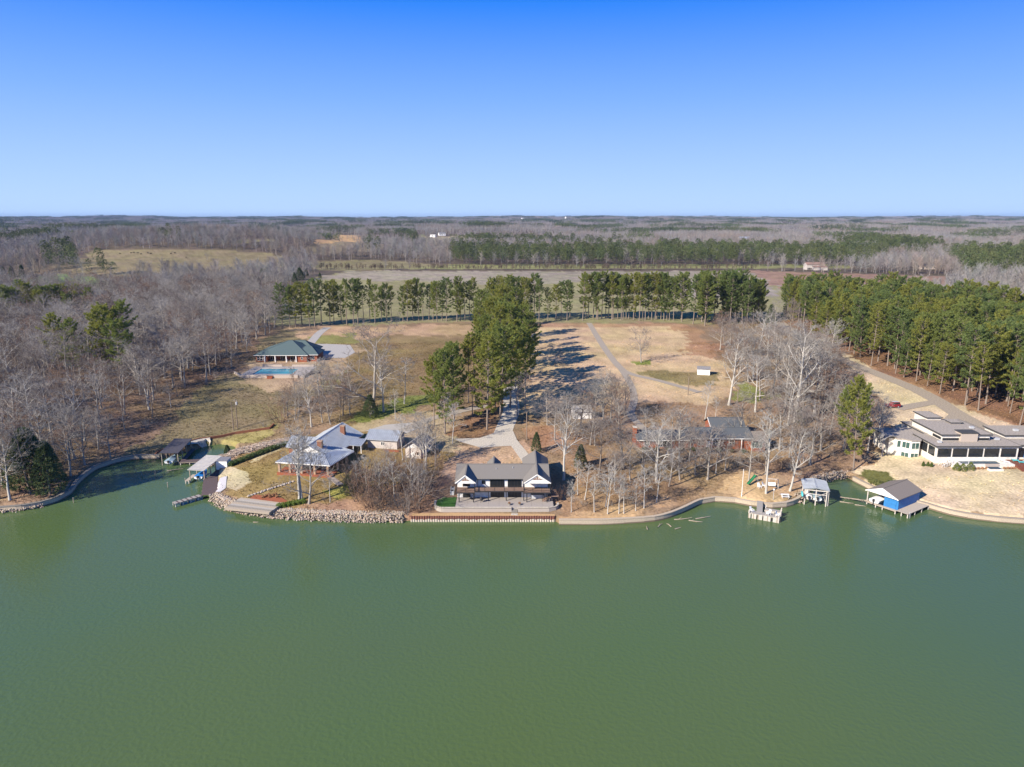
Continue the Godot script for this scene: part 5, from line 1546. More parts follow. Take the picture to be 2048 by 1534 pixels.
# ------------------------------------------------------------------ the house with the metal roof
func metal_house() -> void:
	var h := thing("metal_roof_house", "sprawling brick house with silver standing-seam metal roof, pillared porch and two chimneys", "house", Vector3(-51.5, 3.9, -171.6), deg_to_rad(-10.6))
	var w := MB.new()
	w.span(Vector3(-5.5, -.8, -20.2), Vector3(5.5, 3.0, -.1))
	w.span(Vector3(-9.4, -.8, -13.0), Vector3(-5.4, 3.0, -7.0))
	part(h, "wall", w, M.brick_brown)
	var r := gable_z(-6.1, 6.1, .3, -20.8, 2.95, 6.1)
	ribs(r, Vector3(0, 6.1, .3), Vector3(0, 6.1, -20.8), Vector3(6.1, 2.95, .3), Vector3(6.1, 2.95, -20.8), .62)
	ribs(r, Vector3(0, 6.1, .3), Vector3(0, 6.1, -20.8), Vector3(-6.1, 2.95, .3), Vector3(-6.1, 2.95, -20.8), .62)
	part(h, "main_roof", r, M.roof_metal)
	part(h, "gable_front", tri_wall(-5.5, 5.5, 2.9, 5.7, .0), M.white_siding)
	r = gable_x(-10.0, -1.0, -6.5, -13.5, 2.9, 4.9)
	ribs(r, Vector3(-10, 4.9, -10), Vector3(-4, 4.9, -10), Vector3(-10, 2.9, -6.5), Vector3(-4, 2.9, -6.5), .62)
	part(h, "wing_roof", r, M.roof_metal)
	part(h, "wing_gable", tri_wall_x(-12.9, -7.1, 2.9, 4.6, -9.35), M.brick_brown)
	# porch that wraps the front and one side
	var p := MB.new()
	var A := Vector3(-3.6, 4.3, .35)
	var B := Vector3(4.2, 4.3, .35)
	p.slab([A, B, Vector3(7.6, 2.75, 4.6), Vector3(-6.9, 2.75, 4.6)], .14)
	p.slab([A, Vector3(-6.9, 2.75, 4.6), Vector3(-6.9, 2.75, .3)], .14)
	p.slab([B, Vector3(5.6, 3.6, -7.0), Vector3(9.0, 2.75, -7.0), Vector3(7.6, 2.75, 4.6)], .14)
	ribs(p, A, B, Vector3(-6.9, 2.75, 4.6), Vector3(7.6, 2.75, 4.6), .62)
	ribs(p, B, Vector3(5.6, 3.6, -7.0), Vector3(7.6, 2.75, 4.6), Vector3(9.0, 2.75, -7.0), .62)
	part(h, "porch_roof", p, M.roof_metal)
	var fs := MB.new()
	fs.beam(Vector3(-6.9, 2.62, 4.64), Vector3(7.6, 2.62, 4.64), .08, .22)
	fs.beam(Vector3(7.64, 2.62, 4.6), Vector3(9.04, 2.62, -7.0), .08, .22)
	part(h, "porch_fascia", fs, M.white_trim)
	posts(h, "column", [[-6.2, 4.1], [-3.3, 4.1], [-.2, 4.1], [3.3, 4.1], [6.8, 4.1], [7.6, .2], [8.1, -4.0]], -.3, 2.6, .5, M.brick_tan)
	pbox(h, "porch_floor", Vector3(.6, -.45, 2.4), Vector3(14.6, .9, 4.6), M.brick_red)
	for x in [-3.8, -1.2, 1.6, 4.0]:
		win(h, Vector3(x, 1.3, -.08), 1.3, 1.7, 2, 1, 0, M.white_trim, M.glass)
	win(h, Vector3(-7.4, 1.5, -6.98), 1.4, 1.3, 2, 1, 0, M.white_trim, M.glass)
	win(h, Vector3(-2.6, 3.6, .02), .8, .6, 1, 1, 0, M.white_trim, M.glass)
	for q in [[2.6, -15.0, 3.5, 6.9], [2.0, -2.2, 4.2, 6.6]]:
		var c := MB.new()
		c.box(Vector3(q[0], (q[2] + q[3]) * .5, q[1]), Vector3(1.25, q[3] - q[2], .9))
		var co := part(h, "chimney", c, M.brick_brown)
		pbox(co, "chimney_cap", Vector3(q[0], q[3] + .06, q[1]), Vector3(1.45, .14, 1.1), M.brick_tan)
	# garage wing joined by a covered walk
	var gw := MB.new()
	gw.span(Vector3(9.6, -.4, -21.0), Vector3(18.0, 3.75, -14.9))
	part(h, "garage_wall", gw, M.brick_painted)
	r = gable_x(9.2, 18.4, -14.3, -21.6, 3.75, 5.5)
	ribs(r, Vector3(9.2, 5.5, -17.95), Vector3(18.4, 5.5, -17.95), Vector3(9.2, 3.75, -14.3), Vector3(18.4, 3.75, -14.3), .55)
	part(h, "garage_roof", r, M.roof_metal)
	part(h, "garage_gable", tri_wall_x(-20.9, -15.0, 3.7, 5.2, 18.0), M.brick_painted)
	part(h, "garage_gable", tri_wall_x(-20.9, -15.0, 3.7, 5.2, 9.75), M.brick_painted)
	win(h, Vector3(13.9, 2.6, -14.88), .9, .9, 2, 1, 0, M.white_trim, M.glass)
	win(h, Vector3(18.01, 2.2, -17.5), 1.2, 1.2, 2, 1, PI * .5, M.white_trim, M.glass)
	r = MB.new()
	r.slab([Vector3(5.4, 3.75, -14.6), Vector3(9.6, 3.75, -14.6), Vector3(9.6, 3.05, -10.6), Vector3(5.4, 3.05, -10.6)], .14)
	ribs(r, Vector3(5.4, 3.75, -14.6), Vector3(9.6, 3.75, -14.6), Vector3(5.4, 3.05, -10.6), Vector3(9.6, 3.05, -10.6), .55)
	part(h, "breezeway_roof", r, M.roof_metal)
	posts(h, "breezeway_post", [[7.2, -10.8], [9.4, -10.8]], .2, 2.9, .16, M.white_trim)
	pbox(h, "planter_wall", Vector3(17.0, 1.1, -13.4), Vector3(4.0, .7, .4), M.brick_red)

	var o := thing("outbuilding", "small white gabled outbuilding with dull grey metal roof behind the brown thicket", "shed", Vector3(-26.0, 4.6, -177.0), deg_to_rad(-16.0))
	pbox(o, "wall", Vector3(0, 1.2, -4.0), Vector3(4.4, 3.4, 7.8), M.brick_painted)
	r = gable_z(-2.8, 2.8, .5, -8.3, 2.85, 4.7)
	part(o, "roof", r, M.roof_metal_dull)
	part(o, "gable_front", tri_wall(-2.2, 2.2, 2.85, 4.3, -.05), M.white_siding)
	door(o, Vector3(0, -.3, -.08), 1.1, 2.1, 0, M.white_trim)
	win(o, Vector3(1.4, 1.4, -.08), .7, .9, 1, 1, 0, M.white_trim, M.glass)

	# garden things on the slope below the porch
	var st := thing("garden_steps", "flight of pale stone steps down the lawn below the pillared porch", "steps", at(-43.2, -163.8), deg_to_rad(40.0))
	for i in 9:
		var zz := -2.6 + i * .62
		var wp := st.transform * Vector3(0, 0, zz)
		pbox(st, "step", Vector3(0, ground(wp.x, wp.z) - st.position.y + .08, zz), Vector3(1.5, .18, .5), M.stone_tan)
	var rk := thing("stone_border", "line of rough grey rocks edging the lawn above the brick terrace", "rock border", at(-58.0, -158.0))
	rng.seed = 41
	for i in 34:
		var t := i / 33.0
		var q := Vector2(-62.5, -157.3).lerp(Vector2(-53.8, -163.8), t) + Vector2(rng.randf_range(-.25, .25), rng.randf_range(-.25, .25))
		var b := MB.new()
		b.ball(Vector3.ZERO, Vector3(rng.randf_range(.25, .48), rng.randf_range(.18, .34), rng.randf_range(.25, .45)), 4, 6)
		var m := part(rk, "rock", b, M.rock_grey if i % 3 else M.rock)
		m.position = at(q.x, q.y) - rk.position + Vector3(0, .1, 0)
		m.rotation.y = rng.randf() * TAU
	var bt := struct("brick_terrace", area(PackedVector2Array([Vector2(-62.0, -155.6), Vector2(-53.0, -152.4), Vector2(-51.6, -153.8), Vector2(-53.8, -155.8), Vector2(-61.0, -158.0)]), .12, 1.0), M.brick_red, "red brick terrace above the weathered boat ramp")
	bt.set_meta("kind", "structure")
	var ramp := thing("boat_ramp", "weathered streaked timber ramp sloping to the stone-edged shore", "ramp", Vector3(0, 0, 0))
	for i in 7:
		var t0 := i / 7.0
		var t1 := (i + 1) / 7.0 - .012
		var a0 := Vector2(-63.3, -155.4).lerp(Vector2(-65.6, -151.4), t0)
		var a1 := Vector2(-63.3, -155.4).lerp(Vector2(-65.6, -151.4), t1)
		var b0 := Vector2(-52.4, -152.1).lerp(Vector2(-54.6, -148.6), t0)
		var b1 := Vector2(-52.4, -152.1).lerp(Vector2(-54.6, -148.6), t1)
		var b := MB.new()
		var ya := lerpf(2.5, 1.55, t0) + .03 * (i % 2)
		var yb := lerpf(2.5, 1.55, t1) + .03 * (i % 2)
		b.slab([Vector3(a0.x, ya, a0.y), Vector3(b0.x, ya, b0.y), Vector3(b1.x, yb, b1.y), Vector3(a1.x, yb, a1.y)], .5)
		part(ramp, "plank", b, [M.weathered, M.deck_grey, M.concrete_dark][i % 3])
	tag(ramp, "weathered streaked timber ramp sloping to the stone-edged shore", "ramp")

# ------------------------------------------------------------------ brick house with the teal roof and pool
func teal_house() -> void:
	var h := thing("hip_roof_house", "red brick house with big teal-grey hipped roof and white-columned porch above a pool", "house", Vector3(-95.5, 7.75, -289.6))
	var w := MB.new()
	w.span(Vector3(-10.9, -.8, -17.5), Vector3(10.2, 3.0, -3.2))
	w.span(Vector3(-10.9, -.8, -3.2), Vector3(-6.3, 3.0, 0))
	w.span(Vector3(6.3, -.8, -3.2), Vector3(10.2, 3.0, 0))
	w.span(Vector3(10.2, -.8, -11.0), Vector3(14.2, 2.99, -1.2))
	part(h, "wall", w, M.brick_red)
	part(h, "main_roof", hip(-11.6, 10.9, .7, -18.2, 3.0, 7.6, 0.6, 2.0, -8.8), M.shingle_teal)
	part(h, "wing_roof", hip(6.0, 14.9, -.5, -11.7, 3.0, 5.6, 8.0, 10.8, -6.0), M.shingle_teal)
	part(h, "rear_roof", hip(-4.0, 12.0, -8.0, -19.5, 3.02, 6.8, 1.5, 6.0, -13.5), M.shingle_teal)
	var f := MB.new()
	f.span(Vector3(-11.6, 2.72, .62), Vector3(10.9, 2.9, .72))
	f.span(Vector3(11.0, 2.72, -.55), Vector3(14.9, 2.9, -.45))
	part(h, "fascia", f, M.white_trim)
	for x in [-7.2, -2.8, 1.8, 5.9]:
		var c := MB.new()
		c.cyl(Vector3(x, -.4, .2), Vector3(x, 2.75, .2), .24, 12)
		c.box(Vector3(x, 2.66, .2), Vector3(.62, .16, .62))
		c.box(Vector3(x, -.3, .2), Vector3(.62, .2, .62))
		part(h, "column", c, M.white_paint)
	pbox(h, "porch_floor", Vector3(0, -.5, -1.2), Vector3(12.4, .7, 3.9), M.stone_tan)
	for x in [-9.9, -8.6, -7.3]:
		win(h, Vector3(x, 1.5, .01), 1.0, 1.9, 1, 2, 0, M.white_trim, M.glass)
	for x in [-4.7, -.6, 3.6]:
		win(h, Vector3(x, 1.25, -3.19), 2.2, 2.2, 3, 1, 0, M.white_trim, M.glass)
	win(h, Vector3(8.2, 1.5, .01), .7, 1.2, 1, 1, 0, M.white_trim, M.glass)
	win(h, Vector3(12.2, 1.5, -1.19), 1.6, 1.6, 2, 2, 0, M.white_trim, M.glass)
	for i in 3:
		var pf := thing("patio_chair", "pale chair on the columned porch of the brick house", "chair", Vector3(-93.5 + i * 1.7, 7.62, -289.6), rng.randf() * 2.0, "porch chairs at the brick house")
		pbox(pf, "seat", Vector3(0, .42, 0), Vector3(.6, .1, .6), M.weathered_white)
		pbox(pf, "backrest", Vector3(0, .75, -.28), Vector3(.6, .6, .08), M.weathered_white)
		posts(pf, "leg", [[-.25, -.25], [.25, -.25], [-.25, .25], [.25, .25]], 0, .38, .06, M.weathered_white)
	# pool terrace
	var t := thing("pool_terrace", "paved pool terrace with tan stone retaining walls below the brick house", "terrace", Vector3(-92.0, 7.0, -272.5))
	var s := MB.new()
	s.span(Vector3(-12.0, -1.6, 5.0), Vector3(13.0, .5, 8.2))
	s.span(Vector3(-12.0, -1.6, -9.0), Vector3(13.0, .501, -4.8))
	s.span(Vector3(-12.0, -1.6, -4.8), Vector3(-8.0, .502, 5.0))
	s.span(Vector3(7.0, -1.6, -4.8), Vector3(13.0, .502, 5.0))
	part(t, "paving", s, M.paver)
	pbox(t, "pool_floor", Vector3(-.5, -1.1, .1), Vector3(15.0, .2, 9.8), M.pool_water)
	pbox(t, "pool_water", Vector3(-.5, .28, .1), Vector3(14.99, .1, 9.79), M.pool_water)
	for q in [[-11.0, -1.4, 8.3], [1.2, 10.5, 8.3]]:
		pbox(t, "retaining_wall", Vector3((q[0] + q[1]) * .5, -.35, q[2]), Vector3(q[1] - q[0], 2.1, .5), M.stone_tan)
	var a := MB.new()
	a.beam(Vector3(-16.0, .2, 2.5), Vector3(-11.0, -.25, 8.3), .5, 1.4)
	part(t, "retaining_wall", a, M.stone_tan)
	a = MB.new()
	a.beam(Vector3(10.5, -.3, 8.3), Vector3(17.0, .4, .5), .4, 1.3)
	part(t, "retaining_wall", a, M.deck_dark)
	for q in [[-9.0, -1.0], [3.0, 12.0]]:
		pbox(t, "upper_wall", Vector3((q[0] + q[1]) * .5, .7, -9.1), Vector3(q[1] - q[0], 1.0, .4), M.stone_tan)
	for i in 5:
		pbox(t, "step", Vector3(-.1, .35 - i * .2, 8.6 + i * .3), Vector3(2.0, .3, .34), M.brick_red)

# ------------------------------------------------------------------ low brick ranch house
func brick_house() -> void:
	var h := thing("brick_ranch_house", "long low red brick house with dark slate-grey shingle roofs behind bare trees", "house", Vector3(50.0, 4.35, -186.0))
	var w := MB.new()
	w.span(Vector3(-15.4, -.8, -8.0), Vector3(-1.6, 2.7, 0))
	w.span(Vector3(-1.6, -1.2, -9.0), Vector3(15.8, 2.95, -.6))
	w.span(Vector3(7.5, -1.0, -17.0), Vector3(16.6, 2.9, -9.0))
	w.span(Vector3(15.8, -1.2, -7.0), Vector3(19.4, 2.5, .4))
	part(h, "wall", w, M.brick_red)
	part(h, "roof", gable_x(-15.9, -1.2, .7, -8.7, 2.7, 4.1), M.shingle_slate)
	part(h, "roof", gable_x(-1.9, 16.2, .1, -9.7, 2.95, 4.6), M.shingle_slate)
	part(h, "garage_roof", gable_x(7.0, 17.1, -8.4, -17.6, 2.9, 5.2), M.shingle_slate)
	part(h, "side_roof", gable_x(15.5, 19.9, 1.0, -7.6, 2.5, 3.9), M.shingle_brown)
	part(h, "gable_end", tri_wall_x(-7.9, -.1, 2.65, 3.85, -15.25), M.brick_red)
	part(h, "gable_end", tri_wall_x(-16.9, -9.1, 2.85, 4.9, 7.6), M.brick_red)
	part(h, "gable_end", tri_wall_x(-16.9, -9.1, 2.85, 4.9, 16.6), M.brick_red)
	var f := MB.new()
	f.span(Vector3(-15.9, 2.42, .66), Vector3(-1.25, 2.6, .76))
	f.span(Vector3(-1.2, 2.66, .06), Vector3(16.2, 2.84, .16))
	f.beam(Vector3(6.9, 2.8, -8.4), Vector3(6.9, 5.1, -13.0), .1, .2)
	part(h, "fascia", f, M.white_trim)
	var c := MB.new()
	c.box(Vector3(-15.9, 2.2, -3.0), Vector3(.9, 6.0, 1.8))
	var co := part(h, "chimney", c, M.brick_red)
	pbox(co, "chimney_cap", Vector3(-15.9, 5.25, -3.0), Vector3(1.1, .14, 2.0), M.concrete)
	win(h, Vector3(-8.1, 1.35, .01), 3.6, 1.8, 3, 1, 0, M.white_trim, M.glass)
	win(h, Vector3(-13.0, 1.5, .01), 1.2, 1.4, 2, 2, 0, M.white_trim, M.glass)
	win(h, Vector3(-3.6, 1.5, .01), 1.2, 1.4, 2, 2, 0, M.white_trim, M.glass)
	for x in [2.0, 6.0, 10.5]:
		win(h, Vector3(x, 1.5, -.59), 1.4, 1.5, 2, 2, 0, M.white_trim, M.glass)
	win(h, Vector3(17.0, 1.1, .41), 3.0, 1.7, 3, 1, 0, M.white_trim, M.glass_green)
	door(h, Vector3(4.0, -.2, -.58), 1.0, 2.1, 0, M.white_paint)
	posts(h, "porch_post", [[-1.0, .0], [4.9, .0], [13.0, .0]], -.6, 2.7, .16, M.white_trim)
	var vent := MB.new()
	vent.cyl(Vector3(2.0, 4.0, -4.8), Vector3(2.0, 5.3, -4.8), .14, 8)
	part(h, "roof_vent", vent, M.black_metal)

# ------------------------------------------------------------------ modern flat-roofed house
func modern_house() -> void:
	var h := thing("modern_house", "low modern white house with stepped flat roofs and wide dark windows", "house", Vector3(109.8, 3.9, -174.9))
	var w := MB.new()
	w.span(Vector3(0, -1.0, -10.4), Vector3(21.2, 4.6, 0))
	w.span(Vector3(3.6, 4.6, -18.4), Vector3(16.2, 6.4, -4.2))
	w.span(Vector3(3.0, -.5, -22.5), Vector3(21.0, 4.59, -10.4))
	w.span(Vector3(-7.6, -.6, -17.0), Vector3(3.0, 4.3, -9.0))
	w.span(Vector3(22.0, -.5, -15.0), Vector3(42.0, 5.5, -6.6))
	w.span(Vector3(21.2, -.5, -6.6), Vector3(42.0, 4.5, -1.2))
	part(h, "wall", w, M.cream_render)
	for q in [[-.4, 21.7, .45, -10.6, 4.6, .24], [3.2, 16.6, -3.8, -18.8, 6.4, .24], [2.8, 21.4, -10.6, -22.9, 4.6, .22], [-8.2, 3.2, -8.6, -17.4, 4.3, .22], [21.6, 42.4, -6.2, -15.4, 5.5, .24], [21.0, 42.4, -.8, -6.55, 4.52, .22], [7.0, 11.5, -17.5, -24.5, 7.2, .2], [11.5, 14.8, -13.6, -16.5, 6.95, .12]]:
		var c := Vector3((q[0] + q[1]) * .5, q[4] + q[5] * .5, (q[2] + q[3]) * .5)
		var o := pbox(h, "roof", c, Vector3(q[1] - q[0], q[5], q[2] - q[3]), M.flat_roof)
		var e := MB.new()
		e.span(Vector3(q[0] - .05, q[4] - .03, q[2]), Vector3(q[1] + .05, q[4] + q[5] + .05, q[2] + .08))
		e.span(Vector3(q[0] - .08, q[4] - .031, q[3]), Vector3(q[0], q[4] + q[5] + .049, q[2] + .079))
		e.span(Vector3(q[1], q[4] - .031, q[3]), Vector3(q[1] + .08, q[4] + q[5] + .049, q[2] + .079))
		part(o, "roof_edge", e, M.roof_edge)
	for q in [[2.0, 4.95, -2.4, .9], [18.6, 4.95, -5.0, 1.2], [14.6, 6.75, -9.5, 1.0], [27.0, 5.85, -10.0, 1.1]]:
		pbox(h, "roof_unit", Vector3(q[0], q[1] + .2, q[2]), Vector3(q[3], .5, q[3] * .8), M.grey_paint)
	w = MB.new()
	w.span(Vector3(7.3, 4.6, -24.2), Vector3(11.2, 7.2, -17.8))
	part(h, "roof_box", w, M.cream_render)
	w = MB.new()
	w.span(Vector3(11.8, 6.4, -16.2), Vector3(14.5, 6.95, -13.9))
	part(h, "skylight_box", w, M.cream_render)
	w = MB.new()
	w.span(Vector3(8.2, 4.7, -6.2), Vector3(12.5, 7.1, -3.4))
	var ch := part(h, "chimney", w, M.stone_tan)
	pbox(ch, "chimney_cap", Vector3(10.35, 7.2, -4.8), Vector3(4.7, .2, 3.2), M.roof_edge)
	# front windows
	for q in [[.4, 3.8], [4.3, 7.9], [8.4, 12.0], [12.5, 16.2], [16.8, 20.6]]:
		win(h, Vector3((q[0] + q[1]) * .5, 2.95, .01), q[1] - q[0], 2.15, 1, 1, 0, M.black_frame, M.glass)
	for q in [[-.7, -3.3], [-4.0, -6.8]]:
		win(h, Vector3(-.01, 2.95, (q[0] + q[1]) * .5), q[0] - q[1], 2.3, 1, 1, -PI * .5, M.black_frame, M.glass)
	win(h, Vector3(5.9, 5.3, -4.19), 4.2, .55, 4, 1, 0, M.black_frame, M.glass)
	win(h, Vector3(14.4, 5.3, -4.19), 3.2, .55, 3, 1, 0, M.black_frame, M.glass)
	win(h, Vector3(3.59, 5.4, -6.4), 3.6, .6, 4, 1, -PI * .5, M.black_frame, M.glass)
	win(h, Vector3(22.9, 2.6, -1.19), 1.6, 2.4, 2, 1, 0, M.black_frame, M.glass)
	# canted two-storey bay
	var by := MB.new()
	by.slab([Vector3(-6.4, 4.4, -9.0), Vector3(0, 4.4, -9.0), Vector3(0, 4.4, -7.4), Vector3(-1.2, 4.4, -5.4), Vector3(-3.6, 4.4, -5.4), Vector3(-5.2, 4.4, -7.2), Vector3(-6.4, 4.4, -7.4)], 5.4)
	part(h, "bay_wall", by, M.cream_render)
	by = MB.new()
	by.slab([Vector3(-6.7, 4.62, -9.0), Vector3(.0, 4.62, -8.9), Vector3(.1, 4.62, -7.2), Vector3(-1.1, 4.62, -5.1), Vector3(-3.7, 4.62, -5.1), Vector3(-5.4, 4.62, -6.9), Vector3(-6.7, 4.62, -7.1)], .2)
	part(h, "bay_roof", by, M.flat_roof)
	for y in [[3.0, 1.7], [.2, 1.5]]:
		win(h, Vector3(-2.4, y[0], -5.39), 2.0, y[1], 2, 1, 0, M.white_trim, M.glass_green)
		win(h, Vector3(-4.4, y[0], -6.29), 1.9, y[1], 2, 1, atan2(-1.8, 1.6) , M.white_trim, M.glass_green)
	win(h, Vector3(-5.8, 3.0, -7.29), .9, 1.8, 1, 1, -.16, M.white_trim, M.glass_green)
	# arched canopy over the side entrance
	var ar := MB.new()
	var pr := []
	for i in 13:
		var a := PI * i / 12.0
		pr.append(Vector3(-7.6 - cos(a) * 2.2, 3.2 + sin(a) * 1.9, 0))
	for i in 12:
		ar.beam(pr[i] + Vector3(0, 0, -7.6), pr[i + 1] + Vector3(0, 0, -7.6), .18, .2)
		ar.quad(pr[i] + Vector3(0, .08, -7.6), pr[i + 1] + Vector3(0, .08, -7.6), pr[i + 1] + Vector3(0, .08, -11.0), pr[i] + Vector3(0, .08, -11.0))
	part(h, "arched_canopy", ar, M.roof_metal_dull)
	posts(h, "canopy_post", [[-9.8, -7.6], [-5.5, -7.6]], -1.0, 3.2, .3, M.stone_tan)
	# pool terrace
	var t := thing("pool_terrace", "white-walled raised terrace with dark pool in front of the modern house", "terrace", Vector3(109.8, 3.9, -174.9))
	var s := MB.new()
	s.span(Vector3(2.6, -1.2, .03), Vector3(18.0, 1.1, .8))
	s.span(Vector3(2.6, -1.2, 3.3), Vector3(18.0, 1.101, 4.0))
	s.span(Vector3(2.6, -1.2, .8), Vector3(5.0, 1.102, 3.3))
	s.span(Vector3(15.2, -1.2, .8), Vector3(18.0, 1.102, 3.3))
	part(t, "terrace_slab", s, M.cream_render)
	pbox(t, "pool_water", Vector3(10.1, .45, 2.05), Vector3(10.19, .9, 2.49), M.pool_dark)
	pbox(t, "plunge_pool", Vector3(12.0, -.1, 5.1), Vector3(3.6, 1.4, 2.15), M.cream_render)
	pbox(t, "plunge_water", Vector3(12.0, .61, 5.1), Vector3(3.0, .04, 1.6), M.pool_dark)
	pbox(t, "spill_wall", Vector3(12.0, .9, 4.15), Vector3(3.4, .9, .28), M.stone_tan)
	railing(t, Vector3(2.7, 1.1, 3.9), Vector3(6.2, 1.1, 3.9), M.white_paint, 1.0, 4)
	flight(t, Vector3(2.6, 1.1, 2.2), Vector3(-1, 0, 0), 8, .2, .3, 1.5, M.deck_grey, M.white_paint)
	var d := thing("wood_deck", "stepped reddish brown wooden deck beside the dark pool", "deck", Vector3(109.8, 3.9, -174.9))
	for k in 3:
		var n := 9 if k == 0 else 3
		for i in n:
			var z0 := .1 + i * .5 if k == 0 else 4.65 + (k - 1) * 1.0 + i * .34
			var dz := .48 if k == 0 else .32
			var b := MB.new()
			b.span(Vector3(18.1, .95 - k * .32, z0), Vector3(30.0, 1.08 - k * .32, z0 + dz))
			part(d, "plank", b, M.deck_red)
	var un := MB.new()
	un.span(Vector3(18.2, -.8, .15), Vector3(29.9, .94, 4.55))
	un.span(Vector3(18.2, -.8, 4.6), Vector3(29.9, .6, 5.6))
	un.span(Vector3(18.2, -.8, 5.6), Vector3(29.9, .3, 6.6))
	part(d, "deck_base", un, M.deck_red)
	for i in 4:
		var white := i < 2
		var l := thing("sun_lounger", "white reclining sun lounger at the end of the dark pool" if white else "turquoise reclining sun lounger on the reddish deck", "sun lounger", Vector3(109.8, 3.9, -174.9) + [Vector3(15.9, 1.1, 1.2), Vector3(16.4, 1.1, 2.6), Vector3(19.6, 1.08, 1.2), Vector3(20.2, 1.08, 2.6)][i], deg_to_rad(75.0), "white sun loungers" if white else "turquoise sun loungers")
		var m: Material = M.white_paint if white else M.aqua
		var b := MB.new()
		b.box(Vector3(0, .32, .35), Vector3(.7, .1, 1.3))
		part(l, "seat", b, m)
		b = MB.new()
		b.bm(Vector3(0, .52, -.5), Vector3(.7, .1, .75), Basis(Vector3.RIGHT, deg_to_rad(35)))
		part(l, "backrest", b, m)
		posts(l, "leg", [[-.3, .9], [.3, .9], [-.3, -.2], [.3, -.2]], 0, .28, .06, m)
	var um := thing("parasol", "closed dark blue parasol by the glass door of the modern house", "parasol", Vector3(132.2, 4.98, -174.0))
	var b2 := MB.new()
	b2.tube([Vector3(0, .8, 0), Vector3(0, 1.4, 0), Vector3(0, 2.5, 0)], [.22, .18, .03], 10)
	part(um, "canopy", b2, M.blue_tarp)
	b2 = MB.new(); b2.cyl(Vector3.ZERO, Vector3(0, 2.6, 0), .03, 6); b2.cyl(Vector3.ZERO, Vector3(0, .1, 0), .3, 10)
	part(um, "pole", b2, M.grey_paint)
	rng.seed = 55
	for q in [[1887, 112.4, -169.9, 1.9], [1898, 113.6, -169.3, 1.9], [1911, 115.7, -169.6, 2.0], [0, 106.3, -173.9, 1.1], [0, 107.3, -173.6, 1.1], [0, 107.9, -173.0, 1.1]]:
		var big: bool = q[3] > 1.5
		var o := thing("conical_shrub", "clipped rounded green conifer at the corner of the pool terrace wall" if big else "small upright green conifer against the white basement wall", "shrub", at(q[1], q[2]), 0, "conifers at the terrace wall" if big else "conifers at the basement wall")
		var b := MB.new()
		for n in 420:
			var t2 := pow(rng.randf(), 1.1)
			var a := rng.randf() * TAU
			var r: float = q[3] * (.46 if big else .28) * sin(PI * (t2 * .62 + .38)) * rng.randf_range(.75, 1.02)
			needles(b, Vector3(cos(a) * r, t2 * q[3] + .05, sin(a) * r), .22, 3, Vector3(cos(a), .5, sin(a)), .05)
		part(o, "foliage", b, M.needle_a if big else M.needle_b)
		b = MB.new(); b.cyl(Vector3(0, -.2, 0), Vector3(0, q[3] * .6, 0), .06, 6)
		part(o, "trunk", b, M.bark_brown)
	for i in 8:
		var x: float = [117.0, 118.0, 119.0, 120.0, 124.6, 125.5, 126.3, 127.0][i]
		var o := thing("low_shrub", "low rounded brown shrub along the foot of the white terrace wall", "shrub", at(x, -170.0), 0, "low shrubs along the terrace wall")
		var b := MB.new()
		leaves(b, Vector3(0, .3, 0), Vector3(.42, .36, .42), 220, .12)
		part(o, "foliage", b, M.leaf_dead)

# ------------------------------------------------------------------ sheds, far buildings
func simple_house(called: String, label: String, x: float, z: float, yaw: float, s: Vector3, rise: float, wm: Material, rm: Material, wins: int, group := "") -> Node3D:
	var h := thing(called, label, "building", at(x, z), yaw, group)
	pbox(h, "wall", Vector3(0, s.y * .5 - .4, 0), Vector3(s.x, s.y + .8, s.z), wm)
	part(h, "roof", gable_x(-s.x * .5 - .3, s.x * .5 + .3, s.z * .5 + .4, -s.z * .5 - .4, s.y, s.y + rise), rm)
	for q in [-.5, .5]:
		part(h, "gable_end", tri_wall_x(-s.z * .5 + .05, s.z * .5 - .05, s.y - .05, s.y + rise * .84, s.x * q + (.0 if q > 0 else .12)), wm)
	for i in wins:
		win(h, Vector3(s.x * ((i + .5) / wins - .5), s.y * .55, s.z * .5 + .01), minf(1.4, s.x / wins * .5), s.y * .4, 2, 1, 0, M.white_trim, M.glass)
	if wins > 0:
		door(h, Vector3(s.x * .5 / wins * .05 - s.x * .02, 0, s.z * .5), 1.0, 2.0, 0, M.grey_paint)
	return h

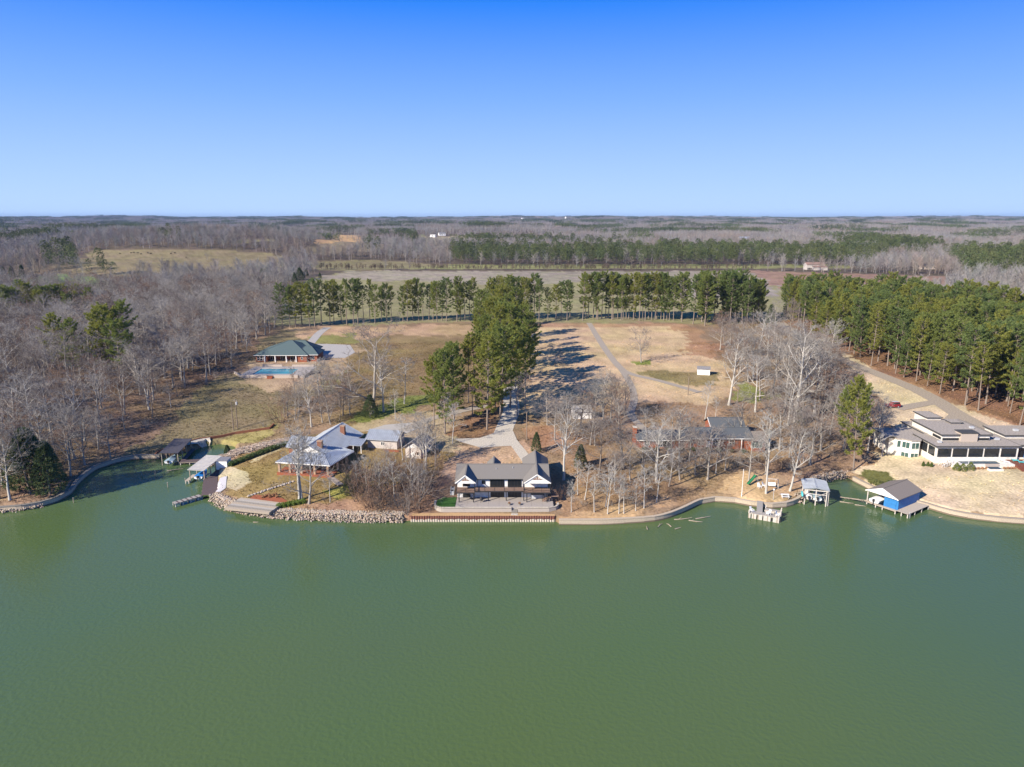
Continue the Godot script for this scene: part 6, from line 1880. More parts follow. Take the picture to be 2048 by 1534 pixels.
func sheds() -> void:
	var q: Vector2 = SPOT.shed_small
	var h := thing("garden_shed", "small white metal shed with grey gable roof standing on the tan lawn", "shed", at(q.x, q.y), deg_to_rad(-14))
	pbox(h, "wall", Vector3(0, 1.1, -1.6), Vector3(4.6, 2.4, 3.2), M.white_paint)
	part(h, "roof", gable_x(-2.5, 2.5, .3, -3.5, 2.3, 3.1, .08), M.roof_metal_dull)
	for x in [-2.18, 2.3]:
		part(h, "gable_end", tri_wall_x(-3.15, -.05, 2.25, 2.95, x), M.white_paint)
	door(h, Vector3(-.6, 0, .0), 1.1, 2.0, 0, M.white_trim)
	win(h, Vector3(-2.31, 1.3, -1.6), .8, .8, 1, 1, -PI * .5, M.grey_paint, M.glass)
	q = SPOT.shed_white
	h = thing("white_cottage", "small white cottage with pale metal roof half hidden by bare trees beside the shaded lawn", "shed", at(q.x, q.y), deg_to_rad(4))
	pbox(h, "wall", Vector3(0, 1.2, -2.2), Vector3(5.6, 2.8, 4.6), M.white_paint)
	part(h, "roof", gable_x(-3.1, 3.1, .6, -5.0, 2.55, 3.8, .1), M.roof_pale)
	for x in [-2.68, 2.8]:
		part(h, "gable_end", tri_wall_x(-4.4, -.0, 2.5, 3.55, x), M.white_paint)
	win(h, Vector3(-.6, 1.6, .11), 1.2, .7, 2, 1, 0, M.black_frame, M.glass)
	door(h, Vector3(1.4, 0, .1), .9, 2.0, 0, M.white_trim)
	# barn across the big field
	q = SPOT.barn
	h = thing("field_barn", "cream barn with rusty stepped roofs at the far edge of the stubble field", "barn", at(q.x, q.y), 0)
	pbox(h, "wall", Vector3(-1.0, 2.6, -6.0), Vector3(18.0, 6.2, 9.0), M.brick_painted)
	pbox(h, "lean_to", Vector3(2.4, 1.4, 1.0), Vector3(14.0, 3.6, 5.0), M.brick_painted)
	part(h, "roof", gable_x(-10.5, 8.4, -.9, -11.2, 5.6, 7.6), M.roof_rust)
	var r := MB.new()
	r.slab([Vector3(-4.8, 4.3, -1.4), Vector3(9.6, 4.3, -1.4), Vector3(9.6, 3.2, 3.8), Vector3(-4.8, 3.2, 3.8)], .15)
	part(h, "lean_to_roof", r, M.roof_rust)
	part(h, "gable_end", tri_wall_x(-10.4, -1.6, 5.6, 7.3, -9.9), M.brick_painted)
	for i in 3:  # solid black panels, painted to stand in for the shade inside the stalls
		pbox(h, "stall_shade_panel", Vector3(-8.6 + i * 1.5, 1.2, -1.46), Vector3(1.1, 2.0, .1), M.black_metal)
	# buildings among the far woods
	for f in FAR:
		simple_house(f[0], f[1], f[2], f[3], f[4], Vector3(f[5], f[6], f[7]), f[8], M[f[9]], M[f[10]], f[11])

# ------------------------------------------------------------------ boats, boathouses, docks
func boat(label: String, at_: Vector3, yaw: float, L: float, W: float, hull: Material, cover: Material, group := "") -> void:
	var o := thing("motor_boat", label, "boat", at_, yaw, group)
	var secs := []
	for i in 9:
		var t := i / 8.0
		var z := lerpf(L * .5, -L * .5, t)
		var w := W * .5 * (1.0 - pow(maxf(0.0, t - .35) / .65, 2.2)) + .02
		var k := .35 * pow(maxf(0.0, t - .6) / .4, 2.0)
		secs.append([Vector3(-w, .75 + k * .5, z), Vector3(-w * .85, .25 + k, z), Vector3(0, 0.0 + k * 1.6, z), Vector3(w * .85, .25 + k, z), Vector3(w, .75 + k * .5, z)])
	var b := MB.new()
	b.loft(secs)
	part(o, "hull", b, hull)
	b = MB.new()
	for i in 8:
		var a: Array = secs[i]
		var e: Array = secs[i + 1]
		var y := Vector3(0, .03, 0)
		var up0 := Vector3(0, .45 * sin(PI * clampf(i / 8.0 + .12, 0, 1)), 0)
		var up1 := Vector3(0, .45 * sin(PI * clampf((i + 1) / 8.0 + .12, 0, 1)), 0)
		var ma: Vector3 = (a[0] + a[4]) * .5 + up0
		var me: Vector3 = (e[0] + e[4]) * .5 + up1
		b.quad(a[0] + y, e[0] + y, me, ma)
		b.quad(ma, me, e[4] + y, a[4] + y)
	part(o, "cover", b, cover)
	b = MB.new()
	b.box(Vector3(0, .75, L * .5 + .2), Vector3(.4, .55, .45))
	b.box(Vector3(0, .2, L * .5 + .25), Vector3(.14, .9, .22))
	part(o, "outboard_motor", b, M.black_metal)

func lift(parent: Node, c: Vector3, w: float, L: float) -> void:
	var b := MB.new()
	for s in [-.5, .5]:
		b.beam(c + Vector3(w * s, 0, -L * .5), c + Vector3(w * s, 0, L * .5), .14, .14)
	for s in [-.3, .3]:
		b.beam(c + Vector3(-w * .7, -.1, L * s), c + Vector3(w * .7, -.1, L * s), .12, .12)
	part(parent, "boat_lift", b, M.weathered_white)

func deck_boards(parent: Node, x0: float, x1: float, z0: float, z1: float, y: float, m: Material, along_x := true, n := 10) -> void:
	var b := MB.new()
	for i in n:
		var t0 := float(i) / n
		var t1 := (i + .94) / n
		if along_x:
			b.span(Vector3(x0, y - .06, lerpf(z0, z1, t0)), Vector3(x1, y + .004 * (i % 3), lerpf(z0, z1, t1)))
		else:
			b.span(Vector3(lerpf(x0, x1, t0), y - .06, z0), Vector3(lerpf(x0, x1, t1), y + .004 * (i % 3), z1))
	part(parent, "decking", b, m)
	b = MB.new()
	for t in [.04, .5, .96]:
		b.span(Vector3(x0 + .05, y - .25, lerpf(z0, z1, t) - .06), Vector3(x1 - .05, y - .07, lerpf(z0, z1, t) + .06))
	part(parent, "joists", b, M.weathered)

func waterfront() -> void:
	# covered slip with the dark roof at the head of the cove
	var h := thing("covered_boat_slip", "boat slip with dark sloping metal roof beside the concrete ramp in the cove", "boathouse", Vector3(-94.6, 0, -190.6), deg_to_rad(8))
	var r := MB.new()
	r.slab([Vector3(-2.4, 3.7, -6.6), Vector3(2.4, 3.4, -6.6), Vector3(2.4, 3.4, 6.2), Vector3(-2.4, 3.7, 6.2)], .14)
	ribs(r, Vector3(-2.4, 3.7, -6.6), Vector3(-2.4, 3.7, 6.2), Vector3(2.4, 3.4, -6.6), Vector3(2.4, 3.4, 6.2), .9)
	part(h, "roof", r, M.roof_dark)
	posts(h, "post", [[-2.1, 5.8], [2.1, 5.8], [-2.1, 2.0], [2.1, 2.0], [-2.1, -2.0], [2.1, -2.0], [2.1, -6.0], [-2.1, -6.0]], -1.5, 3.4, .2, M.weathered)
	deck_boards(h, 2.5, 8.0, 4.4, 6.6, .8, M.deck_dark, true, 6)
	deck_boards(h, 2.3, 3.6, -5.5, 4.3, .8, M.deck_dark, true, 12)
	posts(h, "piling", [[2.8, 6.4], [5.2, 6.4], [7.8, 6.4], [7.8, 4.6]], -1.5, .75, .2, M.weathered_white)
	lift(h, Vector3(0, .7, 3.5), 2.4, 5.0)
	var cr := struct("concrete_ramp", area(RAMP, .5, 1.2), M.concrete, "pale concrete apron at the head of the cove")
	cr.set_meta("kind", "structure")
	boat("white runabout with pale blue trim under the dark-roofed slip", Vector3(-93.9, .75, -186.0), deg_to_rad(8), 5.4, 2.2, M.fibreglass, M.hull_blue)
	# covered slip with the pale roof
	h = thing("covered_boat_slip", "open boat slip with pale flat metal roof and small white locker beside the dark boardwalk", "boathouse", Vector3(-80.4, 0, -176.2))
	r = MB.new()
	r.slab([Vector3(-2.1, 3.75, -5.7), Vector3(2.1, 3.5, -5.7), Vector3(2.1, 3.5, 5.5), Vector3(-2.1, 3.75, 5.5)], .14)
	ribs(r, Vector3(-2.1, 3.75, -5.7), Vector3(-2.1, 3.75, 5.5), Vector3(2.1, 3.5, -5.7), Vector3(2.1, 3.5, 5.5), 1.0)
	part(h, "roof", r, M.roof_pale)
	posts(h, "post", [[-1.8, 5.0], [1.8, 5.0], [-1.8, 1.2], [1.8, 1.2], [1.8, -2.0], [-1.8, -5.2], [1.8, -5.2]], -1.5, 3.5, .2, M.weathered)
	deck_boards(h, 2.0, 4.6, -4.0, 5.0, .95, M.deck_dark, true, 12)
	deck_boards(h, -3.0, -2.0, 1.0, 5.6, .8, M.deck_pale, true, 6)
	posts(h, "piling", [[-2.9, 5.4], [-2.1, 5.4], [-2.9, 1.2]], -1.5, .75, .18, M.weathered_white)
	var lk := pbox(h, "locker", Vector3(3.4, 2.15, -3.6), Vector3(2.9, 2.4, 3.0), M.white_paint)
	pbox(lk, "locker_roof", Vector3(3.4, 3.42, -3.6), Vector3(3.2, .12, 3.3), M.roof_metal_dull)
	lift(h, Vector3(0, .8, 1.6), 2.3, 5.0)
	boat("boat under a bright blue tarp in the pale-roofed slip", Vector3(-80.3, .85, -173.9), 0, 5.2, 2.2, M.fibreglass, M.blue_tarp)
	# boardwalk and pier
	h = thing("boardwalk", "broad dark weathered boardwalk along the edge of the sandy pad", "boardwalk", Vector3(0, 0, 0))
	var path := [[-79.2, -172.2, -76.2, -173.6], [-77.6, -167.8, -74.2, -168.6], [-76.0, -163.6, -72.4, -164.0], [-74.9, -160.6, -71.0, -160.4]]
	for i in 3:
		var n := 5
		for k in n:
			var t0 := float(k) / n
			var t1 := (k + .93) / n
			var a: Array = path[i]
			var e: Array = path[i + 1]
			var b := MB.new()
			b.slab([Vector3(lerpf(a[0], e[0], t0), 1.05, lerpf(a[1], e[1], t0)), Vector3(lerpf(a[2], e[2], t0), 1.05, lerpf(a[3], e[3], t0)), Vector3(lerpf(a[2], e[2], t1), 1.05, lerpf(a[3], e[3], t1)), Vector3(lerpf(a[0], e[0], t1), 1.05, lerpf(a[1], e[1], t1))], .1)
			part(h, "board", b, M.deck_dark)
	for q in [[-78.9, -171.5], [-77.4, -167.5], [-75.9, -163.5], [-74.8, -160.9], [-72.6, -160.6]]:
		pbox(h, "piling", Vector3(q[0], -.2, q[1]), Vector3(.22, 2.3, .22), M.weathered_white)
	var wg := struct("white_gravel_strip", area(PackedVector2Array([Vector2(-74.4, -170.6), Vector2(-73.0, -171.6), Vector2(-70.0, -163.2), Vector2(-70.4, -161.0), Vector2(-72.2, -161.6)]), .14, .8), M.white_gravel, "strip of white gravel beside the boardwalk")
	wg.set_meta("kind", "structure")
	h = thing("pier", "narrow dark plank pier running out over the water from the boardwalk", "pier", Vector3(-75.0, 0, -160.9), atan2(-4.5, -4.0))
	for i in 18:
		var b := MB.new()
		b.box(Vector3(.2 + i * .37, .85, 0), Vector3(.35, .07, 1.6))
		part(h, "plank", b, M.deck_grey if i % 3 else M.deck_dark)
	posts(h, "piling", [[1.2, -.7], [1.2, .7], [3.0, -.7], [3.0, .7], [4.8, -.7], [4.8, .7], [6.5, -.7], [6.5, .7]], -1.8, .8, .18, M.weathered_white)
	var bm := MB.new()
	for s in [-.72, .72]:
		bm.beam(Vector3(0, .72, s), Vector3(6.7, .72, s), .1, .18)
	part(h, "stringer", bm, M.weathered)
	# posts standing in the cove
	for q in [[-86.6, -168.0, 1.3], [-84.0, -172.0, .9], [-97.5, -176.5, 1.1], [-100.0, -178.5, 1.0], [-104.4, -158.2, 1.2], [-93.6, -176.0, 1.5]]:
		var o := thing("mooring_post", "weathered mooring post standing in the cove's water", "post", Vector3(q[0], -1.0, q[1]), 0, "mooring posts in the cove")
		var b := MB.new()
		b.tube([Vector3.ZERO, Vector3(.04, 1.0 + q[2], 0)], [.1, .08], 7, true)
		part(o, "shaft", b, M.weathered)
		b = MB.new(); b.cyl(Vector3(.04, 1.0 + q[2], 0), Vector3(.04, 1.05 + q[2], 0), .11, 7)
		part(o, "cap", b, M.weathered_white)
	# grey boathouse
	h = thing("boathouse", "open boathouse with grey gabled metal roof on white posts", "boathouse", Vector3(71.4, 0, -156.4), deg_to_rad(-17))
	part(h, "roof", roof_ribbed(-2.9, 2.9, .2, -6.4, 4.0, 4.45), M.roof_metal)
	posts(h, "post", [[-2.4, -.1], [0, -.1], [2.3, -.1], [2.75, -.6], [-2.4, -5.6], [2.4, -5.6]], -1.6, 3.95, .22, M.weathered_white)
	var fr := MB.new()
	fr.beam(Vector3(-2.6, 3.75, -.05), Vector3(2.7, 3.75, -.05), .14, .22)
	fr.beam(Vector3(-2.4, 2.9, -.05), Vector3(2.4, 2.75, -.05), .1, .12)
	fr.beam(Vector3(0, 2.2, -.06), Vector3(2.2, 3.3, -.06), .08, .1)
	fr.beam(Vector3(-2.4, 1.5, -.05), Vector3(0, 1.4, -.05), .12, .16)
	part(h, "bracing", fr, M.weathered_white)
	lift(h, Vector3(1.2, 1.1, -2.6), 1.9, 4.6)
	boat("white motor boat on the lift inside the grey open boathouse", Vector3(72.5, 1.1, -158.6), deg_to_rad(-17), 4.8, 1.9, M.fibreglass, M.hull_blue)
	boat("small pale skiff hanging in the other bay of the grey boathouse", Vector3(70.4, 1.4, -158.4), deg_to_rad(-17), 4.0, 1.5, M.weathered_white, M.white_paint)
	var kayak := thing("kayak", "turquoise kayak hung on the side of the grey open boathouse", "kayak", Vector3(68.4, 2.7, -157.0), deg_to_rad(-17))
	var kb := MB.new()
	kb.ball(Vector3.ZERO, Vector3(.3, .5, 1.5), 8, 10)
	part(kayak, "hull", kb, M.aqua)
	kb = MB.new(); kb.ball(Vector3(-.2, .05, 0), Vector3(.15, .25, .4), 5, 8)
	part(kayak, "cockpit", kb, M.black_metal)
	# blue boathouse
	var th := atan2(5.7, 8.5)
	h = thing("boathouse", "bright blue walled boathouse with brown shingle gable roof and side dock", "boathouse", Vector3(85.9, 0, -154.4), th - PI * .5)
	# local: front faces +z, ridge runs along z
	part(h, "roof", gable_z(-3.9, 3.9, .35, -10.4, 3.55, 5.2, .14), M.shingle_brown)
	part(h, "gable_front", tri_wall(-3.7, 3.7, 3.45, 5.0, .2), M.white_siding)
	var bb := MB.new()
	bb.beam(Vector3(-3.9, 3.5, .4), Vector3(0, 5.12, .4), .08, .22)
	bb.beam(Vector3(0, 5.12, .405), Vector3(3.9, 3.5, .405), .08, .22)
	part(h, "bargeboard", bb, M.white_trim)
	var wl := MB.new()
	wl.span(Vector3(.2, .75, -9.8), Vector3(3.55, 3.5, -.6))
	part(h, "wall", wl, M.blue_wall)
	for i in 8:
		pbox(h, "cladding_board", Vector3(.42 + i * .42, 2.05, -.585), Vector3(.4, 2.55, .03), M.blue_wall)
	door(h, Vector3(2.6, .8, -.57), .9, 1.9, 0, M.blue_wall)
	deck_boards(h, 3.6, 6.3, -9.6, .2, .95, M.deck_pale, true, 14)
	deck_boards(h, -3.8, 3.6, -.5, .2, .8, M.deck_pale, true, 2)
	deck_boards(h, -3.9, -3.1, -9.0, -.5, .8, M.deck_pale, false, 2)
	posts(h, "post", [[-3.5, -.2], [-3.5, -9.5]], -1.6, 3.5, .2, M.weathered_white)
	posts(h, "piling", [[-1.2, .1], [.4, .1], [3.4, .1], [4.8, .1], [6.2, .1], [6.2, -3.0], [6.2, -6.0], [6.2, -9.0]], -1.6, .8, .2, M.weathered_white)
	var ld := MB.new()
	for s in [-.2, .2]:
		ld.beam(Vector3(6.5, -1.0, -.3 + s), Vector3(6.5, 1.6, -.3 + s), .05, .05)
	for k in 6:
		ld.beam(Vector3(6.5, -.6 + k * .35, -.5), Vector3(6.5, -.6 + k * .35, -.1), .04, .04)
	part(h, "ladder", ld, M.grey_paint)
	boat("boat under a white cover in the open bay of the blue boathouse", h.transform * Vector3(-1.7, .9, -2.6), th - PI * .5, 5.6, 2.4, M.fibreglass, M.white_paint)
	# swimming dock with benches
	h = thing("swim_dock", "square grey swimming dock on timber piles with plank skirt and gangway", "dock", Vector3(53.4, 0, -149.5), deg_to_rad(-27))
	deck_boards(h, 0, 6.6, -1.9, 0, 1.2, M.deck_grey, true, 8)
	deck_boards(h, 3.0, 6.6, -4.7, -3.5, 1.2, M.deck_grey, true, 5)
	for i in 26:
		if i in [2, 7, 12, 19, 20]:
			continue
		pbox(h, "skirt_board", Vector3(.12 + i * .252, .45 + .03 * (i % 3), .03), Vector3(.23, 1.3 + .06 * (i % 4), .06), M.weathered_white if i % 4 else M.weathered)
	for i in 12:
		pbox(h, "skirt_board", Vector3(3.1 + i * .3, .5, -3.44), Vector3(.26, 1.2, .06), M.weathered_white)
	posts(h, "piling", [[.1, -.1], [6.5, -.1], [.1, -1.8], [6.5, -1.8], [3.1, -4.6], [6.5, -4.6], [6.5, -3.5]], -1.8, 1.9, .2, M.weathered_white)
	var gw := MB.new()
	gw.beam(Vector3(2.2, 1.27, -1.2), Vector3(1.4, 1.45, -7.6), 1.3, .1)
	part(h, "gangway", gw, M.deck_grey)
	gw = MB.new()
	for s in [-.6, .6]:
		gw.beam(Vector3(2.2 + s, 1.1, -1.2), Vector3(1.4 + s, 1.3, -7.6), .1, .2)
	part(h, "gangway_beam", gw, M.weathered)
	for i in 3:
		var x: float = [.55, 4.2, 6.1][i]
		var o := thing("dock_chair", "white plastic chair on the grey swimming dock", "chair", h.transform * Vector3(x, 1.21, -.8), deg_to_rad(-27 + [60, -40, 80][i]), "white chairs on the swimming dock")
		adirondack(o)
	# lawn furniture on the point
	var q: Vector2 = SPOT.chair
	for i in 2:
		var o := thing("lawn_chair", "white lawn chair near the swing on the tan point", "chair", at(q.x - .5 + i * 1.3, q.y + .4 - i * .5), deg_to_rad(20 + 30 * i), "white lawn chairs on the point")
		adirondack(o)
	q = SPOT.swing
	var sw := thing("garden_swing", "white bench swing hanging in a pale timber frame on the point", "swing", at(q.x, q.y), deg_to_rad(-12))
	var f := MB.new()
	f.beam(Vector3(-1.3, 2.1, 0), Vector3(1.4, 2.1, 0), .12, .14)
	for s in [-1.3, 1.4]:
		f.beam(Vector3(s, 2.1, 0), Vector3(s, -.1, .6), .1, .1)
		f.beam(Vector3(s, 2.1, 0), Vector3(s, -.1, -.6), .1, .1)
	part(sw, "frame", f, M.weathered_white)
	var se := MB.new()
	se.box(Vector3(0, .5, .1), Vector3(1.7, .07, .55))
	se.bm(Vector3(0, .82, -.2), Vector3(1.7, .6, .06), Basis(Vector3.RIGHT, -.25))
	for s in [-.75, .75]:
		se.beam(Vector3(s, .5, 0), Vector3(s, 2.1, 0), .025, .025)
	part(sw, "seat", se, M.white_paint)
	q = SPOT.picnic
	var pt := thing("picnic_bench", "white picnic table with benches by the curved seawall", "table", at(q.x, q.y), deg_to_rad(-6))
	pbox(pt, "table_top", Vector3(0, .76, 0), Vector3(1.9, .07, .8), M.white_paint)
	for s in [-.72, .72]:
		pbox(pt, "bench", Vector3(0, .45, s), Vector3(1.9, .06, .3), M.white_paint)
	for s in [-.7, .7]:
		var b := MB.new()
		b.beam(Vector3(s, .74, .2), Vector3(s, 0, .6), .09, .07)
		b.beam(Vector3(s, .74, -.2), Vector3(s, 0, -.6), .09, .07)
		b.beam(Vector3(s + .06, .42, -.8), Vector3(s + .06, .42, .8), .09, .06)
		part(pt, "leg", b, M.white_paint)
	q = SPOT.slide
	var sl := thing("playground_slide", "green playground slide with a short ladder under the bare trees", "slide", at(q.x, q.y), deg_to_rad(-55))
	var sb := MB.new()
	for i in 8:
		var t := i / 8.0
		var t1 := (i + 1) / 8.0
		var a := Vector3(0, 1.9 - 1.75 * pow(t, .85), t * 2.8)
		var e := Vector3(0, 1.9 - 1.75 * pow(t1, .85), t1 * 2.8)
		sb.beam(a, e, .6, .05)
		for s in [-.32, .32]:
			sb.beam(a + Vector3(s, .1, 0), e + Vector3(s, .1, 0), .05, .22)
	part(sl, "chute", sb, M.green_plastic)
	sb = MB.new()
	for s in [-.3, .3]:
		sb.beam(Vector3(s, 1.9, -.1), Vector3(s, 0, -.9), .07, .07)
	for k in 5:
		sb.beam(Vector3(-.3, .3 + k * .36, -.78 + k * .15), Vector3(.3, .3 + k * .36, -.78 + k * .15), .05, .05)
	part(sl, "ladder", sb, M.grey_paint)
	q = SPOT.flag
	var fp := thing("flagpole", "tall bare white flagpole by the seawall on the point", "flagpole", at(q.x, q.y))
	var fb := MB.new()
	fb.tube([Vector3(0, -.2, 0), Vector3(0, 6.6, 0)], [.09, .05], 8, true)
	part(fp, "pole", fb, M.white_paint)
	fb = MB.new(); fb.ball(Vector3(0, 6.68, 0), Vector3.ONE * .11, 6, 8)
	part(fp, "finial", fb, M.white_paint)
	q = SPOT.lamp
	var lp := thing("lamp_post", "slim grey lamp post with white globe beside the picnic table", "lamp post", at(q.x, q.y))
	fb = MB.new(); fb.tube([Vector3(0, -.2, 0), Vector3(0, 2.3, 0)], [.06, .045], 8, true)
	part(lp, "pole", fb, M.grey_paint)
	fb = MB.new(); fb.ball(Vector3(0, 2.5, 0), Vector3.ONE * .22, 8, 10)
	part(lp, "globe", fb, M.white_paint)

func roof_ribbed(x0: float, x1: float, zf: float, zb: float, y: float, yr: float) -> MB:
	var b := gable_z(x0, x1, zf, zb, y, yr, .1)
	var xr := (x0 + x1) * .5
	ribs(b, Vector3(xr, yr, zf), Vector3(xr, yr, zb), Vector3(x0, y, zf), Vector3(x0, y, zb), .8)
	ribs(b, Vector3(xr, yr, zf), Vector3(xr, yr, zb), Vector3(x1, y, zf), Vector3(x1, y, zb), .8)
	return b

func adirondack(o: Node3D) -> void:
	var b := MB.new()
	b.bm(Vector3(0, .38, .1), Vector3(.6, .05, .6), Basis(Vector3.RIGHT, .15))
	part(o, "seat", b, M.white_paint)
	b = MB.new()
	b.bm(Vector3(0, .78, -.32), Vector3(.62, .9, .05), Basis(Vector3.RIGHT, -.35))
	part(o, "backrest", b, M.white_paint)
	for s in [-.36, .36]:
		pbox(o, "armrest", Vector3(s, .62, .05), Vector3(.12, .04, .7), M.white_paint)
	posts(o, "leg", [[-.33, .38], [.33, .38], [-.33, -.28], [.33, -.28]], 0, .6, .07, M.white_paint)

# ------------------------------------------------------------------ shore walls, rocks, driftwood
func ribbon(pts: Array, y0: float, y1: float, w: float, off := 0.0) -> MB:
	var b := MB.new()
	var L := []
	for i in pts.size():
		var d: Vector2 = (pts[mini(i + 1, pts.size() - 1)] - pts[maxi(i - 1, 0)])
		var n := Vector2(d.y, -d.x).normalized()          # towards the land for a shore walked left to right
		L.append([pts[i] - n * off, pts[i] + n * (w - off)])
	for i in pts.size() - 1:
		var a: Vector2 = L[i][0]
		var e: Vector2 = L[i + 1][0]
		var c: Vector2 = L[i][1]
		var d: Vector2 = L[i + 1][1]
		b.quad(Vector3(c.x, y1, c.y), Vector3(d.x, y1, d.y), Vector3(e.x, y1, e.y), Vector3(a.x, y1, a.y))
		b.quad(Vector3(a.x, y1, a.y), Vector3(e.x, y1, e.y), Vector3(e.x, y0, e.y), Vector3(a.x, y0, a.y))
		b.quad(Vector3(d.x, y1, d.y), Vector3(c.x, y1, c.y), Vector3(c.x, y0, c.y), Vector3(d.x, y0, d.y))
	return b

func curve(a: int, e: int) -> Array:                      # the shoreline between two of its points, smoothed
	var c := Curve2D.new()
	for i in range(a, e + 1):
		var t := (SHORE[mini(i + 1, e)] - SHORE[maxi(i - 1, a)]) / 6.0
		c.add_point(SHORE[i], -t, t)
	var out := []
	var L := c.get_baked_length()
	var n := int(L / 1.2) + 1
	for i in n + 1:
		out.append(c.sample_baked(L * i / n))
	return out

func sea_wall(label: String, a: int, e: int, top: float, m: Material, cap: Material) -> void:
	var o := thing("sea_wall", label, "wall", Vector3.ZERO)
	var c := curve(a, e)
	var n := c.size() - 1
	var k := 0
	while k < n:                                           # cast in lengths with open joints
		var to := mini(k + 4, n)
		var seg := c.slice(k, to + 1)
		var y: float = top + .02 * sin(k * 1.9)
		part(o, "wall_length", ribbon(seg, -1.2, y, .55, .25), m)
		part(o, "coping", ribbon(seg, y - .05, y + .1, .75, .33), cap)
		part(o, "wet_band", ribbon(seg, -1.1, .3 + .07 * sin(k * 1.3), .3, .27), M.wet_stain)
		k = to

func rocks(label: String, a: int, e: int, count: int, w: float, seed_: int, m: Material) -> void:
	var s := stuff("riprap", label)
	var c := curve(a, e)
	rng.seed = seed_
	for v in 4:
		var b := MB.new()
		b.ball(Vector3.ZERO, Vector3.ONE, 4, 6)
		for i in b.V.size():
			var q := b.V[i]
			var f := 1.0 + .25 * sin(q.x * 5.0 + v * 2.0) * cos(q.z * 4.0 + v) + .15 * sin(q.y * 7.0 + v)
			b.V[i] = q * f
		var l := []
		for i in count / 4:
			var p: Vector2 = c[rng.randi() % c.size()] + Vector2(rng.randf_range(-.7, .7), rng.randf_range(-.7, .7))
			var t := rng.randf()
			var q := p + Vector2(rng.randf_range(-.4, .4), .45 - t * w)
			var k := rng.randf_range(.09, .23)
			var B := Basis.from_euler(Vector3(rng.randf() * 6.0, rng.randf() * 6.0, rng.randf() * 6.0)).scaled(Vector3(k, k * rng.randf_range(.6, .9), k * rng.randf_range(.8, 1.2)))
			var y := maxf(-.1, lerpf(0.0, 1.25, minf(1.0, t * w / 1.3)) + rng.randf_range(-.05, .12))
			if t * w > 1.3:
				y = ground(q.x, q.y) + .03
			l.append([Transform3D(B, Vector3(q.x, y, q.y)), jit(Color(.47, .38, .29).lerp(Color(.30, .265, .23), rng.randf()), .25)])
		scatter(s, "stones", b.mesh(), l, m)

func log_piece(parent: Node, called: String, p: Vector3, dir: Vector3, L: float, r: float) -> void:
	var b := MB.new()
	var pts := []
	var rad := []
	var d := dir.normalized()
	for i in 5:
		pts.append(p)
		rad.append(r * (1.0 - .18 * i))
		d = (d + rdir() * .14 * Vector3(1, .3, 1)).normalized()
		p += d * L / 4.0
	b.tube(pts, rad, 6, true)
	for k in 2:
		var q: Vector3 = pts[1 + k]
		spike(b, q, q + (d + rdir() * .9).normalized() * L * .25, r * .5)
	part(parent, called, b, M.driftwood)

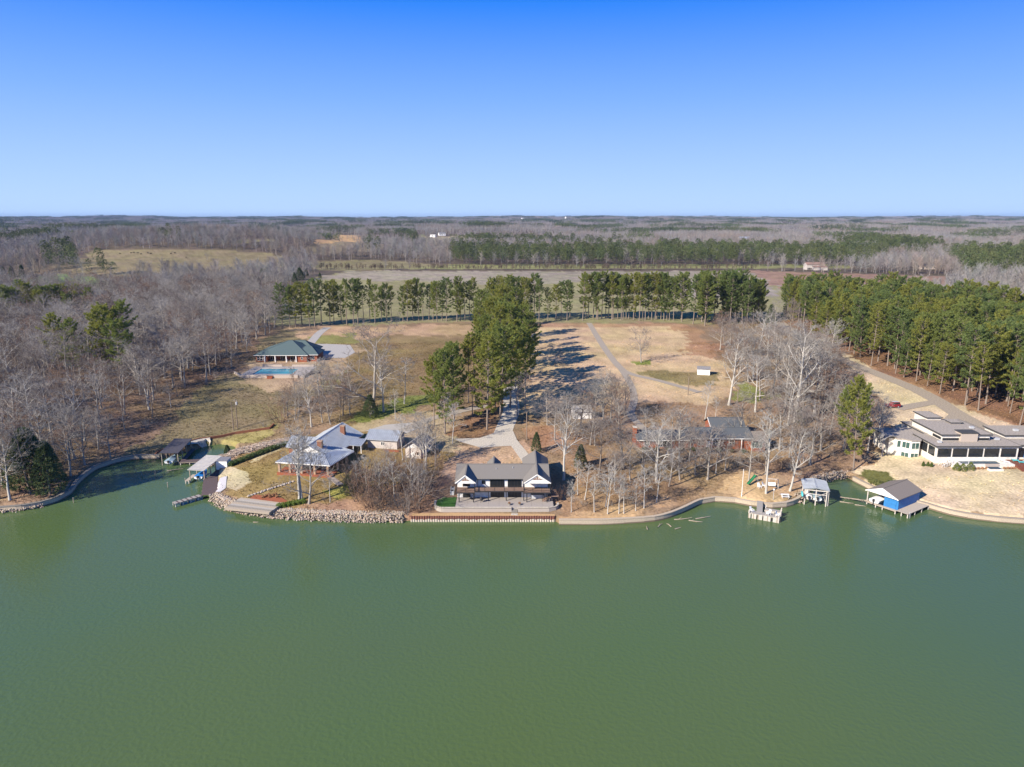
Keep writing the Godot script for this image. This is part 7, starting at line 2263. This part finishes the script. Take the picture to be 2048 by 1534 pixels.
func shore() -> void:
	sea_wall("low curved concrete seawall round the wooded side of the cove", 1, 13, 1.25, M.concrete_wall, M.concrete_dark)
	sea_wall("tan concrete seawall curving along the wooded shore and the point", 34, 47, 1.2, M.concrete_wall, M.concrete_wall)
	sea_wall("concrete and timber seawall along the tan lawn of the modern house", 51, 59, 1.2, M.concrete_wall, M.weathered)
	rocks("pale riprap stones below the house with the metal roof", 23, 30, 5200, 2.2, 91, tinted("riprap_stone"))
	rocks("brown stones heaped round the end of the point", 46, 50, 1500, 1.6, 92, M.riprap_stone)
	rocks("stones along the wooded bank of the cove", 1, 5, 900, 1.0, 93, M.riprap_stone)
	rng.seed = 61
	var s := stuff("driftwood_heap", "heap of grey driftwood and sticks washed up at the head of the cove")
	var st := MB.new()
	st.tube([Vector3(-.5, 0, 0), Vector3(0, .04, .05), Vector3(.5, 0, 0)], [.06, .05, .03], 5)
	var l := []
	for i in 2000:
		var t := rng.randf()
		var q := Vector2(-82.5, -187.5).lerp(Vector2(-66.0, -197.0), t) + Vector2(rng.randf_range(-2.0, 2.0), rng.randf_range(-4.2, 4.2) * (1.0 - t * .6))
		var k := rng.randf_range(.5, 2.6)
		l.append([Transform3D(Basis.from_euler(Vector3(rng.randf_range(-.2, .2), rng.randf() * TAU, rng.randf_range(-.25, .25))).scaled(Vector3(k, rng.randf_range(.7, 1.8), k * .9)), Vector3(q.x, maxf(.08, ground(q.x, q.y)) + rng.randf_range(.0, .45), q.y)), jit(Color(.50, .42, .34).lerp(Color(.26, .20, .16), rng.randf()), .2)])
	scatter(s, "sticks", st.mesh(), l, tinted("driftwood_tint"))
	# fallen branches lying in the shallows
	for q in [[38.5, -148.6, 4.2, 6], [41.0, -147.4, 3.0, -20], [43.2, -149.0, 3.8, 8], [32.5, -145.2, 2.2, 60], [34.6, -145.4, 2.0, 110], [29.6, -143.8, 1.8, 80], [36.2, -143.6, 1.6, 20], [-90.5, -180.6, 4.0, 25], [79.5, -157.8, 3.0, -35], [82.0, -156.2, 2.4, -30], [-57.0, -146.9, 1.2, 0], [97.0, -149.5, 1.0, 10]]:
		var o := thing("fallen_branch", "bleached fallen branch lying in the shallow water by the bank", "branch", Vector3(q[0], .05, q[1]), deg_to_rad(q[3]), "fallen branches in the shallows")
		log_piece(o, "stem", Vector3(-q[2] * .5, 0, 0), Vector3(1, .05, 0), q[2], .13)
	for i in 5:
		var o := thing("drift_log", "long pale drift log along the plank seawall near the blue boathouse", "log", Vector3(80.5 + i * 1.1, .45 + .1 * i, -159.8 + i * .75), deg_to_rad(-32 + i * 4), "drift logs by the blue boathouse")
		log_piece(o, "stem", Vector3(-1.6, 0, 0), Vector3(1, .02, 0), 3.4, .12)
	# hedge and low planting
	rng.seed = 77
	var hd := thing("clipped_hedge", "long dark green clipped hedge along the top of the cove bank", "hedge", at(-70.0, -184.0))
	for i in 14:
		var t := i / 13.0
		var q := Vector2(-74.6, -178.8).lerp(Vector2(-63.8, -191.5), t)
		var b := MB.new()
		leaves(b, at(q.x, q.y) - hd.position + Vector3(0, .7, 0), Vector3(1.0, .85, 1.0), 420, .2)
		part(hd, "foliage", b, M.leaf_hedge)
	var sh := thing("evergreen_shrub", "low spreading bright green shrub beside the weathered ramp", "shrub", at(-50.6, -152.4))
	for i in 6:
		var b := MB.new()
		var q := Vector2(-53.2 + i * 1.0, -151.6 - .35 * i)
		leaves(b, at(q.x, q.y) - sh.position + Vector3(0, .55, 0), Vector3(.9, .7, .9), 420, .18)
		part(sh, "foliage", b, M.leaf_lime)
	var iv := thing("ivy_bank", "mound of green and brown ground cover on the bank beside the blue boathouse", "shrub", at(90.0, -166.0))
	for i in 12:
		var b := MB.new()
		var q := Vector2(rng.randf_range(87.0, 95.5), rng.randf_range(-167.5, -162.0))
		leaves(b, at(q.x, q.y) - iv.position + Vector3(0, .35, 0), Vector3(1.7, .75, 1.4), 480, .22)
		part(iv, "foliage", b, [M.leaf_ivy, M.leaf_hedge, M.leaf_ivy][i % 3])
	for i in 7:
		var q := Vector2(-58.5 + i * .55, -156.2 - (i % 3) * .5)
		var o := thing("brown_shrub", "small brown shrub on the red brick terrace", "shrub", at(q.x, q.y), 0, "brown shrubs on the brick terrace")
		var b := MB.new()
		leaves(b, Vector3(0, .4, 0), Vector3(.5, .45, .5), 160, .14)
		part(o, "foliage", b, M.leaf_dead)
	for i in 9:
		var x: float = 36.0 + i * 3.4
		var o := thing("foundation_shrub", "dark evergreen shrub against the front of the brick ranch house", "shrub", at(x, -184.2), 0, "shrubs along the brick ranch house")
		var b := MB.new()
		leaves(b, Vector3(0, .5, 0), Vector3(.9, .65, .7), 260, .17)
		part(o, "foliage", b, M.needle_dark if i % 2 else M.leaf_hedge)

# ------------------------------------------------------------------ roads, poles, car, cattle
func roads() -> void:
	struct("driveway", strip(DRIVE_MAIN, 5.2, .07), M.concrete, "pale concrete driveway running up between the pines")
	struct("driveway_pad", area(CONCRETE_PAD, .075, 1.2), M.concrete, "pale concrete turning pad behind the white lake house")
	struct("gravel_lane", strip(DRIVE_LANE, 2.9, .07), M.gravel, "gravel lane crossing the tan lawn")
	struct("gravel_lane", strip(DRIVE_LANE2, 2.5, .07), M.gravel, "worn lane running down to the brick ranch house")
	struct("gravel_lane", strip(LANE_METAL, 3.4, .07), M.gravel, "gravel lane to the house with the metal roof")
	struct("gravel_lane", strip(DRIVE_TEAL, 4.2, .07), M.gravel_pale, "pale lane to the teal-roofed house")
	struct("asphalt_drive", strip(ROAD_RIGHT, 5.6, .1), M.asphalt, "asphalt drive along the pine wood")
	struct("asphalt_drive", strip(COURT_LOOP, 4.2, .09), M.asphalt, "short asphalt spur to the parked red vehicle")
	struct("forecourt", area(COURT, .08, 1.6), M.asphalt, "looped asphalt forecourt behind the modern house")
	struct("forecourt", area(METAL_COURT, .07, 1.4), M.gravel_pale, "pale forecourt of the house with the metal roof")
	struct("forecourt", area(TEAL_COURT, .07, 1.6), M.gravel_pale, "pale forecourt of the teal-roofed house")
	struct("country_road", strip(ROAD_LEFT, 6.0, .08), M.gravel_pale, "pale road in the leafless wood")
	struct("country_road", strip(ROAD_LEFT2, 6.5, .08), M.gravel_pale, "pale road near the cove")
	var t := thing("brick_edging", "low red brick wall curving along the grassy bank of the cove", "wall", Vector3.ZERO)
	for i in TRENCH.size() - 1:
		var n := int(TRENCH[i].distance_to(TRENCH[i + 1]) / 1.5) + 1
		for k in n:
			var a: Vector2 = TRENCH[i].lerp(TRENCH[i + 1], float(k) / n)
			var e: Vector2 = TRENCH[i].lerp(TRENCH[i + 1], (k + .97) / n)
			var b := MB.new()
			b.beam(at(a.x, a.y) + Vector3(0, .15, 0), at(e.x, e.y) + Vector3(0, .15, 0), .45, 1.0)
			part(t, "wall_length", b, M.red_dirt)

func pole(label: String, q: Vector2, H: float, arm: float, group := "") -> Node3D:
	var o := thing("utility_pole", label, "utility pole", at(q.x, q.y), 0, group)
	var b := MB.new()
	b.tube([Vector3(0, -.5, 0), Vector3(0, H, 0)], [.17, .11], 8, true)
	part(o, "shaft", b, M.pole_wood)
	if arm > 0.0:
		b = MB.new()
		b.box(Vector3(0, H - .5, .14), Vector3(arm, .12, .1))
		part(o, "crossarm", b, M.pole_wood)
		for s in [-.45, 0.0, .45]:
			b = MB.new()
			b.cyl(Vector3(arm * s, H - .44, .14), Vector3(arm * s, H - .2, .14), .05, 6)
			part(o, "insulator", b, M.grey_paint)
	return o

func wire(label: String, a: Vector3, e: Vector3, sag: float, group: String) -> void:
	var o := thing("power_line", label, "power line", a, 0, group)
	var p := []
	var r := []
	for i in 17:
		var t := i / 16.0
		p.append((e - a) * t - Vector3(0, sag * 4.0 * t * (1.0 - t), 0))
		r.append(.022)
	var b := MB.new()
	b.tube(p, r, 4)
	part(o, "cable", b, M.wire)

func poles_and_cars() -> void:
	var a: Vector2 = SPOT.pole_a
	var b: Vector2 = SPOT.pole_b
	pole("tall bare wooden utility pole standing in a pair on the open slope", a, 9.2, 0, "paired poles on the open slope")
	var p := pole("tall wooden utility pole with short crossarm in the pair on the open slope", b + Vector2(.4, -1.2), 9.4, 1.2)
	var tr := MB.new()
	tr.cyl(Vector3(.35, 7.6, 0), Vector3(.35, 8.5, 0), .28, 10)
	part(p, "transformer", tr, M.grey_paint)
	var top := at(b.x + .4, b.y - 1.2) + Vector3(0, 8.9, 0)
	for i in 2:
		wire("thin power line spanning the slope from the paired poles towards the pines", top + Vector3(0, -i * .7, .14), at(SPOT.pole_c.x, SPOT.pole_c.y) + Vector3(0, 9.0 - i * .7, 0), 1.3, "power lines over the slope")
		wire("thin power line running from the paired poles into the leafless wood", top + Vector3(0, -i * .7, .14), Vector3(-170.0, 16.0 - i * .7, -215.0), 1.0, "power lines into the wood")
	pole("wooden utility pole among the pines by the driveway", SPOT.pole_c, 9.4, 1.0)
	pole("slim dark utility pole beside the concrete driveway bend", SPOT.pole_d, 8.0, 0)
	pole("wooden pole beside the gravel lane on the lawn", SPOT.post_r1, 6.5, 0)
	pole("wooden pole under the bare trees behind the brick ranch house", SPOT.post_r2, 6.5, 0)
	var ha: Vector2 = SPOT.hpole_a
	var hb: Vector2 = SPOT.hpole_b
	var h := thing("pylon_frame", "wooden two-pole power frame with long crossarms beside the pale road", "utility pole", at(ha.x, ha.y))
	for q in [ha, hb]:
		var m := MB.new()
		var o := at(q.x, q.y) - h.position
		m.tube([o + Vector3(0, -.5, 0), o + Vector3(0, 12.0, 0)], [.2, .13], 8, true)
		part(h, "shaft", m, M.pole_wood)
	var oa := at(ha.x, ha.y) - h.position
	var ob := at(hb.x, hb.y) - h.position
	for k in 3:
		var m := MB.new()
		m.beam(oa + Vector3(0, 11.4 - k * .8, .2), ob + Vector3(0, 11.4 - k * .8, .2), .14, .16)
		part(h, "crossarm", m, M.weathered_white)
	# red car by the looped forecourt
	var c: Vector2 = SPOT.suv
	var s := thing("parked_car", "dark red utility vehicle parked at the end of the looped forecourt", "car", at(c.x, c.y) + Vector3(0, .08, 0), deg_to_rad(6))
	var bd := MB.new()
	bd.loft([car_ring(-2.2, .45, .85, .8), car_ring(-1.9, .35, 1.05, .9), car_ring(2.0, .35, 1.1, .92), car_ring(2.25, .45, 1.0, .85)])
	part(s, "body", bd, M.red_paint)
	var cb := MB.new()
	cb.loft([car_ring(-.75, 1.05, 1.1, .85), car_ring(-.3, 1.05, 1.8, .76), car_ring(1.9, 1.05, 1.82, .78), car_ring(2.2, 1.05, 1.15, .84)])
	part(s, "cabin", cb, M.red_paint)
	pbox(s, "roof_rack", Vector3(.8, 1.9, 0), Vector3(2.0, .06, 1.2), M.grey_paint)
	for z in [-.82, .82]:
		pbox(s, "side_window", Vector3(.75, 1.5, z * .995), Vector3(2.2, .45, .06), M.glass)
		for x in [-1.35, 1.4]:
			var w := MB.new()
			w.cyl(Vector3(x, .35, z * 1.0), Vector3(x, .35, z * 1.16), .36, 14)
			w.cyl(Vector3(x, .35, z * 1.16), Vector3(x, .35, z * 1.0), .36, 14)
			var wo := part(s, "wheel", w, M.tyre)
			var ri := MB.new()
			ri.cyl(Vector3(x, .35, z * 1.1), Vector3(x, .35, z * 1.18), .2, 10)
			part(wo, "rim", ri, M.grey_paint)
	for z in [-.6, .6]:
		pbox(s, "headlight", Vector3(-2.18, .78, z), Vector3(.1, .16, .3), M.white_paint)
	# cattle on the far pasture
	rng.seed = 15
	for i in CATTLE.size():
		var q: Vector2 = CATTLE[i]
		var o := thing("cow", "dark cow standing on the far olive pasture", "cow", at(q.x, q.y), rng.randf() * TAU, "cattle on the far pasture")
		var m := MB.new()
		m.tube([Vector3(-.95, 1.05, 0), Vector3(-.8, 1.05, 0), Vector3(-.2, .98, 0), Vector3(.5, 1.02, 0), Vector3(.85, 1.1, 0), Vector3(1.15, 1.25, 0), Vector3(1.35, 1.2, 0), Vector3(1.65, 1.0, 0)], [.1, .34, .42, .4, .34, .22, .18, .1], 8, true)
		for l in [[-.7, .2], [-.7, -.2], [.6, .2], [.6, -.2]]:
			m.tube([Vector3(l[0], .9, l[1]), Vector3(l[0] - (.08 if l[0] < 0 else 0.0), .45, l[1]), Vector3(l[0], 0, l[1])], [.14, .08, .06], 5)
		m.tube([Vector3(-.98, 1.2, 0), Vector3(-1.05, .5, 0)], [.05, .03], 4)
		for e in [-.2, .2]:
			m.ball(Vector3(1.3, 1.33, e), Vector3(.05, .06, .12), 3, 5)
		part(o, "body", m, M.hide)

func car_ring(x: float, y0: float, y1: float, w: float) -> Array:
	return [Vector3(x, y0, -w), Vector3(x, (y0 + y1) * .5, -w * 1.03), Vector3(x, y1, -w * .93), Vector3(x, y1, w * .93), Vector3(x, (y0 + y1) * .5, w * 1.03), Vector3(x, y0, w)]

func build_all() -> void:
	roads()
	white_house()
	metal_house()
	teal_house()
	brick_house()
	modern_house()
	sheds()
	waterfront()
	shore()
	poles_and_cars()
